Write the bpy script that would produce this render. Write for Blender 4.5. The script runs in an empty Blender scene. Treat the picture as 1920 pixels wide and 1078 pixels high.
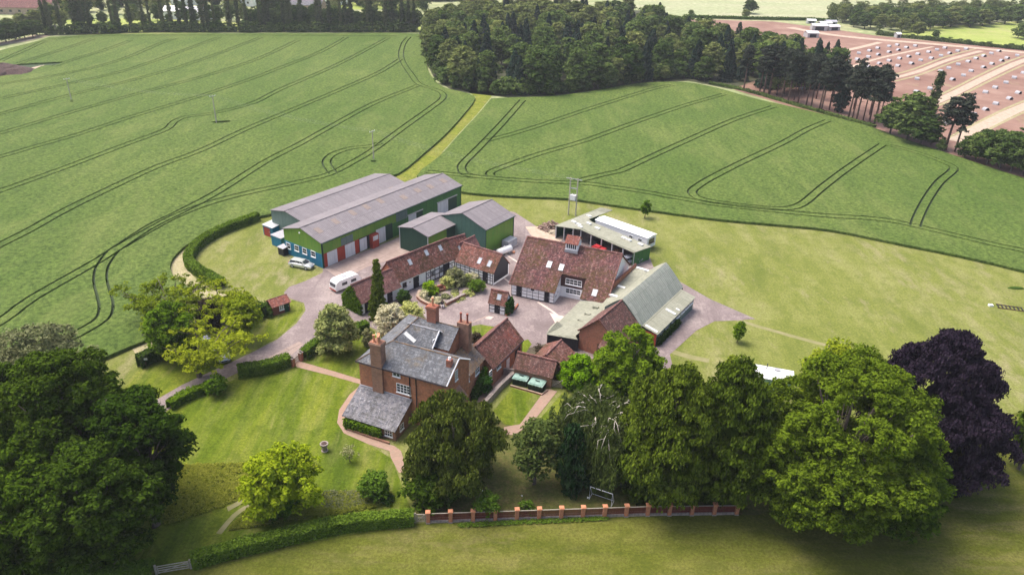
import bpy, math, random
import numpy as np
from mathutils import Vector, Matrix
from mathutils.geometry import delaunay_2d_cdt
R = math.radians
rnd = random.Random(7)
sc = bpy.context.scene
COL = sc.collection
# ---------------------------------------------------------------- camera, world, sun, exposure
CAMH, FPX, PITCH, ROLL = 60.0, 1400.0, R(27.5), R(1.8)
cam_d = bpy.data.cameras.new('camera'); cam = bpy.data.objects.new('camera', cam_d); COL.objects.link(cam)
_f = Vector((0, math.cos(PITCH), -math.sin(PITCH))); _r = Vector((1, 0, 0)); _u = Vector((0, math.sin(PITCH), math.cos(PITCH)))
AX = math.cos(ROLL)*_r + math.sin(ROLL)*_u
AY = -math.sin(ROLL)*_r + math.cos(ROLL)*_u
CAMP = Vector((0, 0, CAMH))
cam.matrix_world = Matrix(((AX.x, AY.x, -_f.x, 0), (AX.y, AY.y, -_f.y, 0), (AX.z, AY.z, -_f.z, CAMH), (0, 0, 0, 1)))
cam_d.sensor_width = 36; cam_d.lens = 36*FPX/1920; cam_d.clip_end = 9000; cam_d.clip_start = 1
sc.camera = cam
SUN_EL, SUN_AZ = R(63), R(-66)       # azimuth from +Y, negative = to the left
w = bpy.data.worlds.new("World"); sc.world = w; w.use_nodes = True
nt = w.node_tree; nt.nodes.clear()
sky = nt.nodes.new('ShaderNodeTexSky'); sky.sky_type = 'NISHITA'; sky.sun_disc = False
sky.sun_elevation = SUN_EL; sky.sun_rotation = SUN_AZ; sky.dust_density = 6; sky.air_density = 1.0; sky.ozone_density = 1.0
bg = nt.nodes.new('ShaderNodeBackground'); bg.inputs[1].default_value = 0.15
out = nt.nodes.new('ShaderNodeOutputWorld'); nt.links.new(sky.outputs[0], bg.inputs[0]); nt.links.new(bg.outputs[0], out.inputs[0])
sl = bpy.data.lights.new('sun', 'SUN'); sl.energy = 1.9; sl.angle = R(32); sl.color = (1, .95, .88)
so = bpy.data.objects.new('sun', sl); COL.objects.link(so)
sd = Vector((math.sin(SUN_AZ)*math.cos(SUN_EL), math.cos(SUN_AZ)*math.cos(SUN_EL), math.sin(SUN_EL)))
so.rotation_euler = sd.to_track_quat('Z', 'Y').to_euler(); so.location = (0, 0, 200)
sc.view_settings.view_transform = 'Standard'; sc.view_settings.look = 'None'; sc.view_settings.exposure = 0.78; sc.view_settings.gamma = 1
sc.cycles.max_bounces = 5; sc.cycles.diffuse_bounces = 3; sc.cycles.glossy_bounces = 2; sc.cycles.transmission_bounces = 3
sc.cycles.transparent_max_bounces = 6; sc.cycles.volume_bounces = 0; sc.cycles.use_denoising = True

# ---------------------------------------------------------------- pixel <-> world
def ray(px, py):
    return AX*((px-960)/FPX) - AY*((py-539)/FPX) + _f
def G(px, py, z=0.0):
    d = ray(px, py); t = (z-CAMH)/d.z
    return CAMP + d*t
def prj(P):
    v = P-CAMP; ww = v.dot(_f)
    return 960+FPX*v.dot(AX)/ww, 539-FPX*v.dot(AY)/ww
def zat(x, y, py):
    lo, hi = -1, 60
    for _ in range(40):
        m = (lo+hi)/2
        if prj(Vector((x, y, m)))[1] > py: lo = m
        else: hi = m
    return lo
def HT(bx, by, ty):
    b = G(bx, by); return zat(b.x, b.y, ty)

# ---------------------------------------------------------------- object helpers
def tag(o, label=None, cat=None, group=None, kind=None):
    if label: o['label'] = label
    if cat: o['category'] = cat
    if group: o['group'] = group
    if kind: o['kind'] = kind
    return o
def empty(name, loc, rz=0.0, label=None, cat=None, group=None):
    o = bpy.data.objects.new(name, None); COL.objects.link(o); o.location = loc; o.rotation_euler = (0, 0, rz)
    o.empty_display_size = .5
    return tag(o, label, cat, group)
class MB:
    def __init__(s): s.v = []; s.f = []; s.m = []
    def poly(s, pts, mi=0):
        n = len(s.v); s.v += [tuple(p) for p in pts]; s.f.append(tuple(range(n, n+len(pts)))); s.m.append(mi)
    def hexa(s, p, mi=0):       # 8 points: bottom 4 ccw, top 4
        n = len(s.v); s.v += [tuple(q) for q in p]
        for f in ((3,2,1,0),(4,5,6,7),(0,1,5,4),(1,2,6,5),(2,3,7,6),(3,0,4,7)):
            s.f.append(tuple(n+i for i in f)); s.m.append(mi)
    def box(s, x0, y0, z0, x1, y1, z1, mi=0):
        s.hexa([(x0,y0,z0),(x1,y0,z0),(x1,y1,z0),(x0,y1,z0),(x0,y0,z1),(x1,y0,z1),(x1,y1,z1),(x0,y1,z1)], mi)
    def prism(s, pts, z0, z1, mi=0, mtop=None):
        n = len(pts); a = sum(pts[i][0]*pts[(i+1)%n][1]-pts[(i+1)%n][0]*pts[i][1] for i in range(n))
        if a < 0: pts = pts[::-1]
        b = len(s.v); s.v += [(p[0],p[1],z0) for p in pts]+[(p[0],p[1],z1) for p in pts]
        s.f.append(tuple(range(b+n-1, b-1, -1))); s.m.append(mi)
        s.f.append(tuple(range(b+n, b+2*n))); s.m.append(mi if mtop is None else mtop)
        for i in range(n):
            j = (i+1)%n; s.f.append((b+i, b+j, b+n+j, b+n+i)); s.m.append(mi)
    def slab(s, p, t, mi=0):    # p: 4+ points of upper face ccw seen from outside, thickness t
        p = [Vector(q) for q in p]; nn = (p[1]-p[0]).cross(p[2]-p[0]).normalized(); n = len(p); b = len(s.v)
        s.v += [tuple(q-nn*t) for q in p]+[tuple(q) for q in p]
        s.f.append(tuple(range(b+n-1, b-1, -1))); s.m.append(mi); s.f.append(tuple(range(b+n, b+2*n))); s.m.append(mi)
        for i in range(n):
            j = (i+1)%n; s.f.append((b+i, b+j, b+n+j, b+n+i)); s.m.append(mi)
    def tube(s, pts, rad, n=6, mi=0, cap=True):
        pts = [Vector(p) for p in pts]; b = len(s.v)
        if not hasattr(rad, '__len__'): rad = [rad]*len(pts)
        for k, p in enumerate(pts):
            d = (pts[min(k+1, len(pts)-1)]-pts[max(k-1, 0)])
            if d.length < 1e-6: d = Vector((0, 0, 1))
            d.normalize()
            a = d.cross(Vector((0, 0, 1)))
            if a.length < .05: a = d.cross(Vector((1, 0, 0)))
            a.normalize(); c = d.cross(a)
            for i in range(n):
                t = 2*math.pi*i/n; s.v.append(tuple(p+(a*math.cos(t)+c*math.sin(t))*rad[k]))
        for k in range(len(pts)-1):
            for i in range(n):
                j = (i+1)%n; s.f.append((b+k*n+i, b+k*n+j, b+(k+1)*n+j, b+(k+1)*n+i)); s.m.append(mi)
        if cap:
            s.f.append(tuple(b+i for i in range(n))[::-1]); s.m.append(mi)
            s.f.append(tuple(b+(len(pts)-1)*n+i for i in range(n))); s.m.append(mi)
    def lathe(s, c, prof, n=12, mi=0):   # prof: (r, z)
        b = len(s.v); c = Vector(c)
        for r, z in prof:
            for i in range(n):
                t = 2*math.pi*i/n; s.v.append((c.x+r*math.cos(t), c.y+r*math.sin(t), c.z+z))
        for k in range(len(prof)-1):
            for i in range(n):
                j = (i+1)%n; s.f.append((b+k*n+i, b+k*n+j, b+(k+1)*n+j, b+(k+1)*n+i)); s.m.append(mi)
        s.f.append(tuple(b+i for i in range(n))[::-1]); s.m.append(mi)
        s.f.append(tuple(b+(len(prof)-1)*n+i for i in range(n))); s.m.append(mi)
    def build(s, name, mats, parent=None, smooth=False, loc=None):
        me = bpy.data.meshes.new(name); me.from_pydata(s.v, [], s.f)
        if not isinstance(mats, (list, tuple)): mats = [mats]
        for m in mats: me.materials.append(m)
        if len(mats) > 1: me.polygons.foreach_set('material_index', s.m)
        if smooth: me.polygons.foreach_set('use_smooth', [True]*len(s.f))
        me.update(); o = bpy.data.objects.new(name, me); COL.objects.link(o)
        if parent: o.parent = parent
        if loc is not None: o.location = loc
        return o
def np_mesh(name, verts, quads, mats, mi=None, parent=None):
    me = bpy.data.meshes.new(name); nv, nf = len(verts), len(quads)
    me.vertices.add(nv); me.vertices.foreach_set('co', np.ascontiguousarray(verts, dtype=np.float32).ravel())
    me.loops.add(nf*4); me.loops.foreach_set('vertex_index', np.ascontiguousarray(quads, dtype=np.int32).ravel())
    me.polygons.add(nf); me.polygons.foreach_set('loop_start', np.arange(0, nf*4, 4, dtype=np.int32))
    me.polygons.foreach_set('loop_total', np.full(nf, 4, dtype=np.int32))
    for m in (mats if isinstance(mats, (list, tuple)) else [mats]): me.materials.append(m)
    if mi is not None: me.polygons.foreach_set('material_index', mi)
    me.update(calc_edges=True)
    o = bpy.data.objects.new(name, me); COL.objects.link(o)
    if parent: o.parent = parent
    return o

# ---------------------------------------------------------------- materials
def C4(c): return (c[0], c[1], c[2], 1)
class NT:
    def __init__(s, name):
        s.mat = bpy.data.materials.new(name); s.mat.use_nodes = True; s.t = s.mat.node_tree; s.t.nodes.clear()
        s.out = s.n('OutputMaterial')
    def n(s, ty, **k):
        x = s.t.nodes.new('ShaderNode'+ty)
        for a, b in k.items(): setattr(x, a, b)
        return x
    def l(s, a, b): s.t.links.new(a, b)
    def noise(s, vec, scale, detail=4, rough=.6, dist=0):
        x = s.n('TexNoise'); x.inputs['Scale'].default_value = scale; x.inputs['Detail'].default_value = detail
        x.inputs['Roughness'].default_value = rough; x.inputs['Distortion'].default_value = dist
        if vec is not None: s.l(vec, x.inputs['Vector'])
        return x.outputs['Fac']
    def ramp(s, fac, stops):
        x = s.n('ValToRGB'); e = x.color_ramp.elements
        while len(e) < len(stops): e.new(.5)
        for i, (p, c) in enumerate(stops):
            e[i].position = p; e[i].color = C4(c) if hasattr(c, '__len__') else (c, c, c, 1)
        s.l(fac, x.inputs[0]); return x.outputs[0]
    def mix(s, fac, a, b, mode='MIX'):
        x = s.n('MixRGB', blend_type=mode)
        for i, q in enumerate((fac, a, b)):
            if hasattr(q, 'is_linked'): s.l(q, x.inputs[i])
            elif i == 0: x.inputs[0].default_value = q
            else: x.inputs[i].default_value = C4(q)
        return x.outputs[0]
    def mapv(s, vec, sc=(1,1,1), rot=(0,0,0)):
        x = s.n('Mapping'); x.inputs['Scale'].default_value = sc; x.inputs['Rotation'].default_value = rot
        s.l(vec, x.inputs['Vector']); return x.outputs[0]
    def obj(s): return s.n('TexCoord').outputs['Object']
    def bump(s, h, st, dist=.05):
        x = s.n('Bump'); x.inputs['Strength'].default_value = st; x.inputs['Distance'].default_value = dist; s.l(h, x.inputs['Height']); return x.outputs[0]
    def bsdf(s, col, rough=.8, nrm=None, metal=0, spec=.3):
        b = s.n('BsdfPrincipled'); b.inputs['Roughness'].default_value = rough; b.inputs['Metallic'].default_value = metal
        b.inputs['Specular IOR Level'].default_value = spec
        if hasattr(col, 'is_linked'): s.l(col, b.inputs['Base Color'])
        else: b.inputs['Base Color'].default_value = C4(col)
        if nrm is not None: s.l(nrm, b.inputs['Normal'])
        s.l(b.outputs[0], s.out.inputs[0]); return b
def noisy(name, c1, c2, scale=2.0, rough=.85, bump=0, spec=.3, metal=0, detail=5, lo=.35, hi=.65, stretch=(1,1,1)):
    t = NT(name); v = t.mapv(t.obj(), stretch); n = t.noise(v, scale, detail)
    c = t.ramp(n, [(lo, c1), (hi, c2)])
    nr = t.bump(t.noise(v, scale*6, 3), bump) if bump else None
    t.bsdf(c, rough, nr, metal, spec); return t.mat
def wallvec(t):
    s = t.n('SeparateXYZ'); t.l(t.obj(), s.inputs[0]); a = t.n('Math', operation='ADD'); t.l(s.outputs[0], a.inputs[0]); t.l(s.outputs[1], a.inputs[1])
    c = t.n('CombineXYZ'); t.l(a.outputs[0], c.inputs[0]); t.l(s.outputs[2], c.inputs[1]); return c.outputs[0]
def roofvec(t, k):
    s = t.n('SeparateXYZ'); t.l(t.obj(), s.inputs[0]); m = t.n('Math', operation='MULTIPLY'); t.l(s.outputs[2], m.inputs[0]); m.inputs[1].default_value = k
    c = t.n('CombineXYZ'); t.l(s.outputs[0], c.inputs[0]); t.l(m.outputs[0], c.inputs[1]); return c.outputs[0]
def bricktex(t, vec, c1, c2, cm, bw, bh, mortar=.012, bias=0.0):
    b = t.n('TexBrick'); b.inputs['Scale'].default_value = 1; b.inputs['Brick Width'].default_value = bw; b.inputs['Row Height'].default_value = bh
    b.inputs['Mortar Size'].default_value = mortar; b.inputs['Bias'].default_value = bias
    b.inputs['Color1'].default_value = C4(c1); b.inputs['Color2'].default_value = C4(c2); b.inputs['Mortar'].default_value = C4(cm); t.l(vec, b.inputs['Vector']); return b
def brick(name, c1, c2, cm=(.35,.28,.22), stain=(.12,.07,.05)):
    t = NT(name); v = wallvec(t); b = bricktex(t, v, c1, c2, cm, .24, .085, .008)
    c = t.mix(t.ramp(t.noise(t.obj(), 1.1, 6), [(.45, 0), (.8, .75)]), b.outputs[0], stain)
    c = t.mix(t.ramp(t.noise(t.obj(), 3.0, 5), [(.3, .35), (.5, 0)]), c, tuple(min(1, q*1.7) for q in c1))
    t.bsdf(c, .9, t.bump(t.noise(t.obj(), 9, 3), .3, .02)); return t.mat
def tiles(name, c1, c2, c3, moss=(.065,.045,.014), mossy=.5, k=1.35, tw=.28, th=.26, light=(.45,.3,.26)):
    t = NT(name); v = roofvec(t, k)
    b = bricktex(t, v, c1, c2, tuple(q*.35 for q in c1), tw, th, .02)
    vo = t.n('TexVoronoi'); vo.inputs['Scale'].default_value = 2.6; t.l(t.obj(), vo.inputs['Vector'])
    c = t.mix(t.ramp(vo.outputs['Color'], [(.3, 0), (.6, .9)]), b.outputs[0], tuple(q*.75 for q in c3))
    c = t.mix(t.ramp(t.noise(t.obj(), 1.4, 5, .8), [(.42, .55), (.56, 0)]), c, tuple(q*.45 for q in c1))
    c = t.mix(t.ramp(t.noise(t.obj(), 3.3, 4, .8), [(.56, 0), (.66, .75)]), c, light)
    mo = t.n('Math', operation='MULTIPLY'); t.l(t.ramp(t.noise(t.obj(), .28, 3), [(mossy-.12, 0), (mossy+.08, 1)]), mo.inputs[0])
    t.l(t.ramp(t.noise(t.obj(), 2.2, 6, .75), [(.42, 0), (.6, 1)]), mo.inputs[1])
    c = t.mix(mo.outputs[0], c, moss)
    c = t.mix(t.ramp(t.noise(t.obj(), 1.1, 8, .85), [(.55, 0), (.62, .7)]), c, tuple(q*.3 for q in c3))
    c = t.mix(t.ramp(t.noise(t.mapv(t.obj(), (1.8, .5, .5)), .9, 4, .7), [(.56, 0), (.72, .35)]), c, light)
    t.bsdf(c, .92, t.bump(b.outputs['Fac'], -.5, .03)); return t.mat
def sheet(name, c1, c2, pitch=.3, axis=0, rough=.6, stain=None, st=.5, bumpst=.5, panel=1.0):
    """ribbed metal or cement sheeting; axis of the stripes' normal: 0 = x (roofs), 1 = x+y (walls)"""
    t = NT(name); v = wallvec(t) if axis else t.obj()
    s = t.n('SeparateXYZ'); t.l(v, s.inputs[0]); m = t.n('Math', operation='MULTIPLY'); t.l(s.outputs[0], m.inputs[0]); m.inputs[1].default_value = 2*math.pi/pitch
    si = t.n('Math', operation='SINE'); t.l(m.outputs[0], si.inputs[0])
    n1 = t.noise(t.mapv(v, (1.0/panel, .15, .15)), 1.0, 2); n2 = t.noise(t.obj(), 1.6, 6, .7)
    bv = v if axis else roofvec(t, 1.8)
    bt = bricktex(t, bv, c1, c2, tuple(q*.62 for q in c1), 1.05*max(1, panel*.8), 50.0 if axis else 2.6, .035); bt.offset = .5
    c = t.mix(t.ramp(n1, [(.35, 0), (.65, .5)]), bt.outputs[0], c2)
    c = t.mix(t.ramp(t.noise(t.mapv(v, (1.6, .25, .25)), 2.2, 6, .8), [(.5, 0), (.66, .4)]), c, tuple(min(1, q*1.35) for q in c2))
    c = t.mix(t.ramp(n2, [(.35, 0), (.7, st)]), c, stain or tuple(q*.6 for q in c1))
    t.bsdf(c, rough, t.bump(si.outputs[0], bumpst, .04)); return t.mat
def leafmat(name, c1, c2, trans=.25, sat=1.0, clump=.35):
    t = NT(name); g = t.n('NewGeometry'); oi = t.n('ObjectInfo')
    f = t.n('Math', operation='ADD'); t.l(g.outputs['Random Per Island'], f.inputs[0]); t.l(t.noise(t.obj(), clump, 3), f.inputs[1])
    c = t.ramp(f.outputs[0], [(.45, c1), (1.35, c2)])
    h = t.n('HueSaturation'); h.inputs['Saturation'].default_value = sat
    mm = t.n('MapRange'); t.l(oi.outputs['Random'], mm.inputs[0]); mm.inputs[3].default_value = .78; mm.inputs[4].default_value = 1.25
    t.l(mm.outputs[0], h.inputs['Value']); m2 = t.n('MapRange'); t.l(oi.outputs['Random'], m2.inputs[0]); m2.inputs[3].default_value = .51; m2.inputs[4].default_value = .488
    t.l(m2.outputs[0], h.inputs['Hue']); t.l(c, h.inputs['Color'])
    d = t.n('BsdfDiffuse'); tr = t.n('BsdfTranslucent'); mx = t.n('MixShader'); mx.inputs[0].default_value = trans
    t.l(h.outputs[0], d.inputs[0]); t.l(h.outputs[0], tr.inputs[0]); t.l(d.outputs[0], mx.inputs[1]); t.l(tr.outputs[0], mx.inputs[2]); t.l(mx.outputs[0], t.out.inputs[0])
    return t.mat
def grassmat(name, cs, big=.035, streak=(1,1,1), rot=0, fine=3.0, bump=.5):
    """cs: dark, mid, light, straw"""
    t = NT(name); o = t.obj(); v = t.mapv(o, streak, (0, 0, rot))
    c = t.ramp(t.noise(v, big*5, 7, .68, .4), [(.32, cs[0]), (.48, cs[1]), (.62, cs[2])])
    st = t.n('Math', operation='MULTIPLY'); t.l(t.ramp(t.noise(v, big, 3), [(.42, 0), (.62, 1)]), st.inputs[0])
    t.l(t.ramp(t.noise(v, big*14, 6, .7), [(.45, 0), (.66, .85)]), st.inputs[1])
    c = t.mix(st.outputs[0], c, cs[3])
    c = t.mix(.5, c, t.ramp(t.noise(o, fine, 5, .85), [(.36, (.18,.18,.18)), (.64, (.85,.85,.85))]), 'OVERLAY')
    c = t.mix(t.ramp(t.noise(t.mapv(o, (streak[0]*.5, streak[1]*.5, 1), (0, 0, rot+.35)), big*9, 8, .8), [(.56, 0), (.64, .5)]), c, cs[3])
    c = t.mix(t.ramp(t.noise(o, .45, 5, .75), [(.40, .5), (.50, 0)]), c, cs[0])
    t.bsdf(c, .95, t.bump(t.noise(o, fine*2, 4, .7), bump, .08), spec=.1); return t.mat
M = {}
M['crop'] = None
def cropmat(name, d, m, l, rot):
    t = NT(name); o = t.obj()
    c = t.ramp(t.noise(o, .02, 5, .6), [(.38, m), (.62, l)])
    c = t.mix(t.ramp(t.noise(t.mapv(o, (1, .12, 1), (0, 0, rot)), .35, 4, .7), [(.38, .0), (.7, .45)]), c, d)
    c = t.mix(t.ramp(t.noise(o, 1.3, 5, .8), [(.40, .8), (.60, 0)]), c, tuple(q*.45 for q in d))
    c = t.mix(t.ramp(t.noise(t.mapv(o, (1, .3, 1), (0, 0, rot)), .11, 6, .75, .5), [(.50, 0), (.66, .35)]), c, (.205,.235,.07))
    c = t.mix(t.ramp(t.noise(o, .045, 7, .8), [(.56, 0), (.68, .25)]), c, d)
    wv = t.n('TexWave'); wv.inputs['Scale'].default_value = .55; wv.inputs['Distortion'].default_value = 1.5; t.l(t.mapv(o, (1,1,1), (0,0,rot+.3)), wv.inputs['Vector'])
    c = t.mix(t.ramp(wv.outputs['Fac'], [(.2, .12), (.6, 0)]), c, d)
    t.bsdf(c, .9, t.bump(t.noise(o, 2.2, 4, .8), .9, .35), spec=.12); return t.mat
M['crop'] = cropmat('young_cereal', (.064,.118,.022), (.122,.19,.036), (.172,.232,.052), R(-55))
M['crop_soil'] = noisy('trampled_crop', (.03,.055,.018), (.05,.075,.03), 1.5)
M['paddock'] = grassmat('paddock_grass', ((.112,.138,.027), (.158,.178,.040), (.205,.215,.066), (.285,.247,.145)), .03, (1, .35, 1), R(20))
M['lawn'] = grassmat('garden_lawn', ((.055,.09,.006), (.10,.14,.010), (.15,.18,.018), (.24,.225,.085)), .05, (1, .14, 1), R(-62))
M['foreground'] = grassmat('mown_grass', ((.068,.085,.010), (.098,.110,.016), (.13,.134,.026), (.165,.14,.06)), .045, (.25, 1, 1), R(6))  # darkened tones stand in for the vignette along the lower frame
M['rough'] = grassmat('rough_grass', ((.08,.115,.008), (.12,.155,.012), (.155,.18,.02), (.19,.18,.05)), .3, fine=2, bump=1)
M['verge'] = grassmat('verge_grass', ((.10,.14,.015), (.155,.185,.022), (.215,.225,.035), (.27,.22,.09)), .12, fine=2, bump=1)
M['strip'] = grassmat('pale_strip', ((.25,.25,.11), (.32,.29,.16), (.38,.33,.2), (.4,.34,.25)), .12)
M['worn'] = noisy('worn_grass', (.19,.19,.07), (.26,.235,.12), .6)
M['far'] = grassmat('far_farmland', ((.19,.24,.10), (.26,.30,.14), (.34,.345,.19), (.37,.33,.22)), .003, (1, 3, 1), 0, .2, .1)  # stronger sun over the distant land is put into these pale colours
M['farbright'] = grassmat('bright_meadow', ((.20,.27,.05), (.27,.33,.08), (.34,.38,.11), (.38,.34,.17)), .01)  # brightness of the sunny patches is painted into these greens
M['dirt'] = None
def dirtmat():
    t = NT('bare_brown_soil'); o = t.obj()
    c = t.ramp(t.noise(o, .06, 8, .7), [(.35, (.19,.10,.075)), (.55, (.265,.158,.122)), (.7, (.34,.225,.175))])
    c = t.mix(t.ramp(t.noise(t.mapv(o, (1, .3, 1), (0,0,R(-35))), .12, 6, .7), [(.58, 0), (.75, .6)]), c, (.33,.32,.16))
    t.bsdf(c, .95, t.bump(t.noise(o, 2, 4), .5, .1)); return t.mat
M['dirt'] = dirtmat()
M['sand'] = noisy('sandy_track', (.38,.28,.21), (.50,.40,.31), .8)
def yardmat(name, a, b, c0, sc=.12):
    t = NT(name); o = t.obj()
    c = t.ramp(t.noise(o, sc, 6, .6), [(.35, a), (.5, b), (.68, c0)])
    c = t.mix(t.ramp(t.noise(o, 3, 5, .85), [(.42, .45), (.55, 0)]), c, tuple(q*.6 for q in a))
    c = t.mix(t.ramp(t.noise(t.mapv(o, (1, .12, 1), (0, 0, R(-50))), .5, 6, .75, .6), [(.52, 0), (.66, .5)]), c, tuple(q*.7 for q in a))
    c = t.mix(t.ramp(t.noise(o, .25, 8, .8), [(.53, 0), (.60, .4)]), c, tuple(min(1, q*1.25) for q in c0))
    c = t.mix(t.ramp(t.noise(o, .6, 5, .7), [(.6, 0), (.75, .35)]), c, (.42,.36,.30))
    t.bsdf(c, .92, t.bump(t.noise(o, 12, 3), .3, .02)); return t.mat
M['yard'] = yardmat('yard_asphalt', (.185,.145,.142), (.25,.20,.197), (.32,.265,.25))
M['concrete'] = yardmat('concrete_apron', (.33,.25,.22), (.42,.33,.29), (.47,.39,.34), .3)
_t = NT('jointed_concrete'); _b = bricktex(_t, _t.mapv(_t.obj(), (1,1,1), (0,0,R(-55))), (.31,.235,.205), (.36,.28,.245), (.16,.12,.11), 5.0, 4.0, .05)
_c = _t.mix(_t.ramp(_t.noise(_t.obj(), .5, 7, .8), [(.42, .6), (.56, 0)]), _b.outputs[0], (.23,.17,.15)); _c = _t.mix(_t.ramp(_t.noise(_t.obj(), .22, 5, .7), [(.5, 0), (.65, .5)]), _c, (.42,.34,.30))
_t.bsdf(_c, .9, _t.bump(_t.noise(_t.obj(), 10, 3), .3, .02)); M['concrete'] = _t.mat
M['pale'] = noisy('pale_concrete', (.5,.4,.35), (.62,.53,.47), 1)
t = NT('brick_paving'); b = bricktex(t, t.obj(), (.33,.17,.12), (.42,.25,.19), (.3,.24,.2), .25, .12, .02)
t.bsdf(t.mix(t.ramp(t.noise(t.obj(), 1.5, 5), [(.4, .5), (.65, 0)]), b.outputs[0], (.25,.2,.14)), .9); M['paving'] = t.mat
M['brick'] = brick('red_brick', (.38,.12,.07), (.27,.08,.05))
M['brick_dark'] = brick('weathered_brick', (.26,.12,.08), (.34,.17,.11), stain=(.07,.05,.04))
M['brick_orange'] = brick('orange_brick', (.50,.185,.09), (.40,.13,.065))
M['redpaint'] = noisy('red_brick_painted', (.36,.06,.035), (.28,.045,.03), 3)
M['stonewall'] = noisy('stone_wall', (.22,.18,.17), (.38,.32,.28), 4, bump=1)
M['tile_red'] = tiles('clay_tiles', (.23,.085,.065), (.30,.125,.10), (.14,.065,.055), mossy=.53, light=(.52,.33,.30))
M['tile_moss'] = tiles('mossy_clay_tiles', (.15,.058,.058), (.24,.105,.10), (.085,.042,.045), moss=(.075,.05,.010), mossy=.50, light=(.44,.28,.26))
M['tile_pink'] = tiles('weathered_tiles', (.27,.115,.10), (.32,.16,.14), (.2,.10,.095), mossy=.68)
M['tile_new'] = tiles('red_tiles', (.33,.10,.07), (.36,.14,.10), (.22,.09,.08), mossy=.8)
M['tile_dark'] = tiles('dark_tiles', (.16,.075,.065), (.22,.10,.085), (.11,.06,.055), mossy=.58)
M['slate'] = tiles('slate', (.16,.17,.19), (.21,.22,.24), (.13,.135,.15), moss=(.17,.13,.08), mossy=.62, light=(.3,.3,.31), tw=.5, th=.3)
M['slate_dark'] = tiles('weathered_slate', (.14,.14,.165), (.22,.22,.25), (.30,.29,.31), moss=(.06,.06,.05), mossy=.6, light=(.45,.44,.45), tw=.5, th=.3)
M['slate_lichen'] = tiles('lichen_slate', (.15,.13,.125), (.2,.17,.16), (.12,.11,.11), moss=(.26,.16,.08), mossy=.42, light=(.3,.27,.26), tw=.5, th=.3)
M['cement'] = sheet('fibre_cement_roof', (.185,.17,.18), (.235,.215,.225), .35, 0, .85, (.16,.135,.145), .6, .35)
M['cement_patch'] = noisy('rooflight_sheet', (.215,.17,.15), (.27,.22,.195), 4)
M['sheet_green'] = sheet('green_roof_sheet', (.28,.30,.22), (.36,.37,.29), .5, 0, .7, (.2,.21,.17), .5, .5, .8)
M['sheet_greenpale'] = sheet('green_curved_sheet', (.27,.30,.25), (.36,.37,.32), .5, 0, .65, (.20,.21,.18), .5, .5, .8)
M['sheet_gray'] = sheet('old_green_sheet', (.27,.275,.205), (.33,.33,.26), .4, 0, .8, (.17,.17,.13), .6, .4, 2)
M['clad_lime'] = sheet('green_cladding', (.08,.24,.03), (.15,.29,.035), .3, 1, .55, (.20,.20,.05), .45, .35)
M['clad_green'] = sheet('mid_green_cladding', (.03,.14,.04), (.055,.19,.045), .3, 1, .55, (.03,.08,.04), .4, .35)
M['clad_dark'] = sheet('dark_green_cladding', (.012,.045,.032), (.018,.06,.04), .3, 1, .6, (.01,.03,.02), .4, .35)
M['clad_teal'] = sheet('teal_cladding', (.05,.115,.095), (.07,.15,.11), .3, 1, .6, (.04,.08,.075), .4, .35)
M['clad_gray'] = sheet('grey_green_cladding', (.11,.17,.15), (.14,.20,.18), .3, 1, .6, (.09,.12,.12), .4, .35)
M['blue'] = sheet('blue_painted_wall', (.01,.15,.27), (.015,.18,.31), .3, 1, .5, (.015,.10,.18), .3, .15)
M['white'] = noisy('white_paint', (.82,.82,.84), (.88,.88,.88), 2, .7)
M['white_wall'] = noisy('whitewash', (.80,.80,.82), (.88,.88,.88), .8, .85)
M['door_white'] = sheet('roller_door', (.55,.57,.60), (.62,.64,.66), .25, 1, .5, None, .2, .2)
M['black'] = noisy('black_timber', (.012,.013,.022), (.022,.022,.03), 3, .6)
M['brown_tilehung'] = noisy('tile_hanging', (.07,.035,.035), (.10,.05,.045), 5, .8)
M['glass'] = noisy('window_glass', (.015,.02,.03), (.05,.06,.075), .6, .08, spec=.8)
M['rooflight'] = noisy('roof_window_glass', (.35,.4,.46), (.5,.54,.58), .8, .15, spec=.8)
M['roofwhite'] = noisy('translucent_sheet', (.62,.62,.6), (.75,.75,.72), 2, .5)
M['lead'] = noisy('lead', (.33,.33,.36), (.42,.42,.45), 3, .5)
M['wood'] = noisy('dark_timber', (.10,.05,.03), (.17,.09,.06), 5, .8, stretch=(1,1,6))
M['wood_pale'] = noisy('weathered_timber', (.30,.26,.21), (.40,.36,.30), 5, .85)
M['fencewood'] = noisy('stained_fence', (.10,.022,.018), (.16,.04,.03), 6, .8, stretch=(3,3,.3))
M['terracotta'] = noisy('terracotta', (.55,.22,.12), (.62,.3,.17), 6, .8)
M['pot_dark'] = noisy('fired_clay', (.25,.07,.05), (.35,.12,.09), 6, .8)
M['steel'] = noisy('galvanised_steel', (.42,.43,.45), (.52,.53,.55), 4, .45, metal=.3)
M['bark'] = noisy('bark', (.09,.07,.055), (.17,.14,.11), 3, .95, .6, stretch=(3,3,.5))
M['bark_pale'] = noisy('pale_bark', (.40,.36,.30), (.55,.51,.44), 4, .9)
M['bark_pine'] = noisy('pine_bark', (.11,.065,.06), (.17,.11,.095), 3, .95, stretch=(3,3,.5))
M['carpaint'] = NT('silver_paint'); _t = M['carpaint']; _t.bsdf((.74,.75,.77), .25, None, .5, .6); M['carpaint'] = _t.mat
_t = NT('dark_car_paint'); _t.bsdf((.35,.37,.45), .25, None, .4, .6); M['carblue'] = _t.mat
_t = NT('red_machine_paint'); _t.bsdf(_t.ramp(_t.noise(_t.obj(), 3), [(.3,(.32,.02,.03)),(.7,(.45,.04,.04))]), .4); M['red'] = _t.mat
M['rubber'] = noisy('rubber', (.015,.015,.016), (.03,.03,.03), 8, .8)
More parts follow.
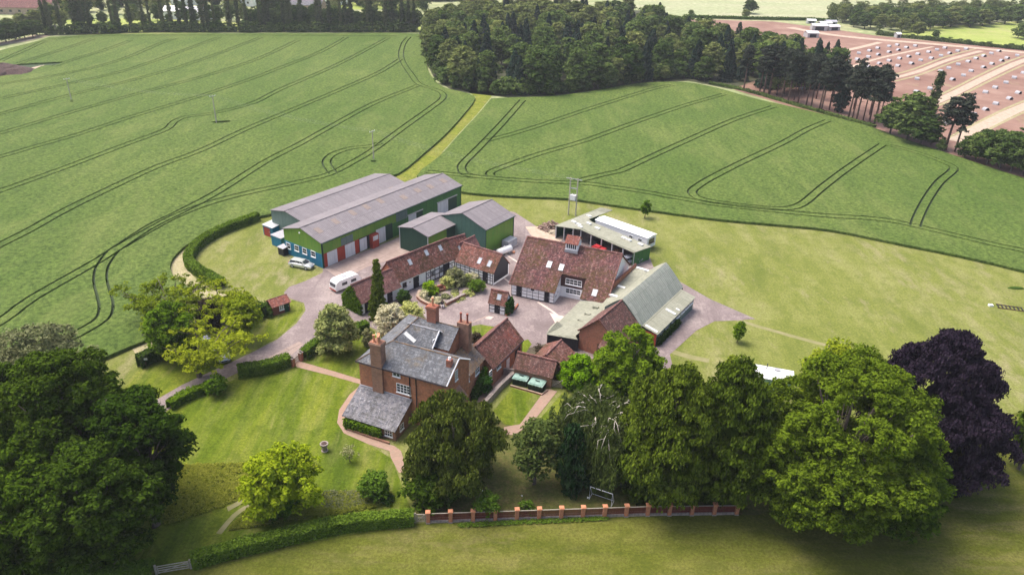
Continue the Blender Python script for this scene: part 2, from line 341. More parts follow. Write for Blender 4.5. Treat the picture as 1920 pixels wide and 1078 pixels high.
M['plastic_white'] = noisy('white_grp', (.78,.78,.78), (.82,.82,.82), 1, .35, spec=.5)
M['tank_lid'] = noisy('green_grp_lid', (.20,.33,.28), (.34,.47,.42), 1.6, .35, spec=.5)
M['tank_side'] = noisy('dark_green_tank', (.01,.025,.02), (.02,.04,.03), 3, .5)
M['soil'] = noisy('dark_soil', (.05,.03,.03), (.11,.07,.06), 2, .95, 1)
# foliage
M['leaf_oak'] = leafmat('oak_leaves', (.012,.027,.003), (.055,.098,.009), .2)
M['leaf_lime'] = leafmat('lime_leaves', (.022,.048,.003), (.092,.15,.011), .22)
M['leaf_cedar'] = leafmat('cypress_leaves', (.028,.05,.004), (.13,.18,.018), .15)
M['leaf_yew'] = leafmat('yew_leaves', (.022,.04,.006), (.085,.115,.018), .12)
M['leaf_dark'] = leafmat('dark_conifer_leaves', (.010,.028,.010), (.03,.065,.02), .1)
M['leaf_bright'] = leafmat('bright_leaves', (.14,.22,.004), (.32,.40,.02), .3)
M['leaf_ash'] = leafmat('ash_leaves', (.11,.16,.006), (.27,.33,.02), .3)
M['leaf_maple'] = leafmat('maple_leaves', (.04,.085,.004), (.13,.22,.012), .25)
M['leaf_laurel'] = leafmat('laurel_leaves', (.07,.15,.003), (.19,.34,.010), .25)
M['leaf_beech'] = leafmat('copper_beech_leaves', (.010,.008,.013), (.036,.025,.042), .12)
M['leaf_brownish'] = leafmat('brown_shrub_leaves', (.03,.025,.015), (.07,.055,.035), .15)
M['leaf_blue'] = leafmat('blue_spruce_needles', (.10,.15,.15), (.24,.32,.33), .15)
M['leaf_cream'] = leafmat('cream_blossom', (.28,.27,.13), (.68,.63,.42), .25)
M['leaf_varieg'] = leafmat('variegated_leaves', (.10,.15,.015), (.46,.48,.17), .25)
M['leaf_olive'] = leafmat('olive_shrub_leaves', (.08,.10,.03), (.24,.25,.12), .2)
M['leaf_hedge'] = leafmat('hedge_leaves', (.035,.07,.008), (.11,.19,.02), .2)
M['leaf_hedged'] = leafmat('dark_hedge_leaves', (.02,.045,.008), (.06,.11,.018), .15)
M['leaf_ivy'] = leafmat('ivy_leaves', (.02,.05,.008), (.05,.12,.018), .15)
M['leaf_weep'] = leafmat('weeping_leaves', (.03,.055,.012), (.085,.12,.03), .2)
M['leaf_wood1'] = leafmat('woodland_leaves', (.028,.055,.014), (.115,.17,.045), .2)
M['leaf_wood2'] = leafmat('woodland_light_leaves', (.06,.09,.02), (.19,.225,.07), .2)
M['leaf_wood3'] = leafmat('woodland_dark_leaves', (.018,.042,.012), (.08,.125,.03), .2)
M['leaf_fir'] = leafmat('fir_needles', (.010,.026,.018), (.042,.075,.05), .1)
M['leaf_pine'] = leafmat('pine_needles', (.018,.03,.022), (.05,.06,.042), .1)
M['leaf_poplar'] = leafmat('poplar_leaves', (.035,.055,.022), (.12,.145,.06), .2)
M['leaf_dead'] = leafmat('bare_twigs', (.14,.10,.09), (.24,.18,.16), .1)
M['grassblade'] = leafmat('long_grass', (.14,.18,.015), (.30,.32,.05), .4)
# ---------------------------------------------------------------- ground, fields, roads
def sheetpoly(name, px, z, mat, kind='structure', world=False, label=None):
    pts = [Vector((p[0], p[1], 0)) for p in px] if world else [G(*p, z) for p in px]
    b = MB(); P = [(p.x, p.y, z) for p in pts]
    a = sum(P[i][0]*P[(i+1)%len(P)][1]-P[(i+1)%len(P)][0]*P[i][1] for i in range(len(P)))
    if a < 0: P = P[::-1]
    b.poly(P); o = b.build(name, mat)
    import bmesh
    bm = bmesh.new(); bm.from_mesh(o.data); bmesh.ops.triangulate(bm, faces=bm.faces[:]); bm.to_mesh(o.data); bm.free()
    return tag(o, label, None, None, kind)
def smooth(pts, k=3):
    """Catmull-Rom through 2D points"""
    o = []
    for i in range(len(pts)-1):
        p0, p1, p2, p3 = pts[max(i-1, 0)], pts[i], pts[i+1], pts[min(i+2, len(pts)-1)]
        for j in range(k):
            t = j/k
            o.append(tuple(.5*((2*p1[a])+(-p0[a]+p2[a])*t+(2*p0[a]-5*p1[a]+4*p2[a]-p3[a])*t*t+(-p0[a]+3*p1[a]-3*p2[a]+p3[a])*t**3) for a in (0, 1)))
    o.append(tuple(pts[-1][:2])); return o
sheetpoly('ground', [(-5200, -1500), (5200, -1500), (5200, 7000), (-5200, 7000)], 0, M['far'], world=True)
sheetpoly('paddock', [(-260, -80), (230, -80), (230, 215), (-90, 185), (-260, 120)], .02, M['paddock'], world=True)
sheetpoly('mown_field', [(-300, 1115), (280, 1075), (370, 1060), (500, 1030), (640, 1003), (780, 981), (1000, 973), (1230, 965), (1420, 962), (1500, 930), (1700, 860), (1800, 800), (2200, 700), (2600, 1500), (-300, 1500)], .03, M['foreground'])
sheetpoly('meadow', [(150, 73), (400, 62), (800, 62), (800, 47), (560, 46), (240, 35), (120, 38)], .02, M['farbright'])
sheetpoly('bright_field', [(1640, 66), (1740, 52), (1830, 46), (1920, 40), (2400, 15), (2500, 120), (2050, 108), (1920, 94), (1800, 82)], .03, M['farbright'])
sheetpoly('pale_field', [(1180, 12), (1180, -20), (2100, -25), (2100, 12), (1900, 28), (1560, 40), (1440, 38), (1290, 33)], .01, grassmat('sunlit_pale_crop', ((.27,.31,.16), (.32,.35,.20), (.38,.38,.24), (.38,.35,.24)), .008, (.3, 1, 1), .2, .3, .1))  # pale tones carry the brighter far sunlight in the colour
sheetpoly('brown_field', [(1290, 36), (1450, 41), (1560, 55), (1640, 67), (1800, 83), (1920, 95), (2100, 112), (2500, 150), (2500, 560), (2100, 385), (1920, 334), (1700, 262), (1500, 206), (1380, 170), (1300, 120), (1270, 60)], .04, M['dirt'])
def strip(name, pts, w, z, mat, world=False, sm=3, kind='structure', label=None):
    P = [G(*p, z) for p in pts] if not world else [Vector((p[0], p[1], z)) for p in pts]
    P = [(p.x, p.y) for p in P]; P = smooth(P, sm)
    b = MB(); L = []; Rr = []
    for i, p in enumerate(P):
        a = P[max(i-1, 0)]; c = P[min(i+1, len(P)-1)]; dx, dy = c[0]-a[0], c[1]-a[1]; n = math.hypot(dx, dy) or 1
        nx, ny = -dy/n, dx/n; ww = w/2
        L.append((p[0]+nx*ww, p[1]+ny*ww, z)); Rr.append((p[0]-nx*ww, p[1]-ny*ww, z))
    for i in range(len(P)-1): b.poly([Rr[i], Rr[i+1], L[i+1], L[i]])
    return tag(b.build(name, mat), label, None, None, kind)
for i, (pts, w) in enumerate([([(1480, 52), (1560, 66), (1650, 75), (1760, 84), (1920, 99), (2300, 135)], 6),
    ([(1590, 128), (1640, 112), (1700, 98), (1750, 88)], 1.8), ([(1670, 148), (1720, 135), (1780, 112), (1840, 96)], 2.4),
    ([(1720, 205), (1780, 180), (1860, 140), (1925, 112), (1990, 100)], 3.4), ([(1790, 265), (1860, 228), (1925, 198), (2050, 150)], 4.2),
    ([(1560, 98), (1600, 92), (1650, 80)], 3)]):
    strip('track', pts, w, .06, M['sand'])
    if i in (2, 3, 4):
        for s in (-1, 1):
            strip('verge', [(x+s*(5+i*1.5), y+s*(3.2+i*.7)) for x, y in pts], 1.1, .055, M['strip'])
# farmyard
sheetpoly('yard', [(292, 750), (340, 722), (400, 694), (470, 662), (520, 636), (556, 606), (573, 582), (570, 568), (545, 560), (532, 549), (542, 538), (572, 527), (605, 511), (606, 502),
    (760, 440), (862, 388), (905, 386), (965, 398), (1005, 424), (1042, 436), (1100, 425), (1215, 475), (1225, 500), (1282, 532), (1330, 560), (1417, 598), (1372, 601), (1340, 602), (1305, 620), (1270, 652), (1256, 664), (1262, 690), (1235, 690),
    (1180, 690), (1100, 670), (1070, 680), (1030, 690), (975, 700), (880, 700), (790, 650), (720, 625), (680, 606), (620, 632), (578, 655), (562, 680), (545, 676), (480, 690), (460, 692), (405, 718), (345, 748), (300, 778), (240, 800), (240, 772)], .05, M['yard'])
sheetpoly('concrete_apron', [(606, 502), (760, 441), (862, 389), (885, 420), (760, 480), (690, 500), (640, 525)], .06, M['concrete'])
sheetpoly('gravel_patch', [(985, 425), (1005, 424), (1042, 436), (1060, 446), (1040, 460), (1000, 448)], .07, M['sand'])
sheetpoly('concrete_patch', [(500, 672), (560, 640), (570, 645), (548, 664), (500, 682)], .06, M['concrete'])
for pts, w in (([(1008, 566), (1035, 583), (1052, 597)], .45), ([(948, 477), (962, 486), (985, 500)], .4), ([(1038, 590), (1060, 597), (1078, 602)], .5), ([(946, 522), (962, 535)], .35)):
    strip('kerb_line', pts, w, .07, M['pale'])
sheetpoly('paving_patch', [(1030, 586), (1062, 594), (1052, 612), (1044, 612), (1038, 600)], .08, M['pale'])
strip('kerb_line', [(870, 610), (895, 600), (915, 592)], .35, .07, M['concrete'])
sheetpoly('paving_patch', [(915, 592), (926, 594), (920, 599), (909, 597)], .07, M['pale'])
# garden lawns
sheetpoly('garden', [(345, 756), (405, 726), (462, 702), (520, 694), (560, 686), (620, 700), (676, 716), (660, 745), (640, 790), (660, 815), (700, 838), (735, 860), (780, 980), (500, 1030), (360, 1058), (200, 1080), (60, 1120), (-120, 1050), (60, 880), (250, 800)], .045, M['lawn'])
sheetpoly('front_lawn', [(572, 680), (600, 650), (640, 625), (695, 615), (720, 640), (690, 668), (680, 712), (630, 697)], .065, M['lawn'])
sheetpoly('side_lawn', [(882, 612), (900, 608), (930, 613), (945, 624), (935, 650), (910, 655), (890, 640)], .065, M['lawn'])
sheetpoly('side_lawn', [(978, 640), (990, 636), (997, 645), (985, 662), (975, 668)], .065, M['lawn'])
sheetpoly('back_lawn', [(925, 770), (960, 728), (1012, 742), (975, 800), (945, 795)], .065, M['lawn'])
sheetpoly('back_lawn', [(1055, 735), (1100, 712), (1180, 722), (1215, 730), (1180, 770), (1090, 770), (1030, 800), (1000, 800)], .065, M['lawn'])
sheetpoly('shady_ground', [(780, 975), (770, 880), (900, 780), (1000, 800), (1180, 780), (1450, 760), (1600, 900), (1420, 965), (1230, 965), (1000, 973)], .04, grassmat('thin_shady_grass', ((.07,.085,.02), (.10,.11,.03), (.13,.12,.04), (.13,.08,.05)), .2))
sheetpoly('verge_lawn', [(255, 790), (290, 748), (390, 700), (470, 660), (520, 634), (552, 604), (568, 582), (566, 570), (548, 562), (520, 590), (420, 620), (330, 660), (262, 690), (200, 760)], .045, M['lawn'])
sheetpoly('path', [(552, 676), (572, 680), (630, 697), (679, 712), (676, 720), (620, 704), (556, 688)], .075, M['paving'])
sheetpoly('path', [(678, 720), (655, 740), (636, 768), (632, 792), (645, 812), (690, 832), (730, 845), (733, 858), (748, 886), (762, 884), (756, 858), (752, 845), (740, 836), (700, 822), (660, 806), (650, 780), (664, 748), (690, 728)], .07, M['paving'])
sheetpoly('path', [(1024, 728), (1045, 733), (1000, 790), (965, 815), (945, 815), (945, 800), (975, 795)], .075, M['paving'])
sheetpoly('path', [(880, 760), (905, 752), (975, 693), (995, 690), (960, 665), (925, 700), (880, 745)], .06, M['paving'])
sheetpoly('rough_meadow', [(345, 869), (480, 866), (600, 872), (560, 890), (480, 925), (420, 955), (350, 978), (300, 990), (300, 900)], .07, M['rough'])
sheetpoly('rough_bed', [(424, 996), (470, 948), (520, 930), (600, 925), (680, 920), (740, 925), (738, 940), (700, 955), (640, 966), (560, 975), (480, 990)], .07, M['rough'])
sheetpoly('bare_track', [(425, 950), (470, 926), (520, 905), (523, 908), (474, 932), (428, 958)], .078, M['worn'])
strip('pale_track', [(410, 1000), (440, 965), (470, 945)], .6, .075, M['worn'])
strip('pale_track', [(342, 462), (328, 485), (325, 505), (336, 523), (365, 545), (420, 570)], 4.6, .04, M['strip'])
sheetpoly('pale_verge', [(247, 652), (285, 636), (295, 652), (330, 640), (330, 660), (262, 676)], .05, M['strip'])
strip('faint_track', [(1290, 540), (1360, 590), (1450, 620), (1560, 650), (1620, 665)], .9, .03, M['worn'])
strip('faint_track', [(1250, 655), (1290, 668), (1330, 676)], 1.2, .03, M['worn'])
# yellow grass track between the crops
TRL = [(892, 182), (868, 216), (835, 252), (800, 283), (745, 328)]
TRR = [(921, 182), (893, 216), (859, 252), (825, 290), (780, 330)]
sheetpoly('grass_track', [(872, 168), (900, 172), (980, 174), (1100, 172), (1100, 150), (860, 150)] + [(921, 180)] + TRR + [(782, 345), (740, 345)] + TRL[::-1], .05, M['verge'])
sheetpoly('wood_floor', [(785, 66), (800, 120), (815, 148), (850, 172), (960, 184), (1060, 181), (1200, 158), (1290, 152), (1372, 168), (1420, 150), (1470, 135), (1400, 100), (1290, 60), (1230, 20), (800, 20)], .05, noisy('woodland_floor', (.03,.04,.015), (.08,.08,.04), .5))
# cereal fields: raised crop with sunken wheel tracks
def wline(pts, z=.6, k=3): return smooth([(q.x, q.y) for q in (G(*p, z) for p in pts)], k)
def offs(P, d):
    o = []
    for i, p in enumerate(P):
        a = P[max(i-1, 0)]; c = P[min(i+1, len(P)-1)]; dx, dy = c[0]-a[0], c[1]-a[1]; n = math.hypot(dx, dy) or 1
        o.append((p[0]-dy/n*d, p[1]+dx/n*d))
    return o
def inside(p, poly):
    c = False; n = len(poly)
    for i in range(n):
        x1, y1 = poly[i]; x2, y2 = poly[(i+1)%n]
        if (y1 > p[1]) != (y2 > p[1]) and p[0] < (x2-x1)*(p[1]-y1)/(y2-y1)+x1: c = not c
    return c
def cropfield(name, outline, lines, patches, zt=.6, zb=.09, tw=.46, gauge=1.0, label=None):
    out = wline(outline+[outline[0]], zt, 3)[:-1]
    V = [Vector(p) for p in out]; faces = [list(range(len(out)))]; strips = []
    for ln in lines:
        P = wline(ln, zt, 3)
        for s in (-1, 1):
            c = offs(P, s*gauge)
            for k in range(0, len(c)-1, 6):       # short pieces keep the faces simple
                seg = c[k:k+7]; a = offs(seg, tw/2); b_ = offs(seg, -tw/2); poly = b_+a[::-1]
                i0 = len(V); V += [Vector(q) for q in poly]; faces.append(list(range(i0, i0+len(poly)))); strips.append(poly)
    for pc in patches:
        P = [(q.x, q.y) for q in (G(*p, zt) for p in pc)]
        i0 = len(V); V += [Vector(q) for q in P]; faces.append(list(range(i0, i0+len(P)))); strips.append(P)
    vs, es, fs, ov, oe, of = delaunay_2d_cdt(V, [], faces, 0, 1e-3)
    b = MB(); nv = len(vs); b.v = [(v.x, v.y, zt) for v in vs]+[(v.x, v.y, zb) for v in vs]
    bbs = [(min(p[0] for p in q), max(p[0] for p in q), min(p[1] for p in q), max(p[1] for p in q), q) for q in strips]
    low = []; edge = {}
    for f in fs:
        c = (sum(vs[j].x for j in f)/len(f), sum(vs[j].y for j in f)/len(f))
        low.append(any(x0 <= c[0] <= x1 and y0 <= c[1] <= y1 and inside(c, q) for x0, x1, y0, y1, q in bbs) if inside(c, out) else None)
    for i, f in enumerate(fs):
        if low[i] is None: continue
        f = list(f)
        a = sum(vs[f[k]].x*vs[f[(k+1)%len(f)]].y-vs[f[(k+1)%len(f)]].x*vs[f[k]].y for k in range(len(f)))
        if a < 0: f = f[::-1]
        if low[i]: b.f.append(tuple(j+nv for j in f)); b.m.append(1)
        else:
            b.f.append(tuple(f)); b.m.append(0)
            for k in range(len(f)): edge[(f[k], f[(k+1)%len(f)])] = 1
    for (p, q) in list(edge):
        if (q, p) not in edge:
            b.f.append((q, p, p+nv, q+nv)[::-1]); b.m.append(0)
    o = b.build(name, [M['crop'], M['crop_soil']]); return tag(o, label, None, None, 'structure')
LF = [(92, 70), (200, 65), (400, 63), (600, 63), (785, 64), (797, 90), (800, 120), (808, 142), (830, 163), (872, 174), (891, 184), (868, 216), (835, 252), (800, 283), (747, 325),
      (700, 333), (620, 356), (560, 378), (513, 399), (487, 405), (440, 414), (400, 430), (362, 452), (344, 463), (324, 484), (319, 503), (331, 524), (362, 547), (345, 585), (286, 630), (236, 652), (150, 690), (0, 760), (-250, 860), (-700, 700), (-620, 300), (-200, 150), (0, 95), (60, 80)]
LL = [[(-120, 668), (0, 603), (62, 558), (188, 486), (276, 428), (332, 400), (408, 360), (496, 304), (560, 271), (630, 232), (701, 194), (785, 160)],
      [(225, 463), (285, 428), (350, 396), (437, 368), (560, 341), (616, 327), (658, 306), (700, 281), (757, 239), (813, 199), (831, 183), (824, 171), (786, 158), (771, 140), (756, 118), (752, 100), (758, 80), (767, 70)],
      [(625, 325), (615, 312), (613, 300), (627, 288), (658, 278), (695, 274), (712, 268)],
      [(212, 470), (192, 498), (188, 525), (195, 553), (199, 575), (190, 598), (150, 623), (115, 640)],
      [(-100, 512), (0, 459), (50, 434), (111, 400), (175, 368), (291, 314), (379, 281), (466, 240), (560, 201), (650, 163), (713, 135), (751, 111)],
      [(-100, 395), (0, 358), (117, 316), (233, 272), (309, 244), (326, 229), (350, 219), (402, 212), (475, 193), (525, 168), (625, 125), (688, 93), (728, 71)],
      [(-100, 322), (0, 294), (75, 272), (146, 252), (250, 218), (376, 180), (480, 145), (513, 132), (600, 98), (650, 70)],
      [(-100, 275), (0, 250), (125, 213), (250, 178), (376, 145), (480, 112), (560, 75)],
      [(-60, 230), (0, 214), (125, 180), (250, 150), (376, 113), (490, 70)],
      [(0, 185), (125, 158), (250, 128), (376, 83), (411, 70)],
      [(0, 158), (125, 138), (225, 113), (300, 82), (328, 72)],
      [(100, 125), (150, 108), (200, 93), (245, 76)], [(33, 120), (133, 88), (175, 73)], [(0, 115), (50, 93), (100, 74), (200, 68), (400, 66), (600, 67), (745, 68)]]
PATCH = [[(394, 229), (412, 227), (432, 226), (430, 229), (405, 231)], [(129, 190), (138, 189), (137, 191), (131, 191)], [(694, 301), (706, 301), (704, 304), (697, 304)],
         [(-30, 128), (40, 120), (118, 116), (110, 121), (78, 124), (55, 134), (40, 140), (-30, 142)]]
cropfield('crop_field', LF, LL, PATCH)
RF = [(921, 185), (893, 218), (859, 254), (825, 292), (782, 329), (830, 350), (865, 359), (920, 365), (1000, 369), (1065, 372), (1150, 384), (1250, 398), (1350, 411), (1450, 420), (1560, 431), (1700, 459), (1800, 479), (1920, 507), (2200, 580), (2500, 690), (2500, 560), (2100, 378), (1920, 334), (1800, 295), (1700, 262), (1620, 234), (1500, 204), (1420, 186), (1340, 164), (1280, 154), (1200, 156), (1120, 169), (1040, 180), (960, 183)]
RL = [[(800, 322), (841, 326), (926, 334), (1010, 340), (1099, 344), (1142, 350), (1205, 359), (1252, 368), (1300, 376), (1350, 384), (1480, 398), (1560, 405), (1650, 411), (1720, 424), (1850, 455), (1920, 470), (2100, 512)],
      [(980, 188), (940, 233), (897, 278), (869, 306), (866, 317), (872, 326), (897, 332)], [(911, 264), (954, 253), (1010, 236), (1099, 206), (1181, 180), (1231, 165), (1262, 160)],
      [(921, 330), (921, 322), (954, 309), (1010, 289), (1099, 263), (1181, 233), (1256, 207), (1300, 193), (1358, 177)],
      [(1080, 340), (1142, 325), (1167, 319), (1225, 292), (1278, 268), (1375, 225), (1451, 200)],
      [(1553, 226), (1513, 243), (1468, 268), (1400, 300), (1340, 330), (1308, 349), (1298, 361), (1318, 374), (1390, 385), (1465, 391), (1503, 383), (1540, 353), (1590, 315), (1655, 271)],
      [(1716, 424), (1723, 404), (1741, 370), (1763, 340), (1788, 318), (1776, 307), (1716, 285), (1665, 272)]]
cropfield('crop_field', RF, RL, [])
# spoil heap at the left edge
b = MB(); g0 = G(-5, 138); rg = random.Random(3)
for (px, py, r, h) in ((-20, 139, 10, 3.4), (5, 137, 8, 3.0), (22, 137, 8, 2.2), (38, 137, 5, 1.2)):
    g = G(px, py); n = 14
    b.lathe((g.x-g0.x, g.y-g0.y, .08), [(r*1.0, 0), (r*.8, h*.35), (r*.5, h*.8), (r*.2, h*1.0), (.1, h*1.02)], n)
b.v = [(x+rg.uniform(-.5, .5), y+rg.uniform(-.5, .5), z+rg.uniform(-.1, .25)) for x, y, z in b.v]
tag(b.build('soil_heap', M['soil'], loc=g0), 'dark heap of soil or manure at the left edge of the crop', 'soil heap')
sheetpoly('sand_patch', [(42, 133), (60, 127), (84, 122), (78, 126), (58, 133)], .1, M['sand'])

# ---------------------------------------------------------------- frames and wall patches
class Fr:
    def __init__(s, x, y, a): s.x, s.y, s.a = x, y, a; s.c, s.s = math.cos(a), math.sin(a)
    def loc(s, P): dx, dy = P[0]-s.x, P[1]-s.y; return Vector((dx*s.c+dy*s.s, -dx*s.s+dy*s.c, P[2] if len(P) > 2 else 0))
    def w(s, x, y, z=0): return Vector((s.x+x*s.c-y*s.s, s.y+x*s.s+y*s.c, z))
    def dir(s, d): return Vector((d.x*s.c+d.y*s.s, -d.x*s.s+d.y*s.c, d.z))
def fit(A, B, z):
    a, b = G(*A, z), G(*B, z); return Fr(a.x, a.y, math.atan2(b.y-a.y, b.x-a.x)), (b-a).length
class Patch:
    def __init__(s, fr, O, U, V): s.fr, s.O, s.U, s.V = fr, Vector(O), Vector(U).normalized(), Vector(V).normalized(); s.N = s.U.cross(s.V)
    def at(s, px, py):
        o = s.fr.loc(CAMP); d = s.fr.dir(ray(px, py)); t = (s.O-o).dot(s.N)/d.dot(s.N); p = o+d*t-s.O; return p.dot(s.U), p.dot(s.V)
    def p(s, u, v, d=0): return s.O+s.U*u+s.V*v+s.N*d
    def box(s, mb, u0, u1, v0, v1, d0, d1, mi=0):
        mb.hexa([s.p(u0,v0,d0), s.p(u1,v0,d0), s.p(u1,v1,d0), s.p(u0,v1,d0), s.p(u0,v0,d1), s.p(u1,v0,d1), s.p(u1,v1,d1), s.p(u0,v1,d1)], mi)
def wallpatches(fr, L, W):
    return dict(F=Patch(fr,(0,0,0),(1,0,0),(0,0,1)), B=Patch(fr,(L,W,0),(-1,0,0),(0,0,1)), Lf=Patch(fr,(0,W,0),(0,-1,0),(0,0,1)), R=Patch(fr,(L,0,0),(0,1,0),(0,0,1)))
def window(root, P, at, w, h, cols=3, rows=2, mat='white', px=True, name='window', sill=True, glass='glass', bar=.06, off=0.0):
    u, v = P.at(*at) if px else at
    u -= w/2; v -= h/2
    b = MB(); d0, d1 = -.02, .06+off; f = .08
    P.box(b, u, u+w, v, v+f, d0, d1); P.box(b, u, u+w, v+h-f, v+h, d0, d1); P.box(b, u, u+f, v+f, v+h-f, d0, d1); P.box(b, u+w-f, u+w, v+f, v+h-f, d0, d1)
    for i in range(1, cols): x = u+f+(w-2*f)*i/cols; P.box(b, x-bar/2, x+bar/2, v+f, v+h-f, d0, d1-.012)
    for i in range(1, rows): z = v+f+(h-2*f)*i/rows; P.box(b, u+f, u+w-f, z-bar/2, z+bar/2, d0, d1-.016)
    if sill: P.box(b, u-.06, u+w+.06, v-.09, v-.002, d0, .14+off)
    fr_ = b.build(name, M[mat], root)
    g = MB(); P.box(g, u+f*.5, u+w-f*.5, v+f*.5, v+h-f*.5, -.015, .025+off); g.build('pane', M[glass], fr_); return fr_
def door(root, P, at, w, h, mat='black', px=True, name='door', frame=None, handle=True, base=0.05):
    u = P.at(*at)[0] if px else at[0]
    b = MB(); P.box(b, u-w/2, u+w/2, base, base+h, -.02, .05); d = b.build(name, M[mat], root)
    if frame:
        f = MB(); P.box(f, u-w/2-.1, u-w/2, base, base+h+.1, -.02, .07); P.box(f, u+w/2, u+w/2+.1, base, base+h+.1, -.02, .07); P.box(f, u-w/2, u+w/2, base+h, base+h+.1, -.02, .068)
        f.build('door_frame', M[frame], d)
    if handle: g = MB(); P.box(g, u+w*.32, u+w*.4, base+.95, base+1.08, .05, .1); g.build('handle', M['steel'], d)
    return d
def timber(root, P, u0, u1, v0, v1, posts, rails, wd=.13, name='timber_frame', skip=()):
    b = MB(); d0, d1 = -.02, .035
    us = posts if hasattr(posts, '__len__') else [u0+(u1-u0)*i/posts for i in range(posts+1)]
    for u in us: P.box(b, u-wd/2, u+wd/2, v0, v1, d0, d1)
    for z in rails:
        for i in range(len(us)-1):
            if i in skip: continue
            P.box(b, us[i]+wd/2, us[i+1]-wd/2, z-wd/2, z+wd/2, d0, d1-.004)
    return b.build(name, M['black'], root)
def gable(name, fr, L, W, he, hr, wall, roof, label, cat='barn', group=None, oh=.25, og=.2, th=.12, rw=None, cap='tile_pink', walls=True, heb=None, z0=0.0, capw=.16):
    """gabled building: front eave along y=0, ridge at y=rw"""
    rw = W/2 if rw is None else rw; heb = he if heb is None else heb
    root = empty(name, (fr.x, fr.y, 0), fr.a, label, cat, group)
    P = wallpatches(fr, L, W)
    if walls:
        b = MB()
        b.poly([(0,0,z0), (L,0,z0), (L,0,he), (0,0,he)]); b.poly([(L,W,z0), (0,W,z0), (0,W,heb), (L,W,heb)])
        b.poly([(0,W,z0), (0,0,z0), (0,0,he), (0,rw,hr-.02), (0,W,heb)]); b.poly([(L,0,z0), (L,W,z0), (L,W,heb), (L,rw,hr-.02), (L,0,he)])
        b.poly([(0,0,z0), (0,W,z0), (L,W,z0), (L,0,z0)])
        b.build('wall', wall, root)
    k1 = (hr-he)/rw; k2 = (hr-heb)/(W-rw)
    r = MB(); r.slab([(-og,-oh,he-k1*oh+th), (L+og,-oh,he-k1*oh+th), (L+og,rw,hr+th), (-og,rw,hr+th)], th)
    r.slab([(L+og,W+oh,heb-k2*oh+th), (-og,W+oh,heb-k2*oh+th), (-og,rw,hr+th), (L+og,rw,hr+th)], th)
    ro = r.build('roof', roof, root)
    if cap:
        c = MB(); c.tube([(-og, rw, hr+th), (L+og, rw, hr+th)], capw, 6); c.build('ridge_cap', M[cap], ro)
    P['SF'] = Patch(fr, (0,0,he+th), (1,0,0), (0,rw,hr-he)); P['SB'] = Patch(fr, (L,W,heb+th), (-1,0,0), (0,-(W-rw),hr-heb))
    P['roof'] = ro; P['root'] = root; P['L'], P['W'], P['he'], P['hr'], P['rw'], P['fr'] = L, W, he, hr, rw, fr
    return P
def rooflight(P, S, at, w, h, mat='rooflight', name='rooflight', d=.09):
    u, v = P[S].at(*at); b = MB(); f = .09
    s = P[S]; s.box(b, u-w/2, u+w/2, v-h/2, v-h/2+f, -.05, d); s.box(b, u-w/2, u+w/2, v+h/2-f, v+h/2, -.05, d); s.box(b, u-w/2, u-w/2+f, v-h/2+f, v+h/2-f, -.05, d); s.box(b, u+w/2-f, u+w/2, v-h/2+f, v+h/2-f, -.05, d)
    o = b.build(name, M['lead'], P['roof']); g = MB(); s.box(g, u-w/2+f*.5, u+w/2-f*.5, v-h/2+f*.5, v+h/2-f*.5, -.04, d-.03); 
    g.build('pane', M[mat], P['root'] if False else o); return o
def panel(P, S, at, w, h, mat, name='roof_sheet', d=.03):
    u, v = P[S].at(*at); b = MB(); P[S].box(b, u-w/2, u+w/2, v-h/2, v+h/2, -.02, d); return b.build(name, M[mat], P['roof'])
def chimney(root, x0, y0, x1, y1, z0, z1, pots, mat='brick', potmat='terracotta', poth=.9, corbel=True):
    b = MB(); b.box(x0, y0, z0, x1, y1, z1-.55 if corbel else z1)
    if corbel:
        b.box(x0-.06, y0-.06, z1-.55, x1+.06, y1+.06, z1-.35); b.box(x0-.12, y0-.12, z1-.35, x1+.12, y1+.12, z1-.12); b.box(x0-.05, y0-.05, z1-.12, x1+.05, y1+.05, z1)
    c = b.build('chimney', M[mat], root)
    for (x, y) in pots:
        p = MB(); p.lathe((x, y, z1-.02), [(.2, 0), (.2, .1), (.15, .15), (.13, poth*.8), (.17, poth*.82), (.17, poth), (.10, poth)], 8); p.build('chimney_pot', M[potmat], c)
    return c
# ---------------------------------------------------------------- farm buildings
# 1. long green shed, front aisle
fr, L = fit((601.7, 455.7), (864, 348), 5.0); W = 10.2
m = fr.w(0, W/2); hr = zat(m.x, m.y, 428)
FA, LA = fr, L
A = gable('workshop_barn', fr, L, W, 5.0, hr, M['clad_lime'], M['cement'], 'long green and blue shed with red brick bays, nearest the silver car', 'barn', oh=.25, cap='cement', capw=.12)
r = A['root']; F = A['F']; LW = A['Lf']
b = MB(); LW.box(b, -.01, W+.02, 0, 2.75, 0, .06); b.build('blue_cladding', M['blue'], r)
uu = F.at(700, 455)[0]
def ua(px, py): return F.at(px, py)[0]
ubr = ua(761, 447); ulime = ua(741, 440)
b = MB(); F.box(b, .0, ua(713, 470), .02, 2.75, 0, .05); b.build('brick_wall', M['redpaint'], r)
b = MB(); F.box(b, 0, .18, 0, 5, .055, .09); b.box(-.09, -.09, 0, 0, 0, 5); b.build('corner_trim', M['clad_dark'], r)
b = MB(); F.box(b, ua(733, 455), L, .02, 2.95, 0, .045); F.box(b, ua(747, 440), L, 2.95, 4.85, 0, .05); b.build('green_cladding', M['clad_green'], r)
b = MB(); F.box(b, ua(744, 445), ua(765, 440), 2.9, 4.8, .05, .07); b.build('cladding_patch', M['clad_gray'], r)
b = MB(); F.box(b, ua(638.5, 445), ua(661, 440), 2.8, 4.3, 0, .06); b.build('cladding_patch', M['clad_gray'], r)
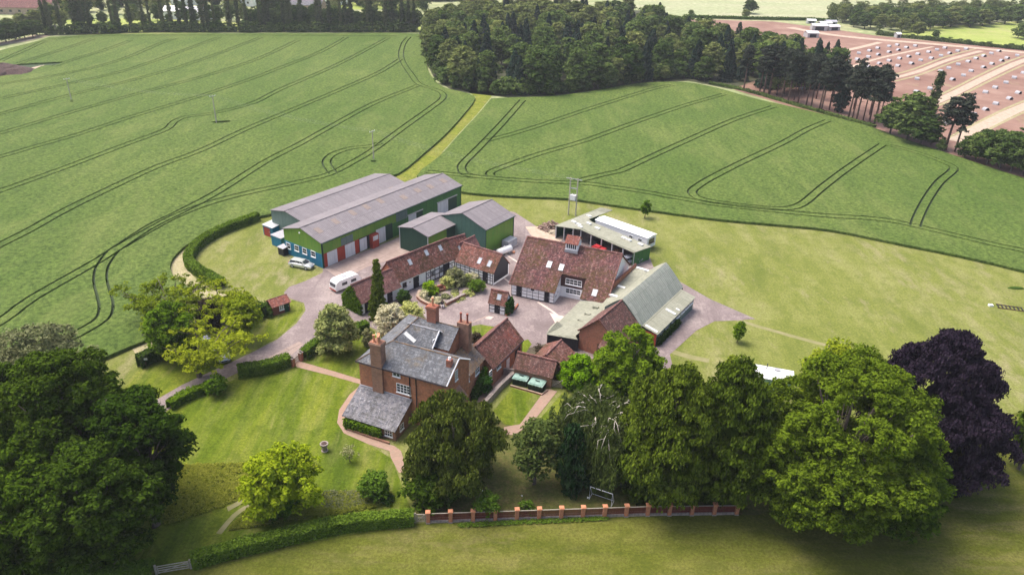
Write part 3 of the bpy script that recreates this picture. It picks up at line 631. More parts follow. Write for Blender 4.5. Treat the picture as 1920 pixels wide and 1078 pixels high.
for (xa, xb) in ((613.5, 632), (648, 666)):
    a, c = ua(xa, 485), ua(xb, 478); d = MB(); F.box(d, a, c, .05, 2.7, .05, .1); d.build('roller_door', M['door_white'], r)
# recess bay: black panel painted for the shaded opening, with white inner wall and red lean booth
a, c = ua(674, 470), ua(690, 462); d = MB(); F.box(d, a, c+.6, .05, 2.75, .05, .08); dd = d.build('bay_shade_panel', M['black'], r)
d = MB(); F.box(d, a+.1, a+1.9, .1, 2.6, .08, .13); d.build('door_panel', M['door_white'], dd)
a, c = ua(693, 462), ua(705, 458); d = MB(); F.box(d, a, c, .05, 2.75, 0, .9); bo = d.build('brick_pier', M['redpaint'], r)
d = MB(); F.box(d, a+.2, c-.2, 1.6, 2.5, .9, .94); d.build('window', M['door_white'], bo)
a, c = ua(706, 460), ua(723, 452); d = MB(); F.box(d, a, c, .05, 3.1, .06, .12); d.build('sliding_door', M['door_white'], r)
a, c = ua(723, 452), ua(736, 447); d = MB(); F.box(d, a, c, .05, 3.2, .06, .13); d.build('sliding_door', M['clad_dark'], r)
for (x0, y0, x1, y1) in ((765.5, 414, 780, 409), (820, 385, 839.5, 378)):
    a, c = ua(x0, y0), ua(x1, y1); d = MB(); F.box(d, a, c, .05, 3.2, .06, .11); dd = d.build('sliding_door', M['door_white'], r)
    e = MB(); F.box(e, a-.2, c+(c-a)*.9, 3.2, 3.42, .06, .16); e.build('door_track', M['steel'], dd)
    e = MB(); F.box(e, c, c+(c-a)*.85, .05, 3.15, .055, .1); e.build('open_leaf', M['clad_dark'], dd)
for x, y in ((541.5, 460.5), (557, 465), (572, 470.5), (588, 476)):
    u, v = LW.at(x, y); window(r, LW, (u, v), 1.2, 1.15, 1, 2, px=False, off=.07, bar=.04)
for x, y in ((599, 432), (631, 415), (663, 399), (689, 388), (715, 377)): panel(A, 'SF', (x-2, y), 1.1, 1.7, 'cement_patch')
for x, y in ((757, 370), (783, 357), (807, 350), (831, 339)): panel(A, 'SF', (x, y), 1.3, 1.5, 'cement_patch')
for x, y in ((572, 410), (603, 396), (640, 384), (680, 368), (730, 352)): panel(A, 'SB', (x, y), 1.2, 1.5, 'cement_patch')
g = MB(); g.tube([(-.2, -.36, 4.92), (L+.2, -.36, 4.92)], .09, 6); g.tube([(.12, -.2, 4.9), (.12, -.2, .1)], .05, 6); g.tube([(L-.2, -.2, 4.9), (L-.2, -.2, .1)], .06, 6); g.build('gutter', M['clad_dark'], r)
b = MB(); b.lathe((.3, W*.52, hr-1.0), [(.1, 0), (.16, .15), (.05, .3)], 8); b.v = [(x-.6, y, z) for x, y, z in b.v]; b.build('wall_lamp', M['white'], r)
# 2. rear aisle of the long shed
fB = Fr(*fr.w(LA-33.0, W+.02)[:2], fr.a); 
g_ = G(552.5, 396.5, 6.5); lb = fr.loc(g_); x0B = lb.x
fB = Fr(*fr.w(x0B, W+.25)[:2], fr.a); LB = fr.loc(G(748, 325, 6.8)).x-x0B; WB = 9.0
m = fB.w(0, WB/2); hrB = zat(m.x, m.y, 396.5)
B = gable('rear_barn', fB, LB, WB, 4.9, hrB, M['clad_gray'], M['cement'], 'long grey roofed shed with grey-green gable behind the green and blue shed', 'barn', cap='cement', capw=.12, oh=.02)
# 3. blue lean-to stores by the long shed
def flat_store(name, corner, W, D, ang, h, wall, roof, label, cat='shed', slope=.25, base=None):
    fr = Fr(corner[0], corner[1], ang); root = empty(name, (fr.x, fr.y, 0), ang, label, cat)
    b = MB(); b.hexa([(0,0,0), (W,0,0), (W,D,0), (0,D,0), (0,0,h), (W,0,h), (W,D,h+slope), (0,D,h+slope)]); b.build('wall', wall, root)
    s = MB(); s.slab([(-.1,-.12,h+.1-.01), (W+.1,-.12,h+.1-.01), (W+.1,D+.1,h+slope+.1), (-.1,D+.1,h+slope+.1)], .09); rf = s.build('roof', roof, root)
    return fr, root, wallpatches(fr, W, D)
aG = FA.a-math.pi/2          # gable direction to the right of the long axis
c = G(494.8, 440); ang = FA.a-math.pi/2
f3, r3, P3 = flat_store('store_shed', (c.x, c.y), 2.9, max(3, -fB.loc(c).x-.1), ang, 2.1, M['blue'], M['steel'], 'blue store with a pale flat roof and red doors against the rear shed', 'shed')
door(r3, P3['F'], (1.25, 0), 1.9, 1.8, 'redpaint', px=False, frame='blue')
c = G(510.4, 459.4); f4, r4, P4 = flat_store('store_shed', (c.x, c.y), 2.9, 3.0, ang, 2.1, M['blue'], M['lead'], 'small square blue store with grey top beside the gable of the long shed', 'shed', .05)
c = G(522.3, 477); f5, r5, P5 = flat_store('storage_bin', (c.x, c.y), 1.5, 1.3, ang, 1.5, M['black'], M['lead'], 'dark bin with a grey lid against the blue wall of the long shed', 'bin', .1)
# 4. dark green shed: low part and tall part
fC, LC = fit((802.4, 444), (858.8, 417.3), 4.4); fC = Fr(*[*G(802.4, 444, 4.4)][:2], FA.a); WC = 7.2
m = fC.w(0, WC/2); hC = zat(m.x, m.y, 427.5)
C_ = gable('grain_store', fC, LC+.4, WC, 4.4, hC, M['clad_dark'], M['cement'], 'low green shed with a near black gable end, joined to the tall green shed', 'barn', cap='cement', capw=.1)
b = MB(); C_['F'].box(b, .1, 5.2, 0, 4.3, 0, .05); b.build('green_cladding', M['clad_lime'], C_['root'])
b = MB(); C_['Lf'].box(b, -.02, .12, 0, 4.4, 0, .05); C_['Lf'].box(b, WC-.1, WC+.05, 0, 4.4, .0, .06); b.build('corner_trim', M['steel'], C_['root'])
zD = 5.3; a = G(910.7, 430.6, zD); fD = Fr(a.x, a.y, FA.a); LD = (G(963.5, 404.6, zD)-a).length; WD = fD.loc(G(833.5, 401, zD)).y
m = fD.w(0, WD/2); hD = zat(m.x, m.y, 399.8)
D_ = gable('grain_store', fD, LD, WD, zD, hD, M['clad_teal'], M['cement'], 'tall green clad shed with the widest grey roof, beside the tiled barns', 'barn', cap='cement', capw=.1)
b = MB(); D_['F'].box(b, .0, LD, 0, zD-.1, 0, .05); b.build('green_cladding', M['clad_lime'], D_['root'])
b = MB(); D_['F'].box(b, -.06, .1, 0, zD, .05, .1); D_['F'].box(b, LD-.2, LD+.05, 0, zD, .05, .1); b.build('corner_trim', M['clad_dark'], D_['root'])
g = MB(); g.tube([(-.2, -.32, zD-.05), (LD+.2, -.32, zD-.05)], .08, 6); g.build('gutter', M['clad_dark'], D_['root'])
# gas tank, air unit
c = G(955, 463); r = empty('condenser_unit', (c.x, c.y, 0), FA.a, 'grey metal box unit standing against the tall green shed', 'machine')
b = MB(); b.box(-1.4, -.8, .15, 1.4, .8, 1.7); b.build('casing', M['lead'], r); b = MB(); b.box(-1.2, -.84, .3, -.1, -.8, 1.5); b.box(.1, -.84, .3, 1.2, -.8, 1.5); b.build('grille', M['steel'], r)
b = MB(); b.box(-1.3, -.7, 0, -1.1, .7, .15); b.box(1.1, -.7, 0, 1.3, .7, .15); b.build('skid', M['black'], r)
c = G(946, 477.5); r = empty('gas_tank', (c.x, c.y, 0), FA.a-.2, 'white horizontal gas tank lying between the tall green shed and the black gable', 'tank')
b = MB(); n = 12
for k in range(1): b.tube([(-1.7, 0, .95), (-1.55, 0, .95), (1.55, 0, .95), (1.7, 0, .95)], [.35, .62, .62, .35], 14)
b.build('vessel', M['plastic_white'], r, True); b = MB(); b.box(-1.1, -.4, 0, -.9, .4, .5); b.box(.9, -.4, 0, 1.1, .4, .5); b.build('saddle', M['steel'], r); b = MB(); b.lathe((0, 0, 1.5), [(.2, 0), (.2, .22), (.1, .28)], 10); b.build('valve_hood', M['plastic_white'], r)
# 5. white cottage range, left
fE, LE = fit((744.4, 528.5), (853.7, 482.6), 2.7); fE.a
m = fE.w(0, 0); WE = 4.6; q = fE.w(0, WE/2); hE = zat(q.x, q.y, 491.8)
E_ = gable('stable_cottage', fE, LE, WE, 2.6, hE, M['white_wall'], M['tile_red'], 'long white cottage range with red tiled roof and three roof windows', 'cottage', cap='tile_pink', oh=.2)
r = E_['root']; F = E_['F']
uT = F.at(799.5, 530)[0]
for x, y in ((768.5, 491.5), (799.5, 474), (825.5, 465)): rooflight(E_, 'SF', (x, y), .7, 1.05)
window(r, F, (758.5, 533.5), .85, .75, 2, 2, 'black', glass='glass'); b = MB(); u, v = F.at(758.5, 540.5); F.box(b, u-.5, u+.5, v, v+.06, 0, .05); b.build('sill_band', M['black'], r)
b = MB(); u, v = F.at(768.5, 528.8); F.box(b, u-.1, u+.1, v-.1, v+.1, 0, .06); b.build('vent', M['black'], r)
door(r, F, (780.5, 535), 1.25, 2.15, 'black')
timber(r, F, uT, LE, .1, 2.55, [uT+(LE-uT)*k for k in (0, .14, .29, .44, .58, .78, .97)], (1.0, 1.85), skip=(4,))
d = door(r, F, (uT+(LE-uT)*.68, 0), 1.25, 2.2, 'black', px=False)
for k, rows in ((.07, 0), (.215, 2), (.51, 2), (.88, 0)):
    u = uT+(LE-uT)*k
    if rows: window(r, F, (u, 1.42), .62, .6, 3, 2, 'black', px=False, sill=False, glass='white', bar=.09)
    else: b = MB(); F.box(b, u-.12, u+.12, 1.35, 1.55, 0, .05); b.build('vent', M['black'], r)
b = MB(); F.box(b, 0, LE, .0, .22, 0, .03); b.build('plinth', M['black'], r)
b = MB(); E_['Lf'].box(b, -.02, WE+.02, 2.0, 2.6, -.05, .02); P = E_['Lf']; b.poly([P.p(0,2.5,.03), P.p(WE,2.5,.03), P.p(WE/2,hE-.05,.03)]); b.build('brick_gable', M['brick_orange'], r)
# 6. low wing with ivy gable
fF, LF_ = fit((677.6, 568.6), (745.2, 539.4), 2.15); WF = 4.4; q = fF.w(0, WF/2); hF = zat(q.x, q.y, 535)
LF_ = fF.loc(fE.w(0, 0)).x-.05 if abs(fF.loc(fE.w(0, 0)).x-LF_) < 2 else LF_
F_ = gable('stable_cottage', fF, LF_, WF, 2.15, hF, M['white_wall'], M['tile_pink'], 'lower tiled wing of the white cottage with an ivy covered gable', 'cottage', cap='tile_pink', oh=.2)
r = F_['root']; F = F_['F']
door(r, F, (690, 575), 1.3, 1.95, 'black'); door(r, F, (731, 557), 1.1, 1.95, 'black')
b = MB(); F.box(b, 0, LF_, 0, .15, 0, .03); b.build('plinth', M['lead'], r)
# 7. white cottage, right
aGd = R(-32.5); c = G(924.3, 511.8, 2.5); LG = 8.0; fG = Fr(c.x-LG*math.cos(aGd), c.y-LG*math.sin(aGd), aGd); WG = 5.0; q = fG.w(LG, WG/2); hG = zat(q.x, q.y, 477.6)
G_ = gable('timbered_cottage', fG, LG, WG, 2.45, hG, M['white_wall'], M['tile_red'], 'timbered white cottage with a black boarded gable and two roof windows', 'cottage', cap='tile_pink', oh=.2)
r = G_['root']; F = G_['F']
timber(r, F, 0, LG, .1, 2.4, [LG*k for k in (.01, .125, .25, .375, .5, .62, .735)], (.9, 1.35, 1.85), .1)
timber(r, F, 0, LG, .1, 2.4, [LG*k for k in (.86, .93, .995)], (.9, 1.35, 1.85), .1)
door(r, F, (LG*.8, 0), .95, 2.2, 'black', px=False)
b = MB(); F.box(b, 0, LG, 0, .2, 0, .03); b.build('plinth', M['black'], r)
P = G_['R']; b = MB(); b.poly([P.p(.25,.45,.04), P.p(WG-.3,.45,.04), P.p(WG-.3,2.3,.04), P.p(WG-.1,2.5,.04), P.p(WG/2,hG-.1,.04), P.p(.1,2.55,.04), P.p(.25,2.3,.04)]); b.build('black_boarding', M['black'], r)
for x, y in ((899.5, 489), (918, 494.5)): rooflight(G_, 'SF', (x, y), .72, 1.15)
# link roof between the two cottages
c = fE.w(LE-.3, 0); fX = Fr(c.x, c.y, fE.a+R(-8)); X_ = gable('link_building', fX, 3.9, 4.4, 2.5, hE-.15, M['white_wall'], M['tile_red'], 'short tiled link with a black door joining the two white cottages', 'cottage', cap='tile_pink')
door(X_['root'], X_['F'], (1.0, 0), .9, 2.0, 'black', px=False)
c = fG.w(.9, WG*.45); fX2 = Fr(c.x, c.y, fG.a+R(88)); X2 = gable('link_building', fX2, 4.2, 3.6, 2.4, hG-.25, M['white_wall'], M['tile_pink'], 'small tiled roof projecting behind the timbered cottage towards the green sheds', 'cottage', cap='tile_pink')
# 8. big tiled barn
fI, LI = fit((959, 531), (1131.6, 567), 2.25); WI = 0
q1 = G(990.5, 445, 8.2); WI = 2*fI.loc(q1).y
for _ in range(12):
    q = fI.w(.3, WI/2); h = zat(q.x, q.y, 446); WI = 2*fI.loc(G(990.5, 445, h)).y
hI = h; LI = max(LI, fI.loc(G(1164, 477.3, hI)).x)
u1 = fI.loc(G(1039.4, 571, 0)).x; F0 = Patch(fI, (0,0,0), (1,0,0), (0,0,1)); u1 = F0.at(1039.0, 560)[0]; u2 = F0.at(1088, 563)[0]+.1
rc = fI.loc(G(1054.4, 556, 0)).y; rc = max(1.8, min(rc, 3.2))
root = empty('tiled_barn', (fI.x, fI.y, 0), fI.a, 'white timbered barn under the largest moss covered tiled roof', 'barn')
he = 2.25; k = (hI-he)/(WI/2); zr = he+k*rc; zr2 = zr+0.35
b = MB()
for (a, c, y) in ((0, u1, 0), (u1, u2, rc), (u2, LI, 0)):
    top = he if y == 0 else zr-.12
    b.box(a+(.0), y, 0, c, y+.3 if y else .3, top)
b.poly([(0,WI,0), (0,0,0), (0,0,he), (0,WI/2,hI-.02), (0,WI,he)]); b.poly([(LI,0,0), (LI,WI,0), (LI,WI,he), (LI,WI/2,hI-.02), (LI,0,he)])
b.poly([(u1,0,0), (u1,rc,0), (u1,rc,zr), (u1,0,he)]); b.poly([(u2,0,0), (u2,0,he), (u2,rc,zr), (u2,rc,0)]); b.poly([(LI,WI,0), (0,WI,0), (0,WI,he), (LI,WI,he)])
b.build('wall', M['white_wall'], root)
th = .14; rf = MB(); oh = .3
def zf(y): return he+k*y+th
rf.slab([(-.3,-oh,zf(-oh)), (u1+.15,-oh,zf(-oh)), (u1+.15,rc,zf(rc)), (u1+.15,WI/2,zf(WI/2)), (-.3,WI/2,zf(WI/2))], th)
rf.slab([(u1+.15,rc-.25,zf(rc-.25)), (u2-.15,rc-.25,zf(rc-.25)), (u2-.15,WI/2,zf(WI/2)), (u1+.15,WI/2,zf(WI/2))], th)
rf.slab([(u2-.15,-oh,zf(-oh)), (LI+.3,-oh,zf(-oh)), (LI+.3,WI/2,zf(WI/2)), (u2-.15,WI/2,zf(WI/2)), (u2-.15,rc,zf(rc))], th)
rf.slab([(LI+.3,WI+oh,zf(-oh)), (-.3,WI+oh,zf(-oh)), (-.3,WI/2,zf(WI/2)), (LI+.3,WI/2,zf(WI/2))], th)
rfo = rf.build('roof', M['tile_moss'], root)
c = MB(); c.tube([(-.3, WI/2, hI+th), (LI+.3, WI/2, hI+th)], .17, 6)
for x in (-.3, LI+.3): c.tube([(x, -oh, zf(-oh)), (x, WI/2, hI+th)], .12, 5)
c.build('ridge_cap', M['tile_pink'], rfo)
PI_ = dict(F=Patch(fI,(0,0,0),(1,0,0),(0,0,1)), SF=Patch(fI,(0,0,he+th),(1,0,0),(0,WI/2,hI-he)), roof=rfo, root=root)
for x, y in ((1030, 496), (1052.5, 501.5)): rooflight(PI_, 'SF', (x, y), .85, 1.3)
rooflight(PI_, 'SF', (1115, 549), .85, 1.3, 'roofwhite')
F = PI_['F']; uw = u1
timber(root, F, 0, uw, .1, he-.03, [uw*q for q in (.01, .12)], (.75, 1.35), .055); timber(root, F, 0, uw, .1, he-.03, [uw*q for q in (.25, .37, .50, .64, .77)], (.75, 1.35), .055)
timber(root, F, 0, uw, .1, he-.03, [uw*q for q in (.89, .99)], (.75, 1.35), .055)
door(root, F, (uw*.185, 0), uw*.11, 2.05, 'black', px=False); door(root, F, (uw*.83, 0), uw*.1, 2.05, 'black', px=False)
window(root, F, (uw*.5, 1.85), .6, .3, 2, 1, 'black', px=False, sill=False)
b = MB(); F.box(b, 0, uw, 0, .2, 0, .03); b.build('plinth', M['black'], root)
BR = Patch(fI, (0, rc, 0), (1,0,0), (0,0,1)); SR = Patch(fI, (u1, 0, 0), (0,1,0), (0,0,1))
b = MB(); BR.box(b, u1+.02, u2-.02, 2.05, zr+.1, 0, .08); b.build('tile_hanging', M['brown_tilehung'], root)
um = (u1+u2)/2
window(root, Patch(fI, (0, rc-.085, 0), (1,0,0), (0,0,1)), (um, 3.15), (u2-u1)*.62, 1.05, 4, 2, px=False, sill=True); window(root, BR, (um, 1.35), (u2-u1)*.58, .95, 4, 2, px=False)
for (y, z, w_, h_) in ((.8, 1.15, .7, .6), (1.7, 1.5, .6, .55), (1.9, 2.7, .5, .45)):
    if y < rc-.2: window(root, SR, (y, z), w_, h_, 1, 1, px=False, sill=False)
window(root, Patch(fI, (LI,0,0), (0,1,0), (0,0,1)), (WI*.45, 3.4), .8, 1.3, 1, 3, px=False)
# belfry on the ridge and rear cross roof
ub = PI_['SF'].at(1075, 462)[0]; bw = 2.1; y0 = WI/2-1.35; y1 = WI/2+.9; zt = hI+1.0
b = MB(); b.box(ub-bw/2, y0, hI-2.2, ub+bw/2, y1, zt); b.poly([(ub+bw/2,y0,zt),(ub+bw/2,y1,zt),(ub+bw/2,(y0+y1)/2,zt+.9)]); b.poly([(ub-bw/2,y1,zt),(ub-bw/2,y0,zt),(ub-bw/2,(y0+y1)/2,zt+.9)]); lv = b.build('louvre_turret', M['white'], root)
b = MB(); PF = Patch(fI, (ub-bw/2, y0, 0), (1,0,0), (0,0,1))
for i in range(5): PF.box(b, .2+i*.36, .42+i*.36, hI-.0, hI+.75, 0, .02)
b.build('louvre', M['black'], lv)
b = MB(); PF.box(b, -.1, bw+.1, hI-.75, hI-.25, 0, .12); b.build('apron', M['lead'], lv)
b = MB(); ym = (y0+y1)/2; b.slab([(ub-bw/2-.15,y0-.2,zt-.1),(ub+bw/2+.15,y0-.2,zt-.1),(ub+bw/2+.15,ym,zt+1.0),(ub-bw/2-.15,ym,zt+1.0)], .1); b.slab([(ub+bw/2+.15,y1+.2,zt-.1),(ub-bw/2-.15,y1+.2,zt-.1),(ub-bw/2-.15,ym,zt+1.0),(ub+bw/2+.15,ym,zt+1.0)], .1); b.build('turret_roof', M['tile_new'], lv)
b = MB(); uc = ub-1.1; xa, xb = uc-1.9, uc+1.9; ye = WI/2+3.2
b.slab([(xa,ye,hI-1.8),(xa,WI/2-.1,hI-1.8),(uc,WI/2-.1,hI+.55),(uc,ye,hI+.55)], .12); b.slab([(xb,WI/2-.1,hI-1.8),(xb,ye,hI-1.8),(uc,ye,hI+.55),(uc,WI/2-.1,hI+.55)], .12); b.build('cross_roof', M['tile_pink'], root)
# 9/10. green roofed complex with brick gable
s0 = G(1124, 599, 6.2); fM = Fr(s0.x, s0.y, FA.a+R(1.5)); hwL = 3.2; zM = 6.2
# frame: x along ridge, ridge at y=0; right eave at y=-hw, left eave at y=+hw
xO = fM.loc(G(1163, 561, 6.4)).x; xM = fM.loc(G(1257, 491, 6.8)).x
def hwat(px, py, z): return -fM.loc(G(px, py, z)).y
hR = hwat(1207.8, 607, 2.9); hR = max(2.8, min(5.5, hR)); zv = 2.9
root = empty('brick_gabled_barn', (fM.x, fM.y, 0), fM.a, 'brick gabled tiled barn behind the round green tree, in front of the green curved roof', 'barn')
hwO = max(3.0, hwat(1083.0, 622, 3.3)*-1); hwO = min(4.5, max(hwO, 3.0)); zO = 3.3
b = MB(); b.poly([(0,hwO,0),(0,-hR,0),(0,-hR,zv),(0,0,zM-.02),(0,hwO,zO)]); b.poly([(0,-hR,0),(xO,-hR,0),(xO,-hR,zv),(0,-hR,zv)]); b.poly([(xO,hwO,0),(0,hwO,0),(0,hwO,zO),(xO,hwO,zO)]); b.poly([(xO,-hR,0),(xO,hwO,0),(xO,hwO,zO),(xO,0,zM),(xO,-hR,zv)])
b.build('wall', M['brick'], root)
rf = MB(); kR = (zM-zv)/hR; kL = (zM-zO)/hwO
rf.slab([(-.2,-hR-.25,zv-kR*.25+.12),(xO,-hR-.25,zv-kR*.25+.12),(xO,0,zM+.12),(-.2,0,zM+.12)], .12); rf.slab([(xO,hwO+.2,zO-kL*.2+.12),(-.2,hwO+.2,zO-kL*.2+.12),(-.2,0,zM+.12),(xO,0,zM+.12)], .12)
ro = rf.build('roof', M['tile_dark'], root); c = MB(); c.tube([(-.2,0,zM+.12),(xO,0,zM+.12)], .15, 6); c.tube([(-.2,-hR-.25,zv),(-.2,0,zM+.14)], .1, 5); c.tube([(-.2,hwO+.2,zO),(-.2,0,zM+.14)], .1, 5); c.build('ridge_cap', M['tile_pink'], ro)
PO = Patch(fM, (0,hwO,0), (0,-1,0), (0,0,1)); door(root, PO, (hwO+.6, 0), 1.2, 2.1, 'wood', px=False)
b = MB(); b.slab([(-1.6,-.9,2.5),(-1.6,-3.4,2.5),(0,-3.4,3.3),(0,-.9,3.3)][::-1], .1); b.build('canopy', M['tile_dark'], root)
# curved green shed
root = empty('curved_roof_shed', (fM.x, fM.y, 0), fM.a, 'long shed with a steep curved green sheet roof at the end of the tiled barn', 'barn')
zT = zM+.3; n = 8; prof = []
for i in range(n+1):
    t = i/n; prof.append((-hR*t, zT-(zT-zv)*(t**1.15)))
hL = 2.8; profL = [(hL*t, zT-(zT-4.2)*(t**1.2)) for t in [i/4 for i in range(5)]]
rf = MB()
for i in range(n): rf.slab([(xO+.1,prof[i+1][0],prof[i+1][1]),(xM,prof[i+1][0],prof[i+1][1]),(xM,prof[i][0],prof[i][1]),(xO+.1,prof[i][0],prof[i][1])], .08)
rf.build('roof', M['sheet_greenpale'], root)
rf = MB()
for i in range(4): rf.slab([(xM,profL[i+1][0],profL[i+1][1]),(xO+.1,profL[i+1][0],profL[i+1][1]),(xO+.1,profL[i][0],profL[i][1]),(xM,profL[i][0],profL[i][1])], .08)
rf.build('roof', M['sheet_gray'], root)
b = MB()
for x, rev in ((xM-.1, 0), (xO+.15, 1)):
    pts = [(x,-hR,0)]+[(x,q[0],q[1]-.1) for q in prof[::-1]]+[(x,q[0],q[1]-.1) for q in profL[1:]]+[(x,hL,0)]
    b.poly(pts if rev else pts[::-1])
b.poly([(xM-.1,hL,0),(xO+.15,hL,0),(xO+.15,hL,4.1),(xM-.1,hL,4.1)]); b.build('wall', M['clad_gray'], root)
# right lean-to
eN = fM.loc(G(1235.6, 628.4, 2.3)); yN = eN.y; eN2 = fM.loc(G(1297.8, 555, 2.3)); xN0 = eN.x; xN1 = eN2.x; yN = (eN.y+eN2.y)/2
root = empty('lean_to_shed', (fM.x, fM.y, 0), fM.a, 'green lean-to with a row of white windows right of the curved shed', 'shed')
rf = MB(); rf.slab([(xN0,yN-.2,2.3),(xN1,yN-.2,2.3),(xN1,-hR-.02,2.95),(xN0,-hR-.02,2.95)], .08); ro = rf.build('roof', M['sheet_gray'], root)
b = MB(); b.box(xN0+.15, yN, 0, xN1-.15, -hR-.05, 2.2); b.build('wall', M['clad_gray'], root)
b = MB(); b.box(xN0+.05, yN-.02, 0, xN0+.14, -hR-.05, 2.25); b.build('end_wall', M['redpaint'], root)
PN = Patch(fM, (0, yN, 0), (1,0,0), (0,0,1)); LN = xN1-xN0
for q in (.12, .27, .44, .56, .68, .80, .91): window(root, PN, (xN0+LN*q, 1.75), LN*.095, .6, 3, 1, px=False)
SN = Patch(fM, (xN0, yN, 2.3), (1,0,0), (0,-hR-yN,.62))
for q, w_, ln in ((.02, .5, .9), (.47, .55, .75), (.58, .4, .3)):
    b = MB(); hh = (-hR-yN); SN.box(b, LN*q, LN*q+w_, .1, hh*ln, 0, .13); b.build('translucent_sheet', M['roofwhite'], ro)
# left low-pitch roof
root = empty('low_roof_shed', (fM.x, fM.y, 0), fM.a, 'wide low pitched pale green roof between the big tiled barn and the brick gable', 'shed')
def lp(px, py, z): q = fM.loc(G(px, py, z)); return (q.x, q.y, z)
kA, kB, kC, kD, kE, kF = lp(1024, 626.6, 2.2), lp(1083.5, 636.8, 2.2), (xO, hwO+.05, 3.0), (xM-.3, hL+.05, 3.7), lp(1193, 498.6, 3.2), lp(1088, 563.5, 2.2)
kF2 = lp(1131, 566, 2.2); kE2 = lp(1143, 543, 2.6)
b = MB(); b.slab([kA, kB, (kB[0]+.3, hwO+.3, 2.5), kC, kE2, kF2, kF], .1); b.slab([kC, (xO+.02, hL+.05, 3.2), kD, kE, kE2], .1)
ro = b.build('roof', M['sheet_gray'], root)
b = MB(); 
pts = [kA, kB, (kB[0]+.3, hwO+.3, 0), (xO, hwO+.1, 0), (xM-.4, hL+.2, 0), kE, kE2, kF]
pp = [(p[0]*.985+.1, p[1]*.985, 0) for p in pts]; b.prism([(p[0], p[1]) for p in pp], 0, 2.05); b.build('wall', M['black'], root)
for (x, y) in ((1117, 575), (1102, 588), (1089, 600)):
    g_ = fM.loc(G(x, y, 2.65)); b = MB(); b.box(g_.x-.25, g_.y-.45, 2.3, g_.x+.25, g_.y+.45, 2.75); b.build('roof_vent', M['sheet_gray'], ro)
for (x, y) in ((1205, 508), (1170, 541), (1155, 557)):
    g_ = fM.loc(G(x, y, 3.1)); b = MB(); b.box(g_.x-.3, g_.y-1.3, 3.0, g_.x+.3, g_.y+1.2, 3.5 if y < 520 else 3.32); b.build('translucent_sheet', M['roofwhite'], ro)
b = MB(); p = kA; q = lp(1050, 600, 2.2); b.poly([(p[0], p[1], 2.25), lp(1032, 612, 2.25), lp(1045, 602, 3.0)]); b.poly([(p[0]+.05,p[1]-.05,2.3), lp(1045, 602, 3.0), lp(1057, 611, 2.3)]); b.build('hip_end', M['sheet_gray'], ro)
# orange brick parapet
pa, pb = fM.loc(G(1143, 552, 2.4)), fM.loc(G(1193, 500, 3.2))
root = empty('brick_parapet', (fM.x, fM.y, 0), fM.a, 'sloping orange brick wall between the tiled barn and the green roof', 'wall')
b = MB(); t_ = .3
b.hexa([(pa.x,pa.y,0),(pb.x,pb.y,0),(pb.x,pb.y+t_,0),(pa.x,pa.y+t_,0),(pa.x,pa.y,3.9),(pb.x,pb.y,3.7),(pb.x,pb.y+t_,3.7),(pa.x,pa.y+t_,3.9)]); b.build('brickwork', M['brick_orange'], root)
b = MB(); b.tube([(pa.x,pa.y+.15,3.95),(pb.x,pb.y+.15,3.75)], .12, 5); b.build('coping', M['tile_pink'], root)
# 11. open machinery shed
zP = 2.9
def GP(x, y, z=zP): q = G(x, y, z); return Vector((q.x, q.y, z))
o = GP(1088.3, 430.4); fP = Fr(o.x, o.y, math.atan2(GP(1188.5, 473.8).y-o.y, GP(1188.5, 473.8).x-o.x)); LP = (GP(1188.5, 473.8)-o).length
root = empty('machinery_shed', (fP.x, fP.y, 0), fP.a, 'open fronted shed with a cranked green sheet roof sheltering machinery', 'shed')
def pl(px, py, z): q = fP.loc(G(px, py, z)); return Vector((q.x, q.y, z))
WP = fP.loc(GP(1219, 459.6)).y
a0 = pl(1040, 423.3, 2.8); a1 = Vector((0, 0, zP)); a2 = Vector((LP, 0, zP)); a3 = Vector((LP, WP, 2.7)); a4 = pl(1116.7, 413.5, 2.7); a4 = Vector((a4.x, WP, 2.7)); b0 = pl(1104, 411, 2.8); b1 = pl(1149, 394, 2.9); b2 = pl(1126, 389, 2.9)
b = MB(); b.slab([a1, a2, a3, a4], .1); b.slab([a0, a1, a4, b0, b1, b2], .1); ro = b.build('roof', M['sheet_gray'], root)
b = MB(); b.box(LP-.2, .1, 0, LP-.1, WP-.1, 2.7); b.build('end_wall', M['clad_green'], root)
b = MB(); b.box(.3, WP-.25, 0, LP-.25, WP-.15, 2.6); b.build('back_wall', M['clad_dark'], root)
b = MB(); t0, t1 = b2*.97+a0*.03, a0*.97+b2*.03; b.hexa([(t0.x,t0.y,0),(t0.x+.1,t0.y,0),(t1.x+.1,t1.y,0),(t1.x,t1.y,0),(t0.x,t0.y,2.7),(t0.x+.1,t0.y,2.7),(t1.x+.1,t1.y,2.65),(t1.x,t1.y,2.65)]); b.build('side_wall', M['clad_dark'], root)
for q in ([a1*(1-t)+a2*t for t in (0, .2, .4, .6, .8, .99)]+[a0*(1-t)+a1*t for t in (.03, .35, .7)]):
    b = MB(); b.box(q.x-.1, q.y+.15, 0, q.x+.1, q.y+.35, 2.75); b.build('post', M['steel'], root)
for x, y in ((1104, 419), (1085, 421), (1088, 425), (1104.5, 405), (1120, 428), (1170, 446), (1179, 450), (1201, 458), (1076, 416)):
    q = pl(x, y, 2.9); b = MB(); b.box(q.x-.55, q.y-.28, 2.78, q.x+.55, q.y+.28, 3.02); b.build('translucent_sheet', M['roofwhite'], ro)
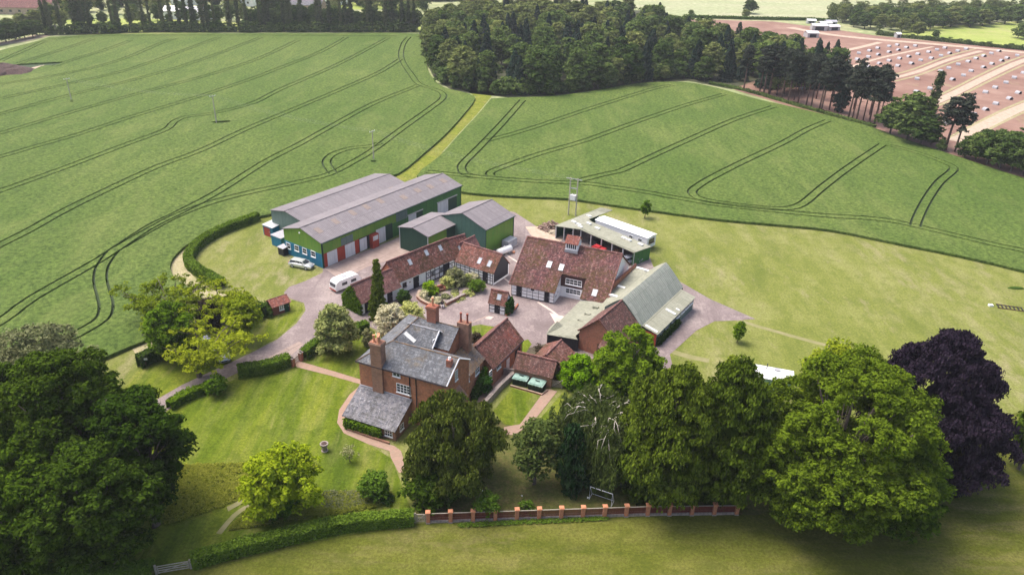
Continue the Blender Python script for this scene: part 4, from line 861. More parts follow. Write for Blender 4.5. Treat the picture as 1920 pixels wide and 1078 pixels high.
# things in the open shed
q = fP.w(LP*.42, -.6); r = empty('farm_trailer', (q.x, q.y, 0), fP.a+.1, 'red farm machine parked at the front of the open shed', 'trailer')
b = MB(); b.box(-1.3, -.7, .55, 1.3, .7, 1.3); b.box(-1.1, -.55, 1.3, .2, .55, 1.5); b.build('body', M['red'], r)
for x in (-.8, .8):
    for y in (-.75, .75): b = MB(); b.tube([(x, y-.1, .4), (x, y+.1, .4)], .4, 12); b.build('wheel', M['rubber'], r)
b = MB(); b.tube([(1.3, 0, .6), (2.1, 0, .5)], .06, 6); b.build('drawbar', M['steel'], r)
for (x, y, sx, sy, sz, mt, nm, lb, ct) in ((.2, 1.6, 1.1, .7, 1.3, 'black', 'machine', 'dark machine parked at the left end of the open shed', 'machine'), (.65, 1.5, .9, .7, 1.0, 'wood', 'crate', 'brown crate standing in the middle of the open shed', 'crate')):
    q = fP.w(LP*x, y); r = empty(nm, (q.x, q.y, 0), fP.a, lb, ct); b = MB(); b.box(-sx, -sy, .2, sx, sy, sz); b.box(-sx*.6, -sy*.6, sz, sx*.4, sy*.6, sz+.4); b.build('body', M[mt], r); b = MB(); b.box(-sx, -sy, 0, -sx+.2, sy, .2); b.box(sx-.2, -sy, 0, sx, sy, .2); b.build('runner', M['wood'], r)
# mobile home with white roof behind it
zQ = 3.0; o = G(1214.5, 445.4, zQ); e = G(1231, 437.5, zQ); bk = G(1117, 411, zQ)
fQ = Fr(o.x, o.y, math.atan2(o.y-bk.y, o.x-bk.x)); LQ = (o-bk).length; WQ = abs(fQ.loc(e).y); fQ = Fr(*fQ.w(-LQ, 0)[:2], fQ.a)
Q = gable('mobile_home', fQ, LQ, WQ, 2.8, 3.0, M['white'], M['plastic_white'], 'long mobile home with a bright white roof behind the open shed', 'mobile home', oh=.12, og=.15, th=.08, cap=None, z0=.5)
window(Q['root'], Q['R'], (WQ*.5, 1.9), WQ*.6, .9, 2, 1, 'wood', px=False); window(Q['root'], Q['F'], (LQ*.87, 1.9), .9, .7, 2, 1, px=False); window(Q['root'], Q['F'], (LQ*.7, 1.9), .9, .7, 2, 1, px=False)
b = MB(); [b.box(x, .3, 0, x+.3, WQ-.3, .5) for x in (1, LQ/2, LQ-1.5)]; b.build('support', M['black'], Q['root'])
# ---------------------------------------------------------------- brick farmhouse
fR, LR = fit((672.6, 675), (837, 721), 7.5); he = 7.5; hr = 9.4; WR = 6.2
root = empty('farmhouse', (fR.x, fR.y, 0), fR.a, 'red brick farmhouse with grey slate roofs and tall chimneys', 'house')
xb = 6.4; yb0, yb1 = 6.7, 12.8; yr = 9.75; xe = 9.2
b = MB()
b.poly([(0,0,0),(LR,0,0),(LR,0,he),(0,0,he)]); b.poly([(LR,0,0),(LR,WR,0),(LR,WR,he),(LR,WR/2,hr-.02),(LR,0,he)]); b.poly([(LR,WR,0),(xb,WR,0),(xb,WR,he),(LR,WR,he)])
b.poly([(0,yb1,0),(0,0,0),(0,0,he),(0,yb1,he)]); b.poly([(xe,yb1,0),(0,yb1,0),(0,yb1,he),(xe,yb1,he)]); b.poly([(xe,yb0,0),(xe,yb1,0),(xe,yb1,he),(xe,yr,hr-.02),(xe,yb0,he)]); b.poly([(xb,yb0,0),(xe,yb0,0),(xe,yb0,he),(xb,yb0,he)])
b.build('wall', M['brick_orange'], root)
th = .12; rf = MB(); o = .25; k = (hr-he)/(WR/2); xr = 3.2; kx = (hr-he)/xr
def z_(d): return he-k*d+th
A_ = (-o,-o,he-k*o+th)
rf.slab([A_, (LR+.15,-o,he-k*o+th), (LR+.15,WR/2,hr+th), (xr,WR/2,hr+th)], th)
rf.slab([(LR+.15,WR,he+th), (xb,WR,he+th), (xr,WR/2,hr+th), (LR+.15,WR/2,hr+th)], th)
rf.slab([(-o,yb1+o,he-k*o+th), A_, (xr,WR/2,hr+th), (xr,yr,hr+th)], th)
rf.slab([(xr,WR/2,hr+th), (xb,WR,he+th), (xb,yb0,he+th), (xr,yr,hr+th)], th)
rf.slab([(xb,yb0,he+th), (xe+.15,yb0,he+th), (xe+.15,yr,hr+th), (xr,yr,hr+th)], th)
rf.slab([(xe+.15,yb1+o,he-k*o+th), (-o,yb1+o,he-k*o+th), (xr,yr,hr+th), (xe+.15,yr,hr+th)], th)
ro = rf.build('roof', M['slate'], root)
c = MB(); c.tube([A_, (xr,WR/2,hr+th), (LR+.15,WR/2,hr+th)], .1, 5); c.tube([(xr,WR/2,hr+th),(xr,yr,hr+th),(xe+.15,yr,hr+th)], .1, 5); c.tube([(-o,yb1+o,he-k*o+th),(xr,yr,hr+th)], .1, 5); c.build('ridge_cap', M['slate_lichen'], ro)
# glazed middle gable
b = MB(); ym, hw, xg, hz = 7.9, 1.95, 7.1, he+1.95
b.slab([(2.6,ym-hw,he+.35),(xg+.25,ym-hw,he+.35),(xg+.25,ym,hz),(2.6,ym,hz)], .1); b.slab([(xg+.25,ym+hw,he+.35),(2.6,ym+hw,he+.35),(2.6,ym,hz),(xg+.25,ym,hz)], .1); mr = b.build('dormer_roof', M['slate'], root)
b = MB(); b.prism([(xb-.5,ym-hw+.1),(xg,ym-hw+.1),(xg,ym+hw-.1),(xb-.5,ym+hw-.1)], he-2, he+.35); b.poly([(xg,ym-hw+.1,he+.35),(xg,ym+hw-.1,he+.35),(xg,ym,hz-.1)]); b.build('dormer_wall', M['brick'], mr)
b = MB(); b.tube([(xg+.27,ym-hw,he+.35),(xg+.27,ym,hz+.05),(xg+.27,ym+hw,he+.35)], .09, 4); b.build('bargeboard', M['white'], mr)
PG = Patch(fR, (xg,0,0), (0,1,0), (0,0,1)); window(mr, PG, (ym, he+.75), 2.7, .95, 6, 2, px=False); b = MB(); b.tube([(2.6,ym,hz+.03),(xg,ym,hz+.03)], .08, 5); b.build('ridge_cap', M['lead'], mr)
b = MB(); b.slab([(5.0,5.3,he+.95),(5.0,6.0,he+.95),(3.5,6.0,hr+.05),(3.5,5.3,hr+.05)], .1); b.build('rooflight', M['roofwhite'], ro)
F = Patch(fR,(0,0,0),(1,0,0),(0,0,1)); RW = Patch(fR,(LR,0,0),(0,1,0),(0,0,1))
window(root, F, (743.5, 702), 1.1, .62, 2, 1); window(root, F, (757, 729), 2.05, 1.35, 4, 3); 
for u in (7.4, 8.3): b = MB(); b.tube([(u,-.08,he-.2),(u,-.08,.5)], .06, 6); b.build('drainpipe', M['black'], root)
g = MB(); g.tube([(-.2,-.33,he-.14),(LR+.1,-.33,he-.14)], .07, 6); g.tube([(-.33,-.3,he-.14),(-.33,yb1,he-.14)], .07, 6); g.build('gutter', M['black'], root)
window(root, RW, (WR*.42, he-.2), .75, 1.5, 2, 4, px=False); b = MB(); b.tube([(LR+.17,-o,he-.05),(LR+.17,WR/2,hr+.1),(LR+.17,WR,he+.05)], .09, 4); b.build('bargeboard', M['white'], root)
b = MB(); b.box(LR-.02, .3, 0, LR+1.2, 3.2, 4.2); b.slab([(LR+1.3,.2,4.1),(LR+1.3,3.4,4.1),(LR,3.4,5.4),(LR,.2,5.4)], .1); b.build('porch', M['brick_dark'], root)
chimney(root, 2.05, -.35, 3.6, .75, 0, zat(*fR.w(2.8, .2)[:2], 640), [(2.5, .0), (3.1, .2), (2.9, .5), (3.2, -.1)], 'brick_dark', 'terracotta', 1.0)
chimney(root, 4.6, 9.5, 5.95, 10.5, 6, zat(*fR.w(5.3, 10.0)[:2], 573), [(5.3, 10.0)], 'brick', 'terracotta', 1.2)
chimney(root, 11.55, 1.8, 12.2, 2.45, 7, zat(*fR.w(11.9, 2.1)[:2], 674), [(11.88, 2.13)], 'brick', 'white', .35, False)
# slate lean-to
lx0, lx1, ly = .0, 7.55, -4.1
b = MB(); b.slab([(lx0-.1,ly-.25,1.72),(lx1+.1,ly-.25,1.72),(lx1+.1,-.01,3.75),(lx0-.1,-.01,3.75)], .12); b.build('lean_to_roof', M['slate_dark'], root)
b = MB(); b.hexa([(lx0+.1,ly+.1,0),(lx1-.1,ly+.1,0),(lx1-.1,-.01,0),(lx0+.1,-.01,0),(lx0+.1,ly+.1,1.7),(lx1-.1,ly+.1,1.7),(lx1-.1,-.01,3.55),(lx0+.1,-.01,3.55)]); b.build('lean_to_wall', M['brick_dark'], root)
PL = Patch(fR,(0,ly+.1,0),(1,0,0),(0,0,1)); window(root, PL, (6.5, .95), 1.1, .9, 3, 2, px=False); PL2 = Patch(fR,(lx1-.1,0,0),(0,1,0),(0,0,1)); window(root, PL2, (-2.5, 1.2), .9, .9, 2, 2, px=False)
b = MB(); b.tube([(lx0,-.06,3.8),(lx1,-.06,3.8)], .08, 4); b.build('flashing', M['lead'], root)
# T: lichen covered rear wing
cT = fR.w(12.1, 6.25); fT = Fr(cT.x, cT.y, fR.a+math.pi/2)
T = gable('rear_wing', fT, 5.3, 5.0, 4.35, 6.3, M['brick_orange'], M['slate_lichen'], 'brick wing with a lichen covered slate roof behind the farmhouse gable', 'house', cap='slate_lichen', oh=.2, capw=.1)
window(T['root'], T['F'], (894.5, 694), 1.25, 1.2, 3, 2); window(T['root'], T['F'], (876.5, 711), .9, 1.1, 2, 2)
chimney(T['root'], 3.7, 1.5, 4.7, 3.2, 4, zat(*fT.w(4.2, 2.3)[:2], 604), [(4.2, 1.9), (4.1, 2.8)], 'brick_dark', 'pot_dark', 1.4, False)
b = MB(); b.tube([(.1,-.07,4.4),(.1,-.07,.2)], .06, 6); b.build('drainpipe', M['black'], T['root'])
fU, LU = fit((923.5, 690), (978.6, 636), 3.0); q_ = fU.w(LU, 2.6); hU = zat(q_.x, q_.y, 598.5)
U = gable('kitchen_wing', fU, LU, 5.2, 3.0, hU, M['brick_orange'], M['tile_red'], 'brick wing with a long red tiled roof running from the farmhouse towards the yard', 'house', cap='tile_pink', oh=.25)
window(U['root'], U['F'], (935, 684.5), 1.2, 1.1, 3, 2); window(U['root'], U['F'], (919.5, 703), .8, 1.5, 2, 3); door(U['root'], U['F'], (952, 685), .9, 2.0, 'white'); door(U['root'], U['F'], (970, 668), 1.6, 2.1, 'black')
panel(U, 'SF', (958, 630), 2.6, 2.2, 'tile_new', 'tile_patch', .012)
b = MB(); b.tube([(U['L']-.05,-.1,2.9),(U['L']-.05,-.1,0)], .05, 6); b.tube([(-.2,-.32,2.9),(LU,-.32,2.9)], .07, 6); b.build('gutter', M['black'], U['root'])
# outbuildings
fV, LV = fit((964.4, 688.5), (1034.5, 706), 2.0); WV = 4.0
for _ in range(8): q = fV.w(0, WV/2); h = zat(q.x, q.y, 661); WV = 2*max(1.3, fV.loc(G(971.9, 661, h)).y)
WV = min(WV, 4.6); q = fV.w(0, WV/2); h = zat(q.x, q.y, 661)
V = gable('outhouse', fV, LV, WV, 2.0, h, M['brick_dark'], M['tile_dark'], 'low brick outhouse with a dark tiled roof just behind the two green tanks', 'outhouse', cap='tile_pink')
door(V['root'], V['R'], (WV*.4, 0), .9, 1.7, 'wood', px=False)
aW = fR.a+math.pi/2; c0 = G(1048.7, 688.5, 2.2); c1 = G(1075, 661, 2.2); fW = Fr(c0.x, c0.y, math.atan2(c1.y-c0.y, c1.x-c0.x)); LW_ = (c1-c0).length; WW = 4.2; q = fW.w(LW_, WW/2); h = max(3.2, min(5, zat(q.x, q.y, 639.3)))
W_ = gable('outhouse', fW, LW_, WW, 2.2, h, M['brick_dark'], M['tile_red'], 'small outhouse with a pink ridged tiled roof beside the bright laurel hedge', 'outhouse', cap='tile_pink')
door(W_['root'], W_['F'], (LW_*.5, 0), .9, 1.8, 'wood', px=False)
# hut with ivy in the yard
fH, LH = fit((916.5, 584.4), (947, 591), 0); WH = 2.6; q = fH.w(0, WH/2); h = max(2.6, min(3.4, zat(q.x, q.y, 543.5)))
for _ in range(6): q = fH.w(0, WH/2); h = zat(q.x, q.y, 543); WH = max(2.0, min(3.6, 2*fH.loc(G(921.8, 543, h)).y))
H_ = gable('yard_hut', fH, LH, WH, 1.9, h, M['white_wall'], M['tile_red'], 'small timbered hut in the middle of the yard with one roof window', 'hut', cap='tile_pink', og=.12)
timber(H_['root'], H_['F'], 0, LH, .05, 1.85, [.06, LH*.36], (.7, 1.3), .1); timber(H_['root'], H_['F'], 0, LH, .05, 1.85, [LH*.66, LH-.06], (.7, 1.3), .1); door(H_['root'], H_['F'], (LH*.51, 0), .75, 1.75, 'black', px=False)
rooflight(H_, 'SF', (936, 557), .7, .95)
# red garden shed
fS, LS = fit((513.5, 593), (544.7, 582.6), 0); WS = 2.3
S = gable('wooden_shed', fS, LS, WS, 1.7, 2.4, noisy('red_timber', (.14,.045,.04), (.22,.08,.065), 4, .8, stretch=(.4,.4,6)), M['tile_new'], 'little reddish brown timber shed on the grass beside the drive', 'shed', cap='tile_pink', capw=.07)
window(S['root'], S['F'], (LS*.5, 1.1), .75, .8, 2, 3, px=False); door(S['root'], S['F'], (LS*.8, 0), .75, 1.55, 'clad_dark', px=False)

# ---------------------------------------------------------------- things about the yard
def lid_tank(px, label):
    tl, tr, br, bl = [G(*p, 1.1) for p in px]; fr = Fr(bl.x, bl.y, math.atan2(br.y-bl.y, br.x-bl.x)); w = (br-bl).length; d = abs(fr.loc(tl).y)
    r = empty('covered_tank', (fr.x, fr.y, 0), fr.a, label, 'tank', 'green lidded tanks by the brick path')
    b = MB(); b.box(.05, .05, .05, w-.05, d-.05, 1.0); b.build('tank_body', M['tank_side'], r)
    b = MB(); b.box(-.03, -.03, 1.0, w+.03, d+.03, 1.12); b.box(.15, .15, 1.12, w-.15, d-.15, 1.2)
    for i in range(4): b.box(.1+i*w*.24, -.07, .95, .22+i*w*.24, -.03, 1.1)
    lid = b.build('lid', M['tank_lid'], r)
    b = MB(); b.tube([(w*.35, d*.42, 1.22), (w*.42, d*.36, 1.3), (w*.55, d*.34, 1.3), (w*.65, d*.38, 1.22)], .06, 6); b.build('handle', M['black'], lid)
lid_tank([(972.7, 692), (998.5, 698), (987.5, 715), (960.2, 709)], 'left of the two green lidded tanks, next to the stone wall')
lid_tank([(1001, 700.5), (1028, 707), (1016.5, 726), (989.6, 718.5)], 'right of the two green lidded tanks, next to the brick path')
def wall_line(name, pts, h, t, mat, label, cat='wall', cap=None, z0=0):
    P = [G(*p) for p in pts]; o = P[0]; root = empty(name, (o.x, o.y, 0), 0, label, cat)
    Q = [(p.x-o.x, p.y-o.y) for p in P]; a, c = offs(Q, t/2), offs(Q, -t/2); b = MB()
    for i in range(len(Q)-1): b.hexa([(*c[i], z0), (*c[i+1], z0), (*a[i+1], z0), (*a[i], z0), (*c[i], h), (*c[i+1], h), (*a[i+1], h), (*a[i], h)])
    b.build('brickwork', M[mat], root)
    if cap:
        a, c = offs(Q, t/2+.06), offs(Q, -t/2-.06); b = MB()
        for i in range(len(Q)-1): b.hexa([(*c[i], h), (*c[i+1], h), (*a[i+1], h), (*a[i], h), (*c[i], h+.1), (*c[i+1], h+.1), (*a[i+1], h+.1), (*a[i], h+.1)])
        b.build('coping', M[cap], root)
    return root
wall_line('stone_wall', [(909, 763), (938, 730), (972, 699)], .95, .55, 'stonewall', 'grey stone garden wall along the small back lawn')
wall_line('brick_wall', [(944, 703), (968, 706)], 1.2, .3, 'stonewall', 'short rough wall between the brick wing and the dark tiled outhouse')
wall_line('brick_edging', [(957, 724), (1016, 741), (1026, 733)], .25, .25, 'brick', 'low brick edging in front of the two green tanks', 'edging')
wall_line('planter_wall', [(787, 549), (783, 560), (790, 567), (802, 573), (815, 578)], .5, .35, 'brick', 'curved brick wall at the left end of the courtyard planting', cap='brick_orange')
wall_line('planter_wall', [(836, 573), (850, 566), (866, 558), (880, 552), (889, 547)], .5, .35, 'brick', 'long low brick wall on the yard side of the courtyard planting', cap='stonewall')
wall_line('planter_wall', [(948, 593), (957, 588), (966, 580), (971, 572)], .3, .25, 'brick', 'curved brick kerb round the ivy of the yard hut')
wall_line('brick_edging', [(652, 806), (690, 820), (730, 833)], .35, .2, 'brick_dark', 'brick edging in front of the ivy under the slate lean-to', 'edging')
sheetpoly('planting_bed', [(787, 549), (783, 560), (802, 573), (836, 576), (889, 548), (880, 535), (830, 536)], .07, noisy('bed_soil', (.10,.085,.05), (.18,.16,.09), 2))
sheetpoly('courtyard_paving', [(822, 553), (850, 538), (880, 541), (882, 548), (858, 558), (835, 566)], .09, M['yard'])
sheetpoly('planting_bed', [(935, 665), (975, 655), (1000, 650), (1040, 640), (1060, 645), (1040, 668), (990, 672)], .06, noisy('bed_soil_dark', (.05,.04,.03), (.12,.1,.06), 2))
c = G(824, 545); r = empty('garden_bench', (c.x, c.y, 0), R(35), 'red brick seat built into the courtyard wall among the shrubs', 'seat')
b = MB(); b.box(-.9, 0, 0, .9, .25, 1.0); b.box(-.9, -.7, 0, -.65, 0, .75); b.box(.65, -.7, 0, .9, 0, .75); b.build('back', M['brick'], r); b = MB(); b.box(-.65, -.6, 0, .65, 0, .42); b.build('seat', M['wood'], r)
# cars
def car(px, ang, label, paint, L=4.6, Wd=1.78, H=1.45, estate=True):
    g = G(*px); r = empty('parked_car', (g.x, g.y, .05), ang, label, 'car')
    xs = [-2.3, -2.15, -1.3, 0, 1.0, 1.75, 2.15, 2.3]; zt = [.75, .95, 1.0, 1.0, .97, .86, .72, .5]; wy = [.76, .86, .89, .89, .88, .85, .78, .62]
    b = MB(); n = len(xs); ring = []
    for x, z, wd in zip(xs, zt, wy):
        i = len(b.v); b.v += [(x, -wd*.93, .22), (x, -wd, .45), (x, -wd*.98, z-.12), (x, -wd*.86, z), (x, wd*.86, z), (x, wd*.98, z-.12), (x, wd, .45), (x, wd*.93, .22)]; ring.append(i)
    for a in range(n-1):
        for j in range(8): k = (j+1)%8; b.f.append((ring[a]+j, ring[a+1]+j, ring[a+1]+k, ring[a]+k)[::-1]); b.m.append(0)
    b.f.append(tuple(ring[0]+j for j in range(8))[::-1]); b.m.append(0); b.f.append(tuple(ring[-1]+j for j in range(8))); b.m.append(0)
    b.build('body', M[paint], r, True)
    # cabin: glass house and roof
    cx = [(-2.05, .98, .80), (-1.75, 1.40, .66), (-.1, 1.45, .68), (.55, 1.38, .66), (1.25, .98, .78)] if estate else [(-1.9, .98, .78), (-1.2, 1.4, .64), (-.1, 1.45, .66), (.5, 1.36, .64), (1.2, .98, .76)]
    g_ = MB(); g_.poly([(cx[0][0], -cx[0][2], .95), (cx[4][0], -cx[4][2], .95), (cx[3][0], -cx[3][2], cx[3][1]-.02), (cx[2][0], -cx[2][2], cx[2][1]-.02), (cx[1][0], -cx[1][2], cx[1][1]-.02)])
    g_.poly([(cx[0][0], cx[0][2], .95), (cx[4][0], cx[4][2], .95), (cx[3][0], cx[3][2], cx[3][1]-.02), (cx[2][0], cx[2][2], cx[2][1]-.02), (cx[1][0], cx[1][2], cx[1][1]-.02)][::-1])
    g_.poly([(cx[4][0], -cx[4][2], .95), (cx[4][0], cx[4][2], .95), (cx[3][0], cx[3][2], cx[3][1]-.02), (cx[3][0], -cx[3][2], cx[3][1]-.02)]); g_.poly([(cx[0][0], cx[0][2], .95), (cx[0][0], -cx[0][2], .95), (cx[1][0], -cx[1][2], cx[1][1]-.02), (cx[1][0], cx[1][2], cx[1][1]-.02)])
    g_.build('window', M['glass'], r)
    rr = MB(); rr.slab([(cx[1][0]-.05, -.66, 1.42), (cx[3][0]+.05, -.66, 1.40), (cx[3][0]+.05, .66, 1.40), (cx[1][0]-.05, .66, 1.42)], .05); rr.slab([(cx[1][0], -.5, 1.45), (cx[3][0]-.1, -.5, 1.45), (cx[3][0]-.1, .5, 1.45), (cx[1][0], .5, 1.45)], .05)
    for s in (-1, 1):
        for (p, q) in ((cx[0], cx[1]), (cx[4], cx[3])): rr.tube([(p[0], s*p[2], .96), (q[0], s*q[2], q[1])], .045, 5)
        rr.tube([(-.75, s*.82, .96), (-.75, s*.69, 1.42)], .035, 5); rr.tube([(.2, s*.82, .96), (.15, s*.69, 1.42)], .03, 5)
    rr.build('roof', M[paint], r)
    for x in (-1.42, 1.42):
        for s in (-1, 1):
            wl = MB(); wl.tube([(x, s*.68, .32), (x, s*.9, .32)], .33, 16); w_ = wl.build('wheel', M['rubber'], r); rm = MB(); rm.tube([(x, s*.9, .32), (x, s*.915, .32)], .21, 12); rm.build('rim', M['steel'], w_)
    for s in (-1, 1):
        h = MB(); h.box(2.1, s*.62-.16, .6, 2.24, s*.62+.16, .74); h.build('headlight', M['roofwhite'], r); t = MB(); t.box(-2.28, s*.68-.1, .7, -2.16, s*.68+.1, .95); t.build('tail_light', M['red'], r)
        m_ = MB(); m_.box(.85, s*.98-.1, .95, 1.0, s*.98+.1, 1.08); m_.build('mirror', M[paint], r)
    b = MB(); b.box(2.2, -.45, .38, 2.33, .45, .52); b.build('grille', M['black'], r); return r
car((566, 501), R(-19), 'silver estate car parked on the grass by the blue gable', 'carpaint')
car((395, 655), R(-40), 'pale blue-grey car half hidden under the light green trees', 'carblue')
car((417, 668), R(-60), 'silver car whose front shows below the branches of the light green tree', 'carpaint', estate=False)
q = fP.w(LP*.9, 1.0); cr = car((1100, 500), fP.a+R(75), 'blue-grey car parked inside the right end of the open shed', 'carblue'); cr.location = (q.x, q.y, .05)
# caravan
g = G(630, 552); g2 = G(681, 532); av = math.atan2(g2.y-g.y, g2.x-g.x); fv = Fr(g.x, g.y, av); c = fv.w(2.7, 1.0)
r = empty('touring_caravan', (c.x, c.y, 0), av, 'white touring caravan parked beside the low tiled wing', 'caravan'); r.scale = (.88, .88, .86)
b = MB(); prof = [(-2.9, .5), (-2.95, 1.3), (-2.6, 2.25), (-2.1, 2.55), (1.8, 2.6), (2.5, 2.35), (2.9, 1.5), (2.95, .5)]
n = len(prof); b.v = [(x, -1.1, z) for x, z in prof]+[(x, 1.1, z) for x, z in prof]; b.f = [tuple(range(n))[::-1][::1], tuple(range(n, 2*n))]; b.m = [0, 0]
for i in range(n): j = (i+1)%n; b.f.append((i, j, n+j, n+i)); b.m.append(0)
bd = b.build('body', M['plastic_white'], r)
bv = bd.modifiers.new('bevel', 'BEVEL'); bv.width = .1; bv.segments = 2
for nm, bx in (('window', (-2.97, -.8, 1.35, -2.78, .8, 1.95)), ('window', (-1.5, -1.13, 1.3, -.3, -1.09, 1.9)), ('window', (.6, -1.13, 1.3, 1.8, -1.09, 1.9))): b = MB(); b.box(*bx); b.build(nm, M['glass'], r)
b = MB(); b.box(-.6, -.4, 2.58, .1, .4, 2.68); b.build('roof_hatch', M['lead'], r); b = MB(); b.box(-2.98, -1.0, .45, -2.9, 1.0, .7); b.build('bumper', M['redpaint'], r)
for s in (-1, 1): b = MB(); b.tube([(0, s*.9, .32), (0, s*1.1, .32)], .32, 14); b.build('wheel', M['rubber'], r)
b = MB(); b.tube([(2.9, -.4, .5), (4.1, 0, .5), (2.9, .4, .5)], .05, 5); b.build('drawbar', M['steel'], r)
# white roofed cabin among the trees at the right
zc = 2.7; a = G(1403, 680, zc); e = G(1486, 695, zc); fr = Fr(a.x, a.y-0, math.atan2(e.y-a.y, e.x-a.x)); c = G(1428, 708, zc); wd = 3.0; Lc = (e-a).length
o = fr.w(0, -wd); Cb = gable('green_cabin', Fr(o.x, o.y, fr.a), Lc, wd, 2.55, 2.7, noisy('pale_green_panels', (.24,.40,.37), (.33,.5,.46), 1), M['plastic_white'], 'cabin with white flat roof and pale green side between the cypress and the lime tree', 'cabin', cap=None, oh=.15, th=.07)
b = MB(); b.tube([(Lc*.42, wd*.75, 2.7), (Lc*.42, wd*.75, 3.6)], .07, 6); b.build('flue', M['black'], Cb['roof']); b = MB(); b.box(Lc*.6, wd*.7, 2.7, Lc*.72, wd*.9, 2.9); b.build('roof_vent', M['lead'], Cb['roof']); window(Cb['root'], Cb['F'], (Lc*.35, 1.6), 1.0, .8, 2, 1, px=False)
# red boarded fence with brick piers
pil = [803, 845, 887, 928.5, 969, 1010.5, 1052, 1092.5, 1133, 1173.5, 1213.5, 1254, 1296, 1338, 1380]
def pily(x): return 979.5-(x-803)*(.0335) if x < 1215 else 965.7-(x-1213)*.012
P = [G(x, pily(x)) for x in pil]
for i, p in enumerate(P):
    j = min(i, len(P)-2); an = math.atan2(P[j+1].y-P[j].y, P[j+1].x-P[j].x)
    nth = ['first','second','third','fourth','fifth','sixth','seventh','eighth','ninth','tenth','eleventh','twelfth','thirteenth','fourteenth','fifteenth'][i]
    r = empty('brick_pier', (p.x, p.y, 0), an, '%s brick pier of the red fence counted from the white gate' % nth, 'pier', 'brick piers of the red fence')
    b = MB(); b.box(-.24, -.24, 0, .24, .24, .15); b.build('base', M['stonewall'], r); b = MB(); b.box(-.2, -.2, .15, .2, .2, 1.5); b.build('shaft', M['brick_orange'], r); b = MB(); b.box(-.27, -.27, 1.5, .27, .27, 1.6); b.box(-.2, -.2, 1.6, .2, .2, 1.66); b.build('cap', M['terracotta'], r)
    if i < len(P)-1:
        d = (P[i+1]-p).length; r = empty('boarded_fence', (p.x, p.y, 0), an, 'red boarded panel right of the %s brick pier from the white gate' % nth, 'fence panel', 'red panels between the brick piers')
        b = MB(); b.box(.26, -.12, 0, d-.26, .12, .35); b.build('dwarf_wall', M['stonewall'], r)
        b = MB(); nb = 22
        for k in range(nb): x = .24+(d-.48)*k/nb; b.box(x, -.03, .38, x+(d-.48)/nb-.02, .0, 1.28+.0*(k % 2))
        b.build('board', M['fencewood'], r); b = MB(); b.box(.22, -.06, 1.28, d-.22, .04, 1.33); b.box(.22, .0, .6, d-.22, .05, .68); b.build('rail', M['wood_pale'], r)
def gate(px0, px1, h, mat, label, bars=5, name='field_gate', diag=True, posts=True, vert=False):
    a, b_ = G(*px0), G(*px1); an = math.atan2(b_.y-a.y, b_.x-a.x); L = (b_-a).length; r = empty(name, (a.x, a.y, 0), an, label, 'gate')
    f = MB(); f.box(0, -.04, .12, .09, .04, h); f.box(L-.09, -.04, .12, L, .04, h)
    for i in range(bars): z = .15+(h-.25)*i/(bars-1); f.box(.09, -.03, z, L-.09, .03, z+.09)
    if vert:
        n = int(L/.13)
        for i in range(1, n): f.box(L*i/n-.03, .03, .15, L*i/n+.03, .05, h)
    f.build('frame', M[mat], r)
    if diag: d = MB(); d.tube([(.05, -.05, .15), (L-.05, -.05, h-.05)], .045, 4); d.build('brace', M[mat], r)
    if posts:
        for x in (-.15, L+.15): p = MB(); p.box(x-.09, -.09, 0, x+.09, .09, h+.15); p.build('post', M[mat], r)
gate((781, 979), (797, 979), 1.2, 'wood_pale', 'pale wooden gate between the hedge and the red fence', 3, vert=True)
gate((297, 1076), (356, 1066), 1.1, 'wood_pale', 'long low wooden field gate at the bottom edge by the hedge', 4)
gate((1032, 726), (1051, 728), 1.2, 'wood_pale', 'weathered bar gate beside the right green tank', 6)
gate((1172, 724), (1196, 726), 1.2, 'wood', 'brown bar gate in the dark gap under the round tree', 6)
gate((552, 683), (563, 673), 1.0, 'wood_pale', 'small pale garden gate between two brick pillars', 3, 'garden_gate', False, False, True)
for (x, y, lb) in ((549.5, 687, 'brick gate pillar on the long hedge side of the garden gate'), (565, 676, 'brick gate pillar at the corner of the front lawn')):
    g = G(x, y); r = empty('gate_pillar', (g.x, g.y, 0), R(60), lb, 'pillar'); b = MB(); b.box(-.25, -.25, 0, .25, .25, 1.35); b.build('shaft', M['brick'], r); b = MB(); b.box(-.32, -.32, 1.35, .32, .32, 1.45); b.lathe((0, 0, 1.45), [(.1, 0), (.18, .12), (.18, .25), (.05, .35)], 8); b.build('cap', M['stonewall'], r)
# goal frame
pg = [(1104.5, 936), (1146, 950)]
a, b_ = G(*pg[0]), G(*pg[1]); r = empty('goal_frame', (a.x, a.y, 0), math.atan2(b_.y-a.y, b_.x-a.x), 'white tube goal frame standing in the shade behind the red fence', 'goal'); L = (b_-a).length
b = MB(); b.tube([(0,0,.05),(0,0,1.9),(L,0,1.9),(L,0,.05)], .04, 6); b.build('goal_mouth', M['white'], r); b = MB(); b.tube([(0,0,1.9),(-.0,1.0,.05),(L,1.0,.05),(L,0,1.9)], .03, 6); b.tube([(0,0,.05),(0,1.0,.05)], .03, 5); b.tube([(L,0,.05),(L,1.0,.05)], .03, 5); b.build('back_stay', M['white'], r)
# well head, tree tub
g = G(609, 845); r = empty('stone_urn', (g.x, g.y, 0), 0, 'round weathered stone urn standing alone on the lawn', 'urn')
b = MB(); b.lathe((0, 0, 0), [(.42, 0), (.42, .1), (.3, .18), (.33, .7), (.4, .85), (.52, 1.0), (.52, 1.15), (.38, 1.15)], 14); b.build('body', M['stonewall'], r); b = MB(); b.lathe((0, 0, 1.1), [(.38, 0), (.3, .1), (.05, .16)], 12); b.build('soil', M['soil'], r)
